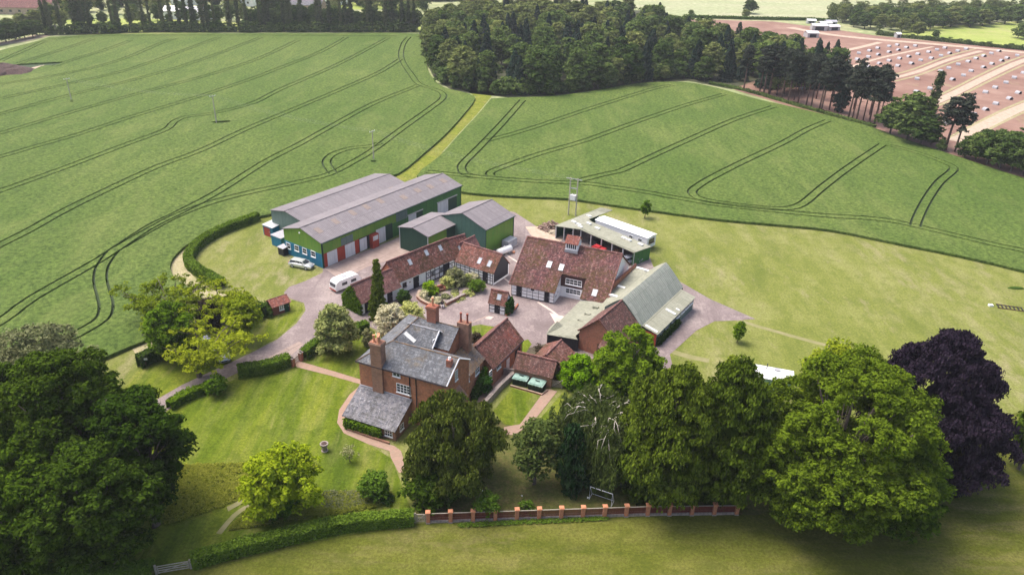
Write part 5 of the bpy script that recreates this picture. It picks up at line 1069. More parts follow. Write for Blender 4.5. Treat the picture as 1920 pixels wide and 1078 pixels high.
# transformer poles
p0, p1 = G(1065.5, 403), G(1079, 405.5); an = math.atan2(p1.y-p0.y, p1.x-p0.x); Lp = (p1-p0).length; hp = HT(1065.5, 403, 333)
r = empty('transformer_pole', (p0.x, p0.y, 0), an, 'twin wooden power poles carrying a pale grey transformer behind the open shed', 'power pole')
for x in (0, Lp): b = MB(); b.tube([(x, 0, 0), (x, 0, hp)], [.16, .12], 8); b.build('pole', M['bark_pale'], r)
for x in (0, Lp): b = MB(); b.box(x-.9, -.06, hp-.3, x+.9, .06, hp-.15); b.build('crossarm', M['steel'], r)
b = MB(); b.box(.0, -.1, hp*.4, Lp, .1, hp*.43); b.box(0, -.08, hp*.72, Lp, .08, hp*.74); b.build('platform', M['steel'], r)
b = MB(); b.box(Lp*.15, -.45, hp*.43, Lp*.85, .45, hp*.56); tk = b.build('transformer', M['white'], r); b = MB(); [b.lathe((Lp*q, 0, hp*.56), [(.06, 0), (.09, .1), (.05, .3)], 8) for q in (.3, .5, .7)]; b.build('insulator', M['black'], tk)
# single poles and lines
poles = [((134.5, 190), 147, 'farthest'), ((406, 231), 179, 'middle'), ((701, 302), 245, 'nearest')]
tops = []
for (bx, by), ty, nm in poles:
    g = G(bx, by, .1); h = HT(bx, by, ty); r = empty('power_pole', (g.x, g.y, 0), R(60), {'farthest': 'slim power pole near the left edge of the crop', 'middle': 'power pole beside a bend in the wheel tracks of the left crop', 'nearest': 'power pole in the crop by the looped wheel tracks'}[nm], 'power pole', 'poles of the power line over the crop')
    b = MB(); b.tube([(0, 0, 0), (0, 0, h)], [.16, .11], 8); b.build('pole', M['bark_pale'], r); b = MB(); b.box(-1.0, -.05, h-.25, 1.0, .05, h-.12); b.build('crossarm', M['steel'], r)
    for x in (-.9, 0, .9): b = MB(); b.lathe((x, 0, h-.12), [(.05, 0), (.07, .08), (.04, .2)], 6); b.build('insulator', M['white'], r)
    tops.append((g.x, g.y, h))
tops.append((p0.x, p0.y, hp))
for k in range(3):
    a, c = tops[k], tops[k+1]
    for s, w_ in ((-.9, 'left'), (0, 'middle'), (.9, 'right')):
        b = MB(); pts = []
        for i in range(13): t = i/12; pts.append(((c[0]-a[0])*t+s*.5, (c[1]-a[1])*t+s*.87, a[2]+(c[2]-a[2])*t-4*1.2*t*(1-t)+.05))
        b.tube(pts, .0045, 3); tag(b.build('power_cable', M['lead'], None, loc=(a[0], a[1], 0)), '%s wire of the %s span of the power line over the crop' % (w_, ('far', 'middle', 'near')[k]), 'cable', 'power line wires')
# log pile, debris by the open shed
rg = random.Random(5); c = G(1034, 429)
r = empty('log_pile', (c.x, c.y, 0), 0, 'heap of cut logs and branches left of the open shed', 'log pile'); b = MB()
for i in range(120):
    a = rg.uniform(0, 6.28); rr_ = rg.random()**.6*2.6; z = max(.15, (1-rr_/3)*1.9*rg.random()); x, y = math.cos(a)*rr_, math.sin(a)*rr_*.7; t_ = rg.uniform(0, 3.14); l = rg.uniform(.3, .7)
    b.tube([(x-math.cos(t_)*l, y-math.sin(t_)*l, z), (x+math.cos(t_)*l, y+math.sin(t_)*l, z+rg.uniform(-.1, .3))], rg.uniform(.06, .16), 6)
b.build('log', noisy('cut_wood', (.16,.10,.08), (.42,.30,.25), 1.5), r)
for nm, lb, p, n, s in (('rubble_heap', 'pale heap of rubble on the sandy patch before the open shed', (1036, 437), 90, 1.1), ('scrap_heap', 'scatter of dark scrap beside the white gas tank', (934, 472), 30, .9)):
    c = G(*p); b = MB()
    for i in range(n): a = rg.uniform(0, 6.28); q = rg.random()*s; x, y = math.cos(a)*q, math.sin(a)*q; e = rg.uniform(.1, .3); b.box(x-e, y-e*.7, 0, x+e, y+e*.7, e*rg.uniform(.5, 1.6))
    tag(b.build(nm, noisy(nm+'_mat', (.35,.3,.22) if 'rubble' in nm else (.08,.07,.07), (.5,.43,.33) if 'rubble' in nm else (.4,.33,.3), 2), loc=(c.x, c.y, .05)), lb, 'heap')
for nm, lb, p, rz, ln in (('timber_baulk', 'pale timber baulk lying beside the grey unit and gas tank', ((957, 467), (971, 459)), 0, 0), ):
    a, c = G(*p[0]), G(*p[1]); b = MB(); b.box(0, -.12, 0, (c-a).length, .12, .22); o = b.build(nm, M['pale'], loc=(a.x, a.y, .05)); o.rotation_euler.z = math.atan2(c.y-a.y, c.x-a.x); tag(o, lb, 'timber')
c = G(963, 475); b = MB(); b.lathe((0, 0, 0), [(.25, 0), (.3, .3), (.28, .35)], 10); tag(b.build('plant_pot', M['terracotta'], loc=(c.x, c.y, .06)), 'round clay pot alone in the lane beside the big tiled barn', 'pot')
# drag harrow on the paddock, white block next to it
c = G(1893, 578); r = empty('chain_harrow', (c.x, c.y, .02), R(-15), 'dark iron harrow lying on the paddock at the far right', 'harrow')
b = MB(); [b.box(-1.9+i*.62, -.7, .08, -1.78+i*.62, .7, .2) for i in range(7)]; b.build('tine_bar', M['black'], r); b = MB(); b.box(-2, -.7, .05, 2, -.6, .16); b.box(-2, .6, .05, 2, .7, .16); b.build('frame', M['wood'], r)
c = G(1857, 574); b = MB(); b.box(-.35, -.25, 0, .35, .25, .3); tag(b.build('salt_block', M['white'], loc=(c.x, c.y, .02)), 'small white block on the paddock next to the harrow', 'block')
c = G(1905, 541); b = MB(); b.lathe((0, 0, 0), [(1.0, 0), (.7, .25), (.2, .3)], 9); b.v = [(x*1.6, y*.5, z) for x, y, z in b.v]; tag(b.build('nettle_clump', M['leaf_hedged'], loc=(c.x, c.y, .02)), 'dark low clump on the right edge of the paddock', 'clump')
# small details
for p, h, lb, mt in (((275, 688), 1.5, 'small white sign on a post before the dark hedge', 'white'),):
    g = G(*p); r = empty('sign_post', (g.x, g.y, 0), R(20), lb, 'sign'); b = MB(); b.tube([(0, 0, 0), (0, 0, h)], .05, 6); b.build('post', M['wood'], r); b = MB(); b.box(-.32, -.05, h-.35, .32, -.02, h); b.build('board', M['white'], r)
for k, (x, y) in enumerate(((269, 636), (290, 628), (345, 610))):
    g = G(x, y); b = MB(); b.tube([(0, 0, 0), (0, 0, 1.2)], .06, 6); tag(b.build('fence_post', M['wood_pale'], loc=(g.x, g.y, 0)), ['fence post nearest the big oak at the corner of the crop', 'fence post between the crop and the pale verge', 'fence post under the light green trees at the crop edge'][k], 'post', 'posts at the crop corner')
# bird statue by the gate
c = G(1170, 721); b = MB(); b.lathe((0, 0, 0), [(.2, 0), (.12, .3), (.22, .6), (.25, .85), (.1, 1.1), (.12, 1.25), (.03, 1.35)], 8); tag(b.build('garden_ornament', noisy('verdigris', (.25,.42,.38), (.4,.55,.5), 3), loc=(c.x, c.y, 0)), 'pale blue-green garden ornament beside the brown bar gate', 'ornament')
# ---------------------------------------------------------------- person sitting on the planter wall
def person(px, face, label):
    g = G(*px); root = empty('person', (g.x, g.y, .0), face, label, 'person')
    J = dict(pel=(0,0,.55), wai=(0,.02,.75), che=(0,.05,1.0), nek=(0,.04,1.2), hed=(0,.0,1.34), top=(0,.01,1.45),
        hl=(-.11,-.02,.53), kl=(-.15,-.45,.56), al=(-.16,-.48,.12), fl=(-.17,-.66,.06), hr=(.11,-.02,.53), kr=(.16,-.47,.56), ar=(.17,-.42,.12), fr=(.18,-.6,.06),
        sl=(-.2,.05,1.13), el=(-.27,-.05,.87), wl=(-.16,-.32,.72), ml=(-.13,-.4,.7), sr=(.2,.05,1.13), er=(.29,-.02,.87), wr=(.18,-.3,.72), mr=(.15,-.38,.7))
    E = [('pel','wai'),('wai','che'),('che','nek'),('nek','hed'),('hed','top'),('pel','hl'),('hl','kl'),('kl','al'),('al','fl'),('pel','hr'),('hr','kr'),('kr','ar'),('ar','fr'),('che','sl'),('sl','el'),('el','wl'),('wl','ml'),('che','sr'),('sr','er'),('er','wr'),('wr','mr')]
    rad = dict(pel=.15, wai=.14, che=.16, nek=.06, hed=.1, top=.07, hl=.1, kl=.07, al=.045, fl=.035, hr=.1, kr=.07, ar=.045, fr=.035, sl=.07, el=.045, wl=.032, ml=.035, sr=.07, er=.045, wr=.032, mr=.035)
    def skin(name, keys, edges, mat, grow=0.0, rootk=None):
        me = bpy.data.meshes.new(name); ks = [k for k in J if k in keys]; me.from_pydata([J[k] for k in ks], [(ks.index(a), ks.index(b)) for a, b in edges if a in keys and b in keys], []); o = bpy.data.objects.new(name, me); COL.objects.link(o); o.parent = root
        me.materials.append(mat); o.modifiers.new('skin', 'SKIN'); o.modifiers.new('sub', 'SUBSURF').render_levels = 2
        for i, k in enumerate(ks): v = me.skin_vertices[0].data[i]; v.radius = (rad[k]+grow, rad[k]*.85+grow); v.use_root = (k == (rootk or ks[0]))
        return o
    skin('body', set(J), E, noisy('skin', (.45,.27,.2), (.52,.33,.25), 4, .6), 0, 'pel')
    skin('jacket', {'pel','wai','che','sl','el','sr','er','wl','wr'}, E, M['black'], .022, 'wai')
    skin('trousers', {'pel','hl','kl','al','hr','kr','ar'}, E, noisy('pale_cotton', (.6,.58,.62), (.7,.69,.72), 4), .018, 'pel')
    b = MB(); b.lathe((0,.02,1.36), [(.05,-.12), (.115,-.06), (.12,.02), (.1,.09), (.04,.13)], 12); b.v = [(x, y+(.03 if z < 1.4 else .0), z) for x, y, z in b.v]; b.build('hair', M['black'], root, True)
    for s in (-1, 1): b = MB(); b.box(s*.165-.045, -.72, .02, s*.165+.045, -.46, .1); b.build('shoe', M['black'], root)
    b = MB(); b.lathe((0,-.105,1.32), [(.02,-.02),(.012,.03)], 6); b.build('nose', M['terracotta'], root)
    for s in (-1, 1):                      # five fingers on each hand
        for k in range(4): b = MB(); x = s*.14+(k-1.5)*.018; b.tube([(x, -.39, .7), (x, -.43, .695), (x, -.455+abs(k-1.4)*.008, .675)], [.009, .009, .007], 5); b.build('finger', M['terracotta'], root)
        b = MB(); b.tube([(s*.11, -.37, .71), (s*.09, -.4, .7), (s*.09, -.43, .69)], .01, 5); b.build('thumb', M['terracotta'], root)
person((829.5, 577), R(12), 'person in black top and pale trousers sitting on the low courtyard wall')
g = G(829, 578); b = MB(); b.box(-.4, -.05, .0, .4, .4, .45); tag(b.build('stone_bench', M['stonewall'], loc=(g.x, g.y, .05)), 'low stone bench the person sits on at the courtyard wall', 'bench')
# ---------------------------------------------------------------- vegetation
def leafquads(rng, cl, per, size, up=.5, flat=.8, droop=0.0, asp=.55):
    """cl: (n,4) clump centres and radii -> diamond leaf-sprays"""
    cl = np.asarray(cl, dtype=float); n = len(cl)*per; c = np.repeat(cl, per, axis=0)
    d = rng.normal(size=(n, 3)); d /= np.linalg.norm(d, axis=1)[:, None]; neg = d[:, 2] < -.35; d[neg, 2] *= -1
    rr = c[:, 3]*(rng.uniform(.45, 1.08, n)); off = d*rr[:, None]; off[:, 2] *= flat; off[:, 2] -= droop*rr*rng.random(n)
    p = c[:, :3]+off
    nn = d*.9+rng.normal(size=(n, 3))*.55+np.array([0, 0, up]); nn /= np.linalg.norm(nn, axis=1)[:, None]
    a = np.cross(nn, rng.normal(size=(n, 3))); a /= np.linalg.norm(a, axis=1)[:, None]; b = np.cross(nn, a)
    if droop: a = a*.5+np.array([0, 0, -.8]); 
    s = size*rng.uniform(.6, 1.4, n)[:, None]
    v = np.stack([p-a*s, p-b*s*asp, p+a*s, p+b*s*asp], axis=1).reshape(-1, 3); return v
PROF = dict(round=lambda t: max(.0, 1-(2*t-1)**2)**.5, dome=lambda t: (max(0, 1-t**2.2)**.6)*(.72+.28*min(1, t*4)), cone=lambda t: (1-t)**.85*(.8+.2*min(1, t*6))+.03,
            egg=lambda t: max(0, 1-(2*t**.8-1)**2)**.55, column=lambda t: (max(0, 1-t)**.45)*min(1, .45+t*2.2), wide=lambda t: max(0, 1-(1.6*t-.6)**2)**.5 if t < .99 else 0)
def crown_clumps(rng, prof, z0, z1, R_, lr, cr, dens=1.0, open_=0.0, rag=.18):
    """lobes on the profile, clumps on the lobes"""
    f = PROF[prof]; H = z1-z0; cl = []; nl = max(5, int(2.2*R_*H/(lr*lr)))
    ts = []
    while len(ts) < nl:
        t = rng.random()
        if rng.random() < f(t)+.08: ts.append(t)
    g = 2.399963; a0 = rng.uniform(0, 6)
    for i, t in enumerate(sorted(ts)):
        a = a0+i*g+rng.normal()*.3; r = max(0, R_*f(t)-min(lr*.85+cr*.35, R_*f(t)*.55))*(1+rng.normal()*rag); z = z0+H*t
        lo = lr*rng.uniform(.7, 1.3)*(.4+.6*f(t)); c = np.array([math.cos(a)*r, math.sin(a)*r, min(z, z1-lo*.6)])
        nc = max(3, int(dens*2.6*lo*lo/(cr*cr)))
        for k in range(nc):
            d = rng.normal(size=3); d /= np.linalg.norm(d)
            if d[2] < -.3: d[2] *= -1
            if rng.random() < open_: continue
            q = c+d*lo*np.array([1, 1, .8])*rng.uniform(.75, 1.05); q[2] = min(q[2], z1-cr*.6)
            cl.append((*q, cr*rng.uniform(.7, 1.3)))
    return cl
def leafmesh(name, v, mat, parent=None, core=None):
    n = len(v)//4; q = np.arange(n*4).reshape(-1, 4)
    return np_mesh(name, v, q, mat, None, parent)
def corequads(rng, prof, z0, z1, R_, sc_=.62, n=10, m=8):
    sc_ = sc_*.6
    f = PROF[prof]; vs = []
    for j in range(m+1):
        t = .04+.92*j/m; r = max(.05, R_*f(t)*sc_); z = z0+(z1-z0)*(.04+.62*j/m)
        for i in range(n): a = 2*math.pi*i/n; vs.append((math.cos(a)*r*rng.uniform(.85, 1.1), math.sin(a)*r*rng.uniform(.85, 1.1), z))
    out = []
    for j in range(m):
        for i in range(n):
            k = (i+1)%n; out += [vs[j*n+i], vs[j*n+k], vs[(j+1)*n+k], vs[(j+1)*n+i]]
    return np.array(out)
def trunk(name, rng, H, r, mat, parent, limbs=(), lean=(0, 0), mb=None, taper=.25):
    b = mb or MB(); pts = [(lean[0]*t*H+(rng.normal()*.03*H if 0 < t < 1 else 0)*.3, lean[1]*t*H, H*t) for t in (0, .02, .25, .5, .75, 1)]
    b.tube(pts, [r*1.5, r*1.1, r*.9, r*.75, r*.5, r*taper], 8)
    for (z, x, y, zz, rr) in limbs:
        m = (x*.45+lean[0]*z*.5, y*.45+lean[1]*z*.5, z+(zz-z)*.6); s = (lean[0]*z, lean[1]*z, z); b.tube([s, m, (x, y, zz)], [rr, rr*.7, rr*.3], 6)
        for k in range(2): b.tube([m, (x*.7+rng.normal()*.12*abs(x+y), y*.7+rng.normal()*.12*abs(x+y), zz*.96+rng.normal()*.5)], [rr*.45, rr*.15], 5)
    return b.build(name, mat, parent, True) if mb is None else None
def mklimbs(rng, n, z0, z1, R_, r):
    o = []
    for i in range(n): a = i*2.4+rng.uniform(0, .5); t = rng.random(); q = R_*rng.uniform(.5, .85)*(1-.4*t); o.append((z0+(z1-z0)*.35*t, math.cos(a)*q, math.sin(a)*q, z0+(z1-z0)*rng.uniform(.45, .85), r*rng.uniform(.3, .55)))
    return o
def place(base, top, wpx, zoff=0, lean_=False):
    g = G(*base); H = HT(base[0], base[1], top); dep = (Vector((g.x, g.y, H*.5))-CAMP).dot(_f); R_ = wpx/2*dep/FPX*.97
    if zoff <= .03:                       # the pixel is the front foot of a crown that reaches the ground
        v = Vector((g.x, g.y, 0)); v.normalize(); g = g+v*R_*.7
    lo, hi = .3, 45                       # height whose rounded crown outline touches the top pixel
    for _ in range(30):
        h = (lo+hi)/2; b = h*(1-zoff)/2; zc = h*(1+zoff)/2; c = Vector((g.x, g.y, zc)); d = (c-CAMP); th = math.atan2(-d.z, math.hypot(d.x, d.y)); dd = d.dot(_f)
        t = prj(c)[1]-FPX/dd*math.hypot(b*math.cos(th), R_*.8*math.sin(th))
        if t > top: lo = h
        else: hi = h
    for _ in range(6):                    # the given x is the crown's middle: a tall tree leans in the picture
        if not lean_: break
        cx = prj(Vector((g.x, g.y, h*.55)))[0]; g = g+Vector((AX.x, AX.y, 0))*(base[0]-cx)*dep/FPX
    return g, h, R_
seed = [10]
def tree(name, label, base, top, wpx, prof, leaf, bark='bark', cat='tree', group=None, z0f=.15, lr=None, cr=.9, ls=.3, per=60, dens=1.0, open_=0.0, droop=0, core=True, H=None, Rm=None, up=.5, trunk_r=None, limbs=6, rag=.18, lean=(0, 0), flat=.8, zadd=0.0, squash=None):
    seed[0] += 1; rng = np.random.default_rng(seed[0])
    g, h, r_ = place(base, top, wpx, z0f, True); h = H or h; r_ = Rm or r_
    root = empty(name, (g.x, g.y, zadd), 0, label, cat, group); z0 = h*z0f
    trunk('trunk', rng, h*.75, trunk_r or max(.06, h*.022), M[bark], root, mklimbs(rng, limbs, z0*.9, h, r_, max(.06, h*.02)), lean)
    cl = crown_clumps(rng, prof, z0, h, r_, lr or r_*.36, cr, dens, open_, rag)
    v = leafquads(rng, cl, per, ls, up, flat, droop)
    if core: v = np.vstack([v, corequads(rng, prof, z0, h, r_)])
    if squash: v = v*np.array(squash)
    leafmesh('crown', v, M[leaf], root); return root, g, h, r_
# ---- big foreground trees
tree('oak_tree', 'great dark oak filling the lower left corner', (128, 965), 650, 330, 'dome', 'leaf_oak', lr=2.0, cr=.7, ls=.18, per=90, z0f=.12, limbs=12, core=False)
tree('oak_tree', 'dark oak spreading over the lawn, right of the great corner oak', (262, 985), 740, 195, 'round', 'leaf_oak', lr=1.5, cr=.65, ls=.18, per=75, z0f=.2, limbs=9, core=False)
tree('oak_tree', 'dark oak cut by the left edge above the corner', (-15, 930), 665, 260, 'dome', 'leaf_oak', lr=1.9, cr=.7, ls=.19, per=85, z0f=.1)
tree('oak_tree', 'lighter leaved low tree in the bottom left corner', (20, 1070), 830, 270, 'round', 'leaf_lime', lr=1.6, cr=.65, ls=.18, per=70, z0f=.1)
tree('oak_tree', 'dark tree over the hedge at the bottom left', (185, 1075), 835, 210, 'round', 'leaf_oak', lr=1.5, cr=.65, ls=.18, per=70, z0f=.12)
tree('willow_tree', 'hazy pale olive tree at the left edge before the crop', (70, 765), 608, 215, 'dome', 'leaf_olive', lr=1.7, cr=.8, ls=.2, per=40, z0f=.1)
tree('yew_tree', 'broad dark yew in front of the farmhouse', (848, 948), 738, 198, 'egg', 'leaf_yew', lr=1.3, cr=.65, ls=.19, per=80, z0f=.02, rag=.16, droop=.3, up=.7)
tree('yew_tree', 'lower dark green yew behind the left end of the red fence', (810, 968), 872, 118, 'dome', 'leaf_oak', lr=1.2, cr=.7, ls=.22, per=50, z0f=.02)
tree('cypress_tree', 'huge shaggy cypress with several tops behind the red fence', (1262, 975), 690, 205, 'egg', 'leaf_cedar', lr=1.3, cr=.65, ls=.2, per=85, z0f=.0, droop=.25, up=.8, rag=.16)
tree('cypress_tree', 'dense cypress whose top reaches the white roofed cabin', (1372, 975), 682, 185, 'egg', 'leaf_cedar', lr=1.3, cr=.65, ls=.2, per=85, z0f=.0, droop=.25, up=.8, rag=.16)
tree('cypress_tree', 'shadowed cypress between the shaggy cypress and the weeping tree', (1208, 955), 790, 110, 'egg', 'leaf_cedar', lr=1.2, cr=.7, ls=.24, per=60, z0f=.0, droop=.25, up=.8)
for x, y, t_, lb in ((1290, 800, 672, 'left'), (1362, 805, 668, 'right')): tree('cypress_tree', '%s of the two thin pointed tops behind the dense cypress' % lb, (x, y), t_, 62, 'cone', 'leaf_cedar', lr=.8, cr=.5, ls=.2, per=40, z0f=.1)
tree('lime_tree', 'largest rounded lime tree left of the copper beech', (1582, 960), 664, 345, 'egg', 'leaf_lime', lr=1.7, cr=.65, ls=.17, per=85, z0f=.05, limbs=12, rag=.1, core=False)
tree('lime_tree', 'lower lime tree swelling out at the right foot of the largest lime', (1692, 990), 850, 170, 'round', 'leaf_lime', lr=1.5, cr=.65, ls=.18, per=75, z0f=.05)
tree('lime_tree', 'lower lime tree at the left foot of the largest lime', (1512, 985), 790, 185, 'round', 'leaf_lime', lr=1.5, cr=.65, ls=.18, per=75, z0f=.05)
tree('ash_tree', 'thin yellow-green tree top rising just behind the largest lime', (1562, 800), 640, 125, 'egg', 'leaf_ash', lr=1.3, cr=.7, ls=.2, per=30, z0f=.2, core=False, open_=.2)
tree('copper_beech', 'deep purple copper beech standing on the paddock', (1762, 880), 618, 290, 'dome', 'leaf_beech', lr=1.7, cr=.65, ls=.18, per=80, z0f=.05, limbs=10, rag=.12, droop=.2, dens=1.5)
tree('plum_bush', 'dark brown-purple shrub at the foot of the copper beech', (1795, 925), 838, 100, 'dome', 'leaf_brownish', lr=1.1, cr=.7, ls=.24, per=50, z0f=0, cat='shrub')
tree('blue_spruce', 'small pale blue spruce between the lime and the copper beech', (1688, 800), 668, 66, 'cone', 'leaf_blue', lr=.8, cr=.5, ls=.2, per=45, z0f=.02, up=.2)
tree('lime_tree', 'small green tree cut by the right edge', (1935, 880), 770, 66, 'round', 'leaf_lime', lr=1, cr=.7, ls=.25, per=40)
tree('maple_tree', 'round bright green tree in front of the brick gabled barn', (1180, 728), 606, 146, 'dome', 'leaf_maple', lr=1.2, cr=.65, ls=.19, per=80, z0f=.05, rag=.08)
tree('laurel_bush', 'bright lime green laurel at the corner of the laurel hedge', (1085, 738), 664, 86, 'dome', 'leaf_laurel', lr=.9, cr=.55, ls=.2, per=55, z0f=0, cat='shrub')
tree('holly_tree', 'dark shrub under the right side of the round green tree', (1218, 742), 690, 60, 'dome', 'leaf_hedged', lr=.9, cr=.6, ls=.22, per=40, z0f=0, cat='shrub')
tree('holly_tree', 'very dark shrub at the back of the shady lawn by the bar gate', (1150, 728), 700, 60, 'dome', 'leaf_hedged', lr=.8, cr=.55, ls=.2, per=40, z0f=0, cat='shrub')
# conifers in front of the weeping tree
tree('cypress_tree', 'narrow blackish drooping cypress left of the white goal frame', (1073, 936), 800, 58, 'column', 'leaf_dark', lr=.9, cr=.6, ls=.26, per=60, z0f=0, droop=.8, up=.2)
tree('cypress_tree', 'blackish cypress directly behind the white goal frame', (1112, 922), 835, 50, 'column', 'leaf_dark', lr=.9, cr=.6, ls=.26, per=60, z0f=0, droop=.8, up=.2)
tree('apple_tree', 'open dull green tree between the yew and the drooping cypress', (1005, 908), 788, 100, 'round', 'leaf_weep', lr=1.1, cr=.7, ls=.2, per=35, z0f=.2, open_=.15, core=False)
tree('rose_bush', 'sparse rose bush behind the fourth brick pier', (915, 968), 928, 46, 'round', 'leaf_hedge', lr=.7, cr=.45, ls=.15, per=20, z0f=.05, core=False, cat='shrub')
tree('rose_bush', 'low rose with a few pale flowers behind the fifth brick pier', (988, 962), 938, 34, 'round', 'leaf_hedge', lr=.6, cr=.4, ls=.14, per=14, z0f=.05, core=False, cat='shrub')
# weeping tree
def weeping():
    rng = np.random.default_rng(77); g, h, r_ = place((1105, 925), 745, 200, 0); root = empty('weeping_tree', (g.x, g.y, 0), 0, 'weeping tree with bare silvery branches arching over its crown', 'tree')
    b = MB(); b.tube([(0, 0, 0), (.3, 0, h*.45), (.6, .2, h*.72)], [.4, .3, .18], 8); cl = []
    for i in range(20):
        a = i*2.4; q = r_*rng.uniform(.6, 1.0); top = h*rng.uniform(.84, .98); pts = []
        for k in range(8):
            t = k/7; pts.append((.6+math.cos(a)*q*t+rng.normal()*.1, .2+math.sin(a)*q*t+rng.normal()*.1, h*.68+(top-h*.68)*math.sin(t*2.3)*1.12-(t**3)*h*.2))
        b.tube(pts, [.1, .085, .07, .06, .05, .04, .03, .02], 5)
        for s in range(4):
            p = pts[2+s]; e = (p[0]+rng.normal()*.5+math.cos(a)*.4, p[1]+rng.normal()*.5+math.sin(a)*.4, p[2]+rng.uniform(-.1, .2)); f_ = (e[0]+rng.normal()*.3+math.cos(a)*.6, e[1]+rng.normal()*.3+math.sin(a)*.6, e[2]-rng.uniform(.3, .8)); b.tube([p, e, f_], [.035, .025, .012], 4)
        for p in pts[1:]:
            for s in range(8):
                x, y = p[0]+rng.normal()*.8, p[1]+rng.normal()*.8; L = rng.uniform(.3, .9)*p[2]; zz = p[2]-.12
                while zz > p[2]-L and zz > .5: cl.append((x+rng.normal()*.1, y+rng.normal()*.1, zz, .38)); zz -= .42
    dm = [(x+.6, y+.2, z-.25, r) for x, y, z, r in crown_clumps(rng, 'dome', h*.25, h*.93, r_*1.02, 1.1, .5, 1.0, .1)]
    b.build('trunk', M['bark_pale'], root, True); leafmesh('crown', np.vstack([leafquads(rng, cl, 16, .2, .3, .9, .7, .35), leafquads(rng, dm, 40, .17, .6, .9, .6, .35)]), M['leaf_weep'], root)
weeping()
# ---- light green trees by the drive, with visible limbs
def airy(label, base, top, wpx, leaf, seed_, cut=False, open_=.35, n=9, centre=None, z0f=.35):
    rng = np.random.default_rng(seed_); g, h, r_ = place(base, top, wpx); root = empty('ash_tree', (g.x, g.y, 0), 0, label, 'tree')
    cx, cy = (0, 0) if centre is None else centre
    b = MB(); tr = .34
    b.tube([(0, 0, 0), (0, 0, .1), (cx*.1-.1, cy*.1, h*.22), (cx*.25, cy*.25, h*.3)], [tr*1.5, tr*1.15, tr, tr*.8], 8)
    if cut: b.tube([(-.1, 0, h*.22), (-.35, 0, h*.36)], [tr, tr*.85], 8)
    cl = []
    for i in range(n):
        a = i*2.4+rng.uniform(-.3, .3); q = r_*rng.uniform(.45, .95); zt = h*rng.uniform(.5, .98); e = (cx+math.cos(a)*q, cy+math.sin(a)*q, zt); m1 = (cx*.5+math.cos(a)*q*.3, cy*.5+math.sin(a)*q*.3, h*.42+rng.normal()*.3); m2 = (cx*.9+math.cos(a)*q*.7, cy*.9+math.sin(a)*q*.7, h*.42+(zt-h*.42)*.7+rng.normal()*.3)
        b.tube([(cx*.2, cy*.2, h*.26), m1, m2, e], [.14, .10, .06, .02], 6)
        for k in range(5):
            t = rng.uniform(.35, 1.1); p = tuple(m1[j]+(e[j]-m1[j])*t+rng.normal()*[.9, .9, .5][j] for j in range(3)); b.tube([m2 if t > .6 else m1, p], [.05, .02], 4)
            for s in range(7):
                if rng.random() < open_: continue
                cl.append((p[0]+rng.normal()*.55, p[1]+rng.normal()*.55, p[2]+rng.normal()*.3, rng.uniform(.35, .7)))
    b.build('trunk', M['bark'], root, True); leafmesh('crown', leafquads(rng, cl, 26, .17, .8, .6), M[leaf], root); return root
airy('light green tree with a cut stump of a limb beside the drive', (381, 742), 612, 205, 'leaf_ash', 5, True, .25, 15, (1.6, 1.2))
airy('light green tree with pale limbs leaning over the crop corner', (345, 640), 524, 190, 'leaf_ash', 6, False, .22, 16, (-2.0, .5))
airy('yellow-green tree in front of the curved hedge end', (425, 625), 532, 130, 'leaf_ash', 8, False, .3, 12)
tree('ash_tree', 'bushy yellow-green tree between the dark thorn and the timber shed', (455, 640), 560, 70, 'round', 'leaf_ash', lr=1.1, cr=.6, ls=.2, per=40, z0f=.15, open_=.15)
tree('maple_tree', 'denser mid green tree at the crop corner under the pale limbs', (318, 672), 562, 92, 'egg', 'leaf_maple', lr=1.2, cr=.65, ls=.2, per=45, z0f=.1, open_=.05)
tree('thorn_tree', 'dark tangled thorn inside the group of light green trees', (392, 622), 560, 66, 'dome', 'leaf_brownish', lr=.9, cr=.6, ls=.2, per=40, z0f=0)
tree('thorn_tree', 'dark bush against the left end of the little timber shed', (492, 598), 567, 40, 'dome', 'leaf_hedged', lr=.8, cr=.5, ls=.18, per=40, z0f=0, cat='shrub')
tree('thorn_tree', 'dark bush hiding the rear of the pale blue car', (350, 655), 610, 62, 'dome', 'leaf_hedged', lr=.9, cr=.5, ls=.2, per=40, z0f=0, cat='shrub')
tree('ash_tree', 'small green bush at the foot of the cut tree', (405, 738), 705, 42, 'round', 'leaf_maple', lr=.7, cr=.45, ls=.18, per=30, z0f=.1, core=False, cat='shrub')
# ---- garden and yard shrubs
tree('elder_tree', 'rounded tree with creamy variegated leaves at the front lawn corner', (628, 660), 570, 84, 'dome', 'leaf_varieg', lr=1.1, cr=.6, ls=.2, per=60, z0f=.05, rag=.08)
tree('blossom_tree', 'cream blossoming tree behind the left farmhouse chimney', (733, 660), 572, 62, 'round', 'leaf_cream', lr=.9, cr=.55, ls=.18, per=55, z0f=.1)
tree('blossom_tree', 'yellow-green round tree between the cream tree and the rear chimney', (768, 650), 570, 62, 'round', 'leaf_varieg', lr=.9, cr=.55, ls=.19, per=50, z0f=.1)
tree('cypress_tree', 'slim pointed conifer standing before the low tiled wing', (708, 606), 487, 42, 'cone', 'leaf_cedar', lr=.5, cr=.38, ls=.15, per=60, z0f=.0, up=.2, droop=.2)
tree('conifer_shrub', 'small bluish cone shrub on the shaded front lawn', (689, 652), 619, 20, 'egg', 'leaf_olive', lr=.5, cr=.3, ls=.11, per=40, z0f=0, cat='shrub')
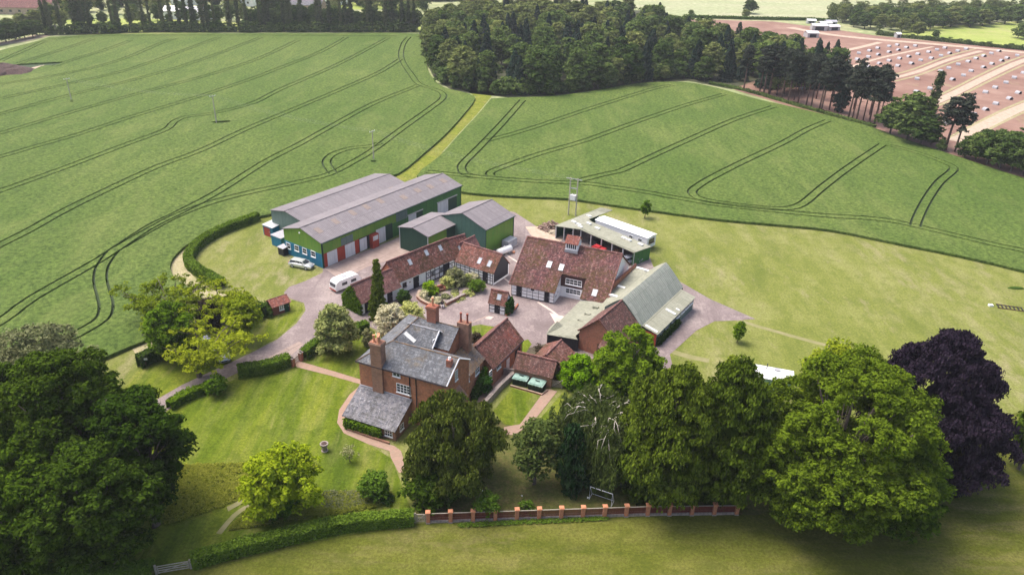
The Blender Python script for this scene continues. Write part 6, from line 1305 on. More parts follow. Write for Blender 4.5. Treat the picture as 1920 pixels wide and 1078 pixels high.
for lb, x, y, t_, w_, lf in (('large olive grey shrub in the courtyard planting', 853, 541, 501, 44, 'leaf_olive'), ('olive shrub spilling left of the large courtyard shrub', 840, 545, 518, 30, 'leaf_varieg'), ('creamy shrub along the timbered cottage wall', 889, 533, 512, 34, 'leaf_cream'), ('pale shrub between the olive and creamy ones', 876, 536, 514, 20, 'leaf_varieg'),
        ('clipped round dark green bush at the right end of the courtyard', 895, 552, 524, 36, 'leaf_hedge'), ('spiky green bush at the left end of the courtyard', 806, 557, 527, 34, 'leaf_laurel'), ('yellowish plant inside the curved planter wall', 795, 563, 545, 22, 'leaf_cream'), ('dark shrub against the white wall beside the lower wing', 756, 573, 543, 30, 'leaf_hedged'),
        ('low yellow-green plants behind the long planter wall', 858, 565, 553, 34, 'leaf_varieg'), ('brownish tuft in the courtyard paving', 853, 550, 543, 15, 'leaf_olive'), ('small olive tuft near the sitting person', 835, 560, 553, 10, 'leaf_olive'), ('yellow plant beside the rear chimney pot', 818, 572, 556, 18, 'leaf_cream'), ('small plants at the right end of the planter wall', 878, 556, 545, 18, 'leaf_varieg')):
    tree('garden_shrub', lb, (x, y), t_, w_, 'dome', lf, lr=.6, cr=.38, ls=.13, per=35, z0f=0, cat='shrub', group='courtyard shrubs', limbs=3)
tree('lime_tree', 'bright lime green bushy tree in the rough grass bed', (540, 958), 832, 118, 'egg', 'leaf_bright', lr=1.1, cr=.6, ls=.19, per=48, z0f=.12, open_=.2, rag=.4)
tree('lime_tree', 'bright lime green tree leaning left in the rough grass bed', (497, 978), 862, 92, 'round', 'leaf_bright', lr=1.0, cr=.55, ls=.19, per=40, z0f=.1, open_=.2, rag=.4)
tree('garden_shrub', 'green shrub at the foot of the bright lime green trees', (520, 985), 925, 75, 'round', 'leaf_maple', lr=.9, cr=.55, ls=.2, per=40, z0f=0, cat='shrub')
tree('garden_shrub', 'rounded green bush with a soft shadow above the long hedge', (702, 946), 888, 62, 'round', 'leaf_hedge', lr=.8, cr=.5, ls=.17, per=45, z0f=.02, cat='shrub')
tree('garden_shrub', 'dark low plant right of the rounded green bush', (725, 948), 925, 36, 'dome', 'leaf_hedged', lr=.5, cr=.4, ls=.15, per=30, z0f=0, cat='shrub')
tree('garden_shrub', 'thin pale leafless looking shrub on the lawn', (655, 866), 838, 38, 'round', 'leaf_olive', lr=.6, cr=.4, ls=.10, per=14, z0f=.15, core=False, open_=.3, cat='shrub')
tree('sapling', 'twin stemmed young tree on the paddock beyond the open shed', (1211, 409), 377, 17, 'egg', 'leaf_maple', lr=.5, cr=.4, ls=.18, per=30, z0f=.3, open_=.1)
tree('sapling', 'young tree on the grass right of the curved shed', (1386, 642), 603, 20, 'egg', 'leaf_maple', lr=.5, cr=.38, ls=.16, per=30, z0f=.15, open_=.1)
tree('garden_shrub', 'climbing shrub on the wall of the kitchen wing', (908, 742), 706, 26, 'egg', 'leaf_ivy', lr=.6, cr=.4, ls=.15, per=40, z0f=0, cat='shrub')
tree('garden_shrub', 'dark hedge plant under the corner of the low green roof', (1048, 646), 627, 44, 'dome', 'leaf_hedged', lr=.6, cr=.4, ls=.15, per=40, z0f=0, cat='shrub')
tree('garden_shrub', 'twiggy dark shrub in the small yard behind the outhouses', (1012, 668), 647, 34, 'dome', 'leaf_brownish', lr=.6, cr=.4, ls=.13, per=25, z0f=0, cat='shrub')
tree('garden_shrub', 'brown shrub by the side lawn behind the right chimney', (893, 652), 622, 22, 'dome', 'leaf_brownish', lr=.5, cr=.35, ls=.13, per=30, z0f=0, cat='shrub')
tree('garden_shrub', 'low shrubs between the side lawn and the red tiled wing', (936, 640), 616, 20, 'dome', 'leaf_olive', lr=.5, cr=.35, ls=.13, per=30, z0f=0, cat='shrub')
# ivy panels
def ivy(name, fr, boxes, label, leaf='leaf_ivy', ls=.16, dens=90):
    rng = np.random.default_rng(hash(label) % 999 if False else len(label)); P = []
    for (x0, y0, z0, x1, y1, z1, fn) in boxes:
        vol = max(1, ((x1-x0+.2)*(z1-z0)+(y1-y0+.2)*(z1-z0))); n = int(vol*dens)
        q = rng.uniform((x0, y0, z0), (x1, y1, z1), size=(n, 3)); 
        if fn: q = np.array([p for p in q if fn(*p)])
        P.append(q)
    P = np.vstack(P); cl = np.c_[P, np.full(len(P), .12)]; root = empty(name, (fr.x, fr.y, 0), fr.a, label, 'ivy'); leafmesh('foliage', leafquads(rng, cl, 3, ls, .2, 1), M[leaf], root)
ivy('ivy', fF, [(-.45, -.2, 0, -.02, WF+.2, hF, lambda x, y, z: z < 2.15+(hF-2.15)*(1-abs(y-WF/2)/(WF/2))+.1)], 'thick ivy covering the gable of the low tiled wing', 'leaf_maple')
ivy('ivy', fH, [(LH+.02, -.1, 0, LH+.9, WH+.3, 2.3, lambda x, y, z: (x-LH)/.9+abs(y-WH/2)/2.2 < 1.15-(max(0, z-1.5))*.4)], 'rounded ivy swelling from the side of the yard hut', 'leaf_ivy', dens=160)
ivy('ivy', fR, [(lx0+.3, ly-.6, 0, 5.6, ly-.05, 1.5, None)], 'bushy climber under the eave of the slate lean-to', 'leaf_maple', dens=120)
ivy('ivy', fR, [(12.2, 7.4, 0, 12.9, 11.4, 3.4, lambda x, y, z: z < 1.4+(y-7.4)*.5)], 'dark climber on the brick wall under the wing windows', 'leaf_hedge')
ivy('ivy', fM, [(xN0+.4, yN-.5, 0, xN0+LN*.62, yN-.02, 1.5, lambda x, y, z: z < 1.75-max(0, (x-xN0-LN*.5))*.9)], 'dark ivy on the window side of the green lean-to', 'leaf_hedged')
# ---- hedges
def hedge(label, pts, w_, h, leaf, ls=.15, dens=55, sm=3, top='leaf', z0=0):
    P = [(q.x, q.y) for q in (G(*p) for p in pts)]; P = smooth(P, sm); o = P[0]; rng = np.random.default_rng(len(label)*7+len(P))
    root = empty('hedge', (o[0], o[1], 0), 0, label, 'hedge'); Q = [(p[0]-o[0], p[1]-o[1]) for p in P]; a, c = offs(Q, w_*.42), offs(Q, -w_*.42); vs = []; b = []
    for i in range(len(Q)-1):
        A0, A1, C0, C1 = a[i], a[i+1], c[i], c[i+1]; L = math.hypot(Q[i+1][0]-Q[i][0], Q[i+1][1]-Q[i][1]); hh = h*.94
        b += [(*A0, z0), (*A1, z0), (*A1, hh), (*A0, hh), (*C1, z0), (*C0, z0), (*C0, hh), (*C1, hh), (*A0, hh), (*A1, hh), (*C1, hh), (*C0, hh)]
        n = max(4, int(L*(w_+2*h)*dens)); t = rng.random(n); s = rng.uniform(0, w_+2*h, n); side = np.where(s < h, -1.0, np.where(s > h+w_, 1.0, (s-h)/w_*2-1)); z = np.where(s < h, s, np.where(s > h+w_, s-h-w_, h))
        A = np.array(A0)[None]*(1-t[:, None])+np.array(A1)[None]*t[:, None]; Cc = np.array(C0)[None]*(1-t[:, None])+np.array(C1)[None]*t[:, None]; u = (side[:, None]*1.12+1)/2; xy = Cc*(1-u)+A*u
        und = .05*np.sin(xy[:, 0]*1.7)+.04*np.sin(xy[:, 1]*2.3+1)
        vs.append(np.c_[xy+rng.normal(size=(n, 2))*.05, z+rng.normal(size=n)*.05+und*(z > h*.8), np.full(n, .06)])
    v = np.vstack([leafquads(rng, np.vstack(vs), 1, ls, .6, 1), np.array(b)]); leafmesh('foliage', v, M[leaf], root)
hedge('long clipped hedge along the bottom of the garden', [(361, 1062), (440, 1040), (540, 1016), (650, 992), (776, 980)], 1.25, 1.6, 'leaf_hedge', .12, 110)
hedge('dark clipped hedge in the bottom left corner beyond the field gate', [(60, 1088), (180, 1086), (290, 1077)], 1.3, 1.6, 'leaf_hedge', .12, 90)
hedge('curved clipped hedge round the paddock left of the blue sheds', [(484, 412), (462, 421), (430, 433), (400, 447), (372, 466), (357, 486), (356, 500), (372, 514), (398, 529), (418, 540)], 1.5, 1.65, 'leaf_hedge', .16, 70)
hedge('clipped hedge along the drive left of the garden gate', [(448, 706), (480, 701), (515, 694), (545, 683)], 1.6, 1.7, 'leaf_hedge', .13, 90)
hedge('hedge curving round the front lawn from the gate pillar', [(570, 674), (590, 658), (615, 646), (650, 632), (690, 618)], 1.4, 1.6, 'leaf_hedge', .13, 80)
hedge('straggling hedge along the drive below the cut tree', [(318, 768), (345, 752), (378, 738), (420, 722)], 1.2, 1.3, 'leaf_maple', .16, 50)
hedge('dark hedge between the pale verge and the drive grass', [(262, 690), (300, 672), (340, 662), (365, 655)], 1.2, 2.0, 'leaf_hedged', .16, 60)
hedge('thick laurel hedge at the back of the small lawn', [(1075, 716), (1100, 708), (1140, 716), (1166, 722)], 2.4, 2.0, 'leaf_laurel', .2, 60)
hedge('low ragged hedge along the field edge behind the orchard pines', [(1330, 158), (1400, 172), (1500, 201), (1640, 240)], 1.6, .9, 'leaf_wood1', .3, 8)
# long grass
def tufts(name, label, poly, n, hgt, leaf='grassblade', sd=1):
    rng = np.random.default_rng(sd); P = [(q.x, q.y) for q in (G(*p) for p in poly)]; xs = [p[0] for p in P]; ys = [p[1] for p in P]; cl = []
    while len(cl) < n:
        x, y = rng.uniform(min(xs), max(xs)), rng.uniform(min(ys), max(ys))
        if inside((x, y), P): cl.append((x, y, .12+hgt*.3, rng.uniform(.15, .4)*hgt*2))
    tag(leafmesh(name, leafquads(rng, cl, 10, .17*hgt*2, 1.0, .6, .0, .4), M[leaf]), label, None, None, 'stuff')
tufts('long_grass', 'long uncut grass between the big oak and the lime green trees', [(345, 872), (480, 869), (598, 874), (555, 890), (480, 922), (420, 950), (350, 974), (310, 985), (310, 900)], 2600, .35)
tufts('long_grass', 'uncut grass and weeds round the foot of the lime green trees', [(428, 994), (470, 952), (520, 934), (600, 928), (680, 923), (736, 928), (734, 940), (700, 953), (640, 964), (560, 973), (480, 988)], 2600, .4, 'grassblade', 2)
tufts('wild_plants', 'greyish weeds in the rough bed below the lawn', [(590, 925), (690, 922), (700, 945), (640, 958), (600, 950)], 700, .4, 'leaf_olive', 3)
tufts('nettles', 'weeds along the foot of the red fence', [(860, 982), (1000, 975), (1140, 970), (1140, 976), (1000, 983), (860, 990)], 500, .25, 'leaf_hedge', 4)
# ---- woodland prototypes: one mesh per tree, trunk and leaves
def proto(kind, sd):
    rng = np.random.default_rng(sd); mb = MB()
    if kind in ('b1', 'b2', 'b3'):
        H, R_ = 13.0, 4.6; cl = crown_clumps(rng, 'dome' if sd % 2 else 'egg', 2.0, H, R_, 1.7, 1.0, 1.0, 0, .15); v = np.vstack([leafquads(rng, cl, 24, .42), corequads(rng, 'dome', 2, H, R_, .7)]); leaf = {'b1': 'leaf_wood1', 'b2': 'leaf_wood2', 'b3': 'leaf_wood3'}[kind]; mb.tube([(0,0,0),(0,0,6)], [.3, .15], 6)
    elif kind == 'fir':
        H, R_ = 16.0, 3.1; cl = []
        for k in range(24):
            t = k/23; r = R_*(1-t)**.8+.15; n = max(4, int(11*(1-t)+3))
            for i in range(n): a = i*2*math.pi/n+k*1.3+rng.normal()*.15; q = r*rng.uniform(.55, 1.05); cl.append((math.cos(a)*q, math.sin(a)*q, 1.2+t*14.4-q*.25, .75*(1-t)+.3))
        v = np.vstack([leafquads(rng, cl, 20, .42, .3, .5, .2), corequads(rng, 'cone', 1, H-1, R_, .75)]); leaf = 'leaf_fir'; mb.tube([(0,0,0),(0,0,14)], [.25, .08], 6)
    elif kind == 'poplar':
        H, R_ = 21.0, 1.35; cl = crown_clumps(rng, 'column', 1.2, H, R_, .8, .65, .9, .1, .15); v = leafquads(rng, cl, 12, .36, .2, 1.3); leaf = 'leaf_poplar'; mb.tube([(0,0,0),(0,0,10),(0,0,20)], [.35, .2, .04], 6)
    elif kind == 'bush':
        H, R_ = 4.5, 2.6; cl = crown_clumps(rng, 'dome', .2, H, R_, 1.1, .8, 1.0); v = np.vstack([leafquads(rng, cl, 18, .36), corequads(rng, 'dome', 0, H, R_, .7)]); leaf = 'leaf_wood1'; mb.tube([(0,0,0),(0,0,1.5)], [.15, .1], 5)
    me = bpy.data.meshes.new(kind+'_mesh'); nt_ = len(mb.v); V = np.vstack([np.array(mb.v), v]); n = len(v)//4
    qs = [f for f in mb.f if len(f) == 4]; Q = np.vstack([np.array(qs), np.arange(n*4).reshape(-1, 4)+nt_]); mi = np.r_[np.zeros(len(qs), dtype=np.int32), np.ones(n, dtype=np.int32)]
    o = np_mesh(kind+'_tree', V, Q, [M['bark'], M[leaf]], mi); return o
PR = {}
def getp(kind, i):
    k = (kind, i)
    if k not in PR: o = proto(kind, 100+i*7+sum(map(ord, kind))); PR[k] = o.data; bpy.data.objects.remove(o)
    return PR[k]
rgv = random.Random(11)
def put(kind, name, x, y, H, label, cat, group, wid=1.0, z=0, nvar=3, leaf=None):
    me = getp(kind, rgv.randrange(nvar)); base = dict(b1=13., b2=13., b3=13., fir=16., poplar=21., bush=4.5)[kind]
    o = bpy.data.objects.new(name, me); COL.objects.link(o); s = H/base; o.location = (x, y, z); o.scale = (s*wid*rgv.uniform(.9, 1.15), s*wid*rgv.uniform(.9, 1.15), s); o.rotation_euler = (0, 0, rgv.uniform(0, 6.28)); o.visible_shadow = True
    return tag(o, label, cat, group)
# the wood
WP_ = [(q.x, q.y) for q in (G(*p) for p in [(800, 74), (806, 112), (818, 140), (850, 163), (940, 177), (1060, 176), (1180, 158), (1290, 147), (1380, 160), (1470, 178), (1560, 175), (1565, 140), (1500, 118), (1400, 104), (1290, 84), (1235, 62), (1130, 40), (1000, 40), (860, 46)])]
xs = [p[0] for p in WP_]; ys = [p[1] for p in WP_]; pts = []; tries = 0
while len(pts) < 262 and tries < 30000:
    tries += 1; x, y = rgv.uniform(min(xs), max(xs)), rgv.uniform(min(ys), max(ys))
    if inside((x, y), WP_) and all((x-a)**2+(y-c)**2 > 5.6**2 for a, c in pts): pts.append((x, y))
for x, y in pts:
    px, py = prj(Vector((x, y, 0))); rr = rgv.random()
    con = (870 < px < 1010 and py > 85) or px > 1250 or (1020 < px < 1250 and 60 < py < 140)
    if rr < (.5 if con else .14): put('fir', 'fir_tree', x, y, rgv.uniform(11.5, 16), 'dark green pointed fir standing inside the wood beyond the crops', 'tree', 'firs of the wood', 1.15)
    else:
        k = 'b2' if (py < 75 and px < 1150) or rr > .86 else ('b1' if rr > .45 else 'b3'); k = 'b2' if (px < 880 and rr > .5) else k
        put(k, 'broadleaf_tree', x, y, rgv.uniform(11, 15), {'b1': 'mid green broadleaf tree in the wood beyond the crops', 'b2': 'pale green broadleaf tree in the wood beyond the crops', 'b3': 'dark green broadleaf tree in the wood beyond the crops'}[k], 'tree', 'broadleaf trees of the wood', 1.12)
n0 = 0
for (px, py) in [(862, 168), (880, 172), (900, 176), (925, 180), (950, 180), (975, 180), (1000, 180), (1025, 180), (1050, 178), (1075, 177), (1100, 173), (1125, 170), (1150, 165), (1175, 161), (1200, 156), (1225, 153), (1250, 150), (1275, 149), (1300, 150), (820, 146), (808, 128), (803, 110), (838, 160)]:
    g = G(px+rgv.uniform(-6, 6), py-3); put('bush', 'bush', g.x, g.y, rgv.uniform(3, 6.5), 'low bush on the near edge of the wood facing the crops', 'bush', 'bushes along the wood edge', 1.1)
for px, py, H, k, lb in ((1025, 176, 10.5, 'b1', 'green tree with a dead grey top at the near edge of the wood'), (1150, 162, 10, 'b2', 'bright domed tree at the near edge of the wood, right of its middle'), (1135, 166, 9, 'b1', 'low green tree left of the bright domed tree of the wood'), (1080, 172, 9, 'b3', 'dark rounded tree at the near middle edge of the wood'), (1270, 140, 9.5, 'b3', 'dark domed tree near the right end of the wood edge'), (1320, 152, 9, 'b3', 'dark blue-green tree where the wood meets the pines'), (905, 168, 8, 'b1', 'olive tree at the left front of the wood'), (1245, 152, 5.5, 'b2', 'yellowish hedge tree under the dark domed tree of the wood')):
    g = G(px, py); put(k, 'broadleaf_tree', g.x, g.y, H, lb, 'tree', None, 1.25)
rng = np.random.default_rng(3); g = G(985, 172); r = empty('dead_tree', (g.x, g.y, 0), 0, 'grey-brown half dead tree at the near edge of the wood', 'tree'); trunk('trunk', rng, 8, .2, M['bark_pale'], r, mklimbs(rng, 8, 3, 10, 2.4, .12)); leafmesh('crown', leafquads(rng, crown_clumps(rng, 'egg', 3, 10, 2.2, .9, .5, .7, .3), 16, .22), M['leaf_dead'], r)
# pines along the right field edge
def pine_proto(sd, H=13.0, cz=.48, R_=3.2):
    rng = np.random.default_rng(sd); root = empty('pine_tree', (0, 0, 0), 0); mb = MB(); mb.tube([(0,0,0),(.1,0,H*.3),(.0,.1,H*.6),(.05,0,H*.97)], [.26, .22, .17, .05], 7); cl = []
    for k in range(15):
        t = cz+(1-cz)*(k+rng.random())/15; a = k*2.4; q = R_*rng.uniform(.35, 1.0)*(1-.45*(t-cz)/(1-cz)); z = H*t; e = (math.cos(a)*q, math.sin(a)*q, z+rng.uniform(-.3, .6)); mb.tube([(0, 0, z-.6), e], [.08, .03], 5)
        for s in range(9): cl.append((e[0]*rng.uniform(.35, 1.1)+rng.normal()*.4, e[1]*rng.uniform(.35, 1.1)+rng.normal()*.4, e[2]+rng.normal()*.25, rng.uniform(.5, .9)))
    for k in range(5): z = H*rng.uniform(.2, cz); a = rng.uniform(0, 6); mb.tube([(0,0,z), (math.cos(a)*1.2, math.sin(a)*1.2, z-.2)], [.05, .02], 4)
    t_ = mb.build('trunk', M['bark_pine'], root, True); c_ = leafmesh('crown', leafquads(rng, cl, 26, .3, .4, .5), M['leaf_pine'], root); return root, t_, c_
pp_ = [pine_proto(s, R_=r_, cz=c_) for s, r_, c_ in ((1, 3.2, .48), (2, 2.8, .42), (3, 3.6, .52))]
used = [False]*3
def ptop(x): return float(np.interp(x, [1380, 1400, 1450, 1520, 1560, 1600, 1650, 1700, 1772, 1800], [88, 84, 96, 104, 118, 126, 134, 150, 186, 190]))
def put_pine(px, py, H, wid, label, group='pines in a row along the crop edge'):
    H = HT(px, py, ptop(px)+rgv.uniform(-4, 6)); wid *= .9
    i = rgv.randrange(3); root, t_, c_ = pp_[i]; g = G(px, py)
    if not used[i]: o = root; used[i] = True
    else:
        o = root.copy(); COL.objects.link(o)
        for ch in (t_, c_): d = ch.copy(); COL.objects.link(d); d.parent = o
    s = H/13.0; o.location = (g.x, g.y, 0); o.scale = (s*wid, s*wid, s); o.rotation_euler = (0, 0, rgv.uniform(0, 6.28)); tag(o, label, 'tree', group); o.name = 'pine_tree'
put_pine(1394, 171, 13.5, 1.1, 'tall bare trunked reddish pine, first of the row from the wood')
put_pine(1441, 180, 12.5, 1.2, 'thick trunked pine close to the wood end of the row', None)
XS = list(range(1422, 1650, 11))
for i, x in enumerate(XS):
    y = 174+(x-1400)*.262+rgv.uniform(-7, 2)+(-2); put_pine(x+rgv.uniform(-4, 4), y, rgv.uniform(11, 13.5) if x < 1560 else rgv.uniform(9.5, 11.5), rgv.uniform(.8, 1.05), 'dark pine with a bare trunk in the row between crop and brown field')
for x, y in ((1455, 172), (1480, 178), (1505, 184), (1530, 192), (1560, 198), (1600, 212), (1630, 222), (1650, 228)): put_pine(x, y-6, 12, .95, 'dark pine with a bare trunk in the second line behind the row')
put_pine(1638, 236, 11.5, 1.25, 'forked pine at the right end of the row before the leafy trees', None)
put_pine(1772, 282, 11.5, 1.35, 'lone broad pine right of the upright poplar', None); put_pine(1790, 285, 10.5, 1.1, 'pine leaning against the lone broad pine', None)
tree('ivy_clad_pine', 'ivy wrapped dark tree in the pine row, thickest dark stem', (1583, 214), 128, 38, 'column', 'leaf_fir', lr=1.2, cr=.8, ls=.35, per=26, z0f=0, bark='bark_pine')
put('b1', 'broadleaf_tree', G(1700, 262).x, G(1700, 262).y, 14, 'large dark leafy tree between the pines and the upright poplar', 'tree', None, 1.3); put('b3', 'broadleaf_tree', G(1668, 252).x, G(1668, 252).y, 11, 'leafy tree at the right end of the pine row', 'tree', None, 1.2); put('b3', 'broadleaf_tree', G(1725, 272).x, G(1725, 272).y, 10, 'low leafy tree at the foot of the upright poplar', 'tree', None, 1.5)
put('b1', 'broadleaf_tree', G(1520, 150).x, G(1520, 150).y, 12, 'rounded lighter tree rising behind the pines at the wood end', 'tree', None, 1.4); put('b2', 'broadleaf_tree', G(1552, 158).x, G(1552, 158).y, 10, 'light green tree next to the brown field behind the pines', 'tree', None, 1.3)
put('poplar', 'poplar_tree', G(1731, 262).x, G(1731, 262).y, HT(1731, 262, 136), 'single upright poplar between the pines and the brown field', 'tree', None, 1.15)
for i, (x, y, H) in enumerate(((1745, 272, 4), (1762, 284, 3.5), (1808, 296, 6), (1828, 302, 7.5), (1850, 308, 9), (1873, 316, 9.5), (1895, 322, 10), (1918, 330, 10), (1840, 290, 7), (1868, 296, 8), (1900, 302, 9), (1930, 318, 8), (1960, 345, 8), (1990, 355, 8))):
    g = G(x, y); put('b1' if i % 2 else 'b3', 'hedge_tree', g.x, g.y, H, 'leafy hedgerow tree on the right edge between crop and brown field', 'tree', 'hedgerow trees at the right edge', 1.3)
# poplar row
def edge_y(x): return 67-min(6, (x-90)*.03) if x < 290 else 61.3
for i, x in enumerate([88, 99, 118, 146, 155, 163, 172, 214, 226, 247, 272, 283, 308, 323, 338, 352, 366, 382, 392, 404, 433, 450, 464, 490, 497, 505, 534, 541, 548, 566, 596, 603, 620, 640, 648, 660, 690, 697, 724, 735, 755, 768, 778]):
    g = G(x+rgv.uniform(-1.5, 1.5), edge_y(x)-1.5); put('poplar', 'poplar_tree', g.x, g.y, rgv.uniform(18.5, 24), 'slender tall poplar in the row along the far edge of the left crop', 'tree', 'poplars of the far row', rgv.uniform(.55, .95))
for i in range(62):
    x = 92+i*11.2+rgv.uniform(-4, 4); g = G(x, edge_y(x)-1.2); put('bush', 'bush', g.x, g.y, rgv.uniform(3.2, 5.5), 'dark bush under the far row of poplars', 'bush', 'undergrowth below the poplars', 1.2)
for i in range(34):
    x = 470+i*9.5+rgv.uniform(-4, 4); g = G(x, edge_y(x)-3.5); put(rgv.choice(('b1', 'b1', 'b3')), 'broadleaf_tree', g.x, g.y, rgv.uniform(8.5, 12), 'dark leafy tree behind the right half of the poplar row', 'tree', 'leafy trees among the poplars', .9)
for i in range(16):
    x = 100+i*24+rgv.uniform(-8, 8); g = G(x, edge_y(x)-8-rgv.uniform(0, 14)); put(rgv.choice(('b1', 'b2', 'b3')), 'broadleaf_tree', g.x, g.y, rgv.uniform(6, 10), 'leafy tree seen between the poplars of the left half', 'tree', 'trees behind the left poplars', 1.1)
for (x, y, H) in ((-30, 88, 8), (-8, 84, 8), (12, 80, 8), (30, 76, 7.5), (47, 73, 7), (62, 70, 7), (20, 66, 7), (45, 60, 8), (70, 58, 9), (75, 66, 6), (0, 70, 7), (90, 50, 9)):
    g = G(x, y); put('b2' if x in (45, 70, 20) else 'b3', 'broadleaf_tree', g.x, g.y, H, 'rounded tree beside the lane at the top left', 'tree', 'trees by the top left lane', 1.4)
strip('lane', [(-60, 98), (-10, 84), (30, 78), (62, 71), (80, 66)], 7, .07, M['sand'])
# far country: hedges, trees and houses beyond
def mass(name, label, items, leaf, sd):
    rng = np.random.default_rng(sd); vs = []
    for x, y, H, w_ in items: cl = crown_clumps(rng, 'dome', H*.08, H, H*.36*w_, H*.16, H*.085, 1.0); vs.append(leafquads(rng, cl, 9, H*.036, .5)+np.array([x, y, 0.])); vs.append(corequads(rng, 'dome', 0, H, H*.36*w_, .8)+np.array([x, y, 0.]))
    tag(leafmesh(name, np.vstack(vs), M[leaf]), label, None, None, 'stuff')
for nm, lf, k in (('distant_trees', 'leaf_wood1', 0), ('distant_trees', 'leaf_wood2', 1), ('distant_trees', 'leaf_oak', 2)):
    it = []
    for i in range(34):
        x = rgv.uniform(-40, 800); y = rgv.choice((rgv.uniform(2, 14), rgv.uniform(14, 40)))
        if x < 90 and y > 5: y = rgv.uniform(-2, 4)
        g = G(x, y); it.append((g.x, g.y, rgv.uniform(6, 12), 1.3))
    mass(nm, ('mid green', 'pale green', 'dark green')[k]+' far-off trees among the houses beyond the poplars', it, lf, k)
it = []
for i in range(80): g = G(430+i*6, 3-abs(rgv.gauss(0, 1.5))); it.append((g.x, g.y, rgv.uniform(6, 10), 1.6))
mass('skyline_trees', 'dark belt of far-off trees along the top edge', it, 'leaf_oak', 9)
def farhouse(x, y, w_, d_, he, hr, rz, wall, roof, label):
    g = G(x, y); r = empty('house', (g.x, g.y, 0), rz, label, 'house'); b = MB(); b.box(-w_/2, -d_/2, 0, w_/2, d_/2, he); b.poly([(-w_/2, d_/2, he), (-w_/2, -d_/2, he), (-w_/2, 0, hr)]); b.poly([(w_/2, -d_/2, he), (w_/2, d_/2, he), (w_/2, 0, hr)]); b.build('wall', M[wall], r)
    b = MB(); b.slab([(-w_/2-.3, -d_/2-.4, he-.1), (w_/2+.3, -d_/2-.4, he-.1), (w_/2+.3, 0, hr+.15), (-w_/2-.3, 0, hr+.15)], .15); b.slab([(w_/2+.3, d_/2+.4, he-.1), (-w_/2-.3, d_/2+.4, he-.1), (-w_/2-.3, 0, hr+.15), (w_/2+.3, 0, hr+.15)], .15); b.build('roof', M[roof], r)
    P = Patch(Fr(0, 0, 0), (-w_/2, -d_/2, 0), (1, 0, 0), (0, 0, 1))
    for k in range(max(2, int(w_/4))): u = w_*(k+.5)/max(2, int(w_/4)); b = MB(); P.box(b, u-.6, u+.6, he*.5-.5, he*.5+.6, -.02, .04); b.build('window', M['glass'], r)
    b = MB(); b.box(w_*.25, -.4, hr-1, w_*.25+.8, .4, hr+1.2); b.build('chimney', M['brick'], r)
for a_ in ((48, 25, 30, 12, 3.5, 8, R(8), 'sand', 'tile_pink', 'big pale house with a wide pink roof at the top left'), (14, 20, 14, 9, 3, 6.5, R(-20), 'white_wall', 'tile_dark', 'house with brown gables at the very top left'), (343, 35, 16, 8, 4, 6, R(3), 'white_wall', 'roofwhite', 'left of two long white houses behind the poplars'), (370, 36, 14, 8, 4, 6, R(-4), 'white_wall', 'lead', 'right of two long white houses behind the poplars'),
           (352, 8, 16, 9, 4, 7, R(10), 'white_wall', 'tile_pink', 'far white house above the two long white ones'), (452, 10, 18, 9, 4, 7, R(-8), 'white_wall', 'tile_pink', 'far house with a pink roof between the poplars'), (515, 14, 15, 9, 4.5, 7, R(15), 'white_wall', 'slate', 'far white house with a grey roof near the top'), (572, 22, 22, 10, 4, 7, R(-5), 'sand', 'slate_dark', 'wide far building behind the middle of the poplar row'), (632, 8, 14, 8, 4, 6.5, R(4), 'white_wall', 'roofwhite', 'small white far house right of the middle of the poplar row')):
    farhouse(*a_)
sheetpoly('distant_field', [(480, 22), (800, 16), (800, 4), (480, 5)], .03, M['farbright']); sheetpoly('distant_field', [(-100, 16), (150, 12), (150, 3), (-100, 3)], .03, M['farbright'])
# wood on the far right
FP_ = [(q.x, q.y) for q in (G(*p) for p in [(1552, 36), (1580, 47), (1640, 60), (1700, 62), (1760, 57), (1840, 50), (1925, 42), (1980, 38), (1980, 26), (1900, 26), (1700, 30), (1560, 32)])]
xs = [p[0] for p in FP_]; ys = [p[1] for p in FP_]; pts = []; tries = 0
while len(pts) < 130 and tries < 20000:
    tries += 1; x, y = rgv.uniform(min(xs), max(xs)), rgv.uniform(min(ys), max(ys))
    if inside((x, y), FP_) and all((x-a)**2+(y-c)**2 > 7**2 for a, c in pts): pts.append((x, y))
pts.sort(key=lambda p: prj(Vector((p[0], p[1], 0)))[1], reverse=True)
for x, y in pts[:62]: k = rgv.choice(('b1', 'b2', 'b1', 'b3')); put(k, 'broadleaf_tree', x, y, rgv.uniform(7, 10), 'rounded tree on the near edge of the long far wood at the top right', 'tree', 'trees of the far right wood', 1.35)
mass('far_wood', 'far side of the long wood at the top right', [(x, y, rgv.uniform(8, 11), 1.3) for x, y in pts[62:]], 'leaf_wood2', 12)
for x, y, H, lb, k in ((1405, 26, 9, 'lone rounded tree on the pale field at the top', 'b3'), (1397, 35, 5, 'small lone tree just below the lone rounded tree on the pale field', 'b2'), (1295, 32, 4, 'tiny bush on the pale field near the wood', 'b1'), (1742, 8, 8, 'lone dark tree on the skyline field at the top right', 'b3'), (1720, 69, 7.5, 'pale rounded tree at the corner of the bright green field', 'b2'), (1753, 72, 4, 'small dark tree in the bright green field', 'b3'), (1908, 72, 7.5, 'bushy tree at the right edge of the bright green field', 'b1'), (1922, 76, 6.5, 'second bushy tree at the right edge of the bright green field', 'b1')):
    g = G(x, y); put(k, 'broadleaf_tree', g.x, g.y, H, lb, 'tree', None, 1.4)
for i in range(60):
    x = 1645+i*5; g = G(x, 66+(x-1645)*.105); put('bush', 'bush', g.x, g.y, rgv.uniform(1.3, 2.6), 'low bush in the hedge between the bright field and the sandy track', 'bush', 'hedge bushes by the sandy track', 1.3)
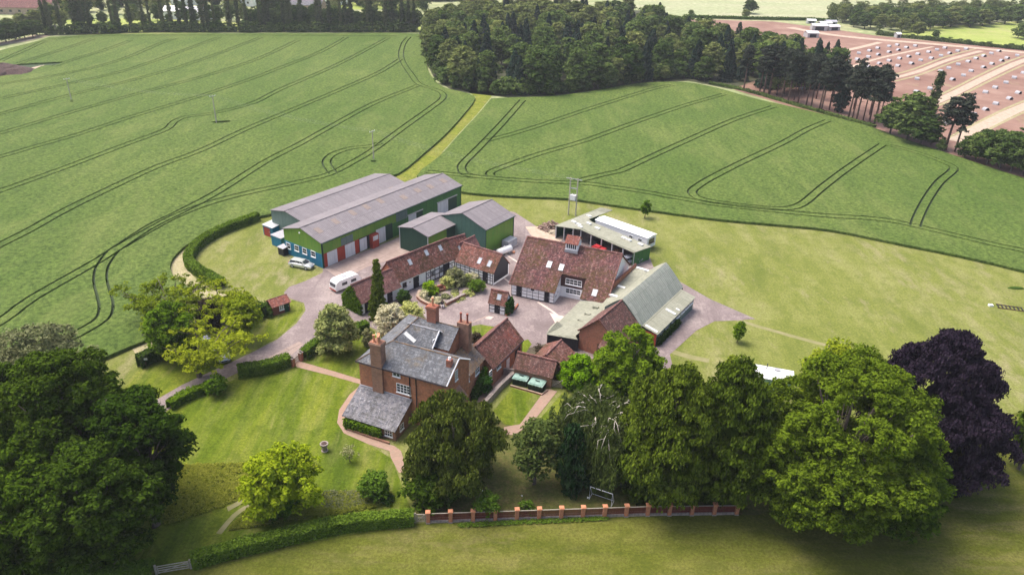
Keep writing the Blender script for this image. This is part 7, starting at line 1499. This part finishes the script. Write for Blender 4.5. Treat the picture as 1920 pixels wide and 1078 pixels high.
hedge('thin dark boundary hedge along the near side of the pale field', [(1288, 33.5), (1360, 36), (1450, 38), (1520, 39), (1570, 42)], 2.5, 1.5, 'leaf_hedged', .5, 3)
# pig huts
def hut_proto():
    root = empty('pig_hut', (0, 0, 0)); b = MB(); n = 9; w_, l = .9, .85; arc = [(math.cos(math.pi*i/n)*w_, math.sin(math.pi*i/n)*1.0) for i in range(n+1)]
    for i in range(n): (x0, z0), (x1, z1) = arc[i], arc[i+1]; b.slab([(x0, -l, z0), (x0, l, z0), (x1, l, z1), (x1, -l, z1)][::1], .04)
    c = b.build('shell', M['lead'], root); e = MB(); e.poly([(x, l-.05, z) for x, z in arc][::-1]); e.build('back_panel', M['steel'], root)
    d = MB(); d.poly([(x*.96, -l+.25, z*.96) for x, z in arc]); d.build('doorway_shade', M['black'], root); return root  # black sheet stands in for the shaded inside of the hut
hp_ = hut_proto(); hk = list(hp_.children); first = True
pens = [('first pen near the wood', [(597,418),(678,400),(758,382),(820,362),(905,348),(965,338)]), ('first pen, lower row,', [(603,463),(668,446),(750,428),(825,411),(905,392),(975,376),(1035,358),(1100,345)]),
        ('second pen from the far corner', [(747,500),(833,478),(905,457),(983,440),(1053,426),(1120,407),(1200,391),(1262,374),(1322,360)]), ('second pen, lower row,', [(810,540),(895,518),(970,495),(1072,477),(1140,453),(1220,438),(1292,419),(1358,401),(1418,383),(1480,368)]),
        ('third pen across the middle', [(1112,592),(1290,535),(1350,512),(1420,484),(1497,463),(1555,439),(1613,421),(1668,401),(1725,384)]), ('third pen, lower row,', [(1110,690),(1210,665),(1287,630),(1380,597),(1460,566),(1518,533),(1612,506),(1673,480),(1747,456),(1787,436),(1862,417)]),
        ('fourth pen next to the right edge', [(1528,732),(1625,692),(1697,657),(1777,620),(1840,583),(1910,548)]), ('fourth pen, lower row,', [(1235,840),(1340,925),(1535,858),(1627,822),(1702,778),(1805,740),(1870,697)]), ('strip glimpsed between the pines', [(255,668),(500,640),(620,655)])]
for nm, ps in pens:
    for (cx, cy) in ps:
        g = G(1440+cx/3.99, cy/3.99+1.5)
        if first: o = hp_; first = False
        else:
            o = hp_.copy(); COL.objects.link(o)
            for ch in hk: d = ch.copy(); COL.objects.link(d); d.parent = o
        o.location = (g.x, g.y, .05); o.rotation_euler = (0, 0, R(35)+rgv.uniform(-.5, .5)); o.name = 'pig_hut'; tag(o, 'white arched pig hut, %s of the brown field' % nm.rstrip(','), 'pig hut', 'arched pig huts, '+nm)
# buildings and trailers at the top of the brown field
def farshed(x, y, w_, d_, h, rz, label, roof='plastic_white', wall='steel'):
    g = G(x, y); r = empty('far_shed', (g.x, g.y, .05), rz, label, 'shed'); b = MB(); b.box(-w_/2, -d_/2, 0, w_/2, d_/2, h); b.build('wall', M[wall], r); b = MB(); b.slab([(-w_/2-.2, -d_/2-.2, h+.1), (w_/2+.2, -d_/2-.2, h+.1), (w_/2+.2, 0, h+.9), (-w_/2-.2, 0, h+.9)], .1); b.slab([(w_/2+.2, d_/2+.2, h+.1), (-w_/2-.2, d_/2+.2, h+.1), (-w_/2-.2, 0, h+.9), (w_/2+.2, 0, h+.9)], .1); b.build('roof', M[roof], r)
    b = MB(); b.box(-w_*.3, -d_/2-.05, .1, w_*.3, -d_/2, h*.8); b.build('doorway_shade', M['black'], r)  # painted black to imitate the dark interior behind the opening
for a_ in ((1520, 70, 6, 5, 2.2, .1, 'white roofed open shed alone on the brown field'), (1534, 57, 8, 5, 2.5, -.1, 'longest pale shed of the small compound on the brown field'), (1545, 52, 7, 4, 2.4, .2, 'rear white shed of the small compound'), (1556, 50, 6, 4, 2.6, 0, 'grey shed at the back of the small compound', 'lead'), (1560, 57, 7, 4, 2.0, .3, 'white shed at the right of the small compound'), (1520, 44.5, 5, 3, 1.6, 0, 'tiny white shed above the small compound'), (1682, 71, 2.5, 2.5, 1.8, .2, 'small pale box shed beside the sandy track')): farshed(*a_)
# silver birch-like seedheads by fence: pale roses
tag(leafmesh('rose_flowers', leafquads(np.random.default_rng(4), [(G(903, 930).x, G(903, 930).y, .9, .15), (G(1101, 944).x, G(1101, 944).y, .9, .15), (G(978, 936).x, G(978, 936).y, .6, .08)], 6, .09), M['plastic_white']), 'few white roses flowering behind the red fence', 'flowers')
# ---------------------------------------------------------------- the air
def haze():
    b = MB(); b.box(-2600, -900, -1, 2600, 6500, 62.5); t = NT('haze_air'); t.mat
    v = t.n('VolumePrincipled'); v.inputs['Color'].default_value = (.9, .93, 1, 1); v.inputs['Density'].default_value = .00018; v.inputs['Anisotropy'].default_value = .2
    t.l(v.outputs[0], t.out.inputs['Volume']); tag(b.build('haze', t.mat), 'thin pale haze over the far fields', None, None, 'stuff')
haze()
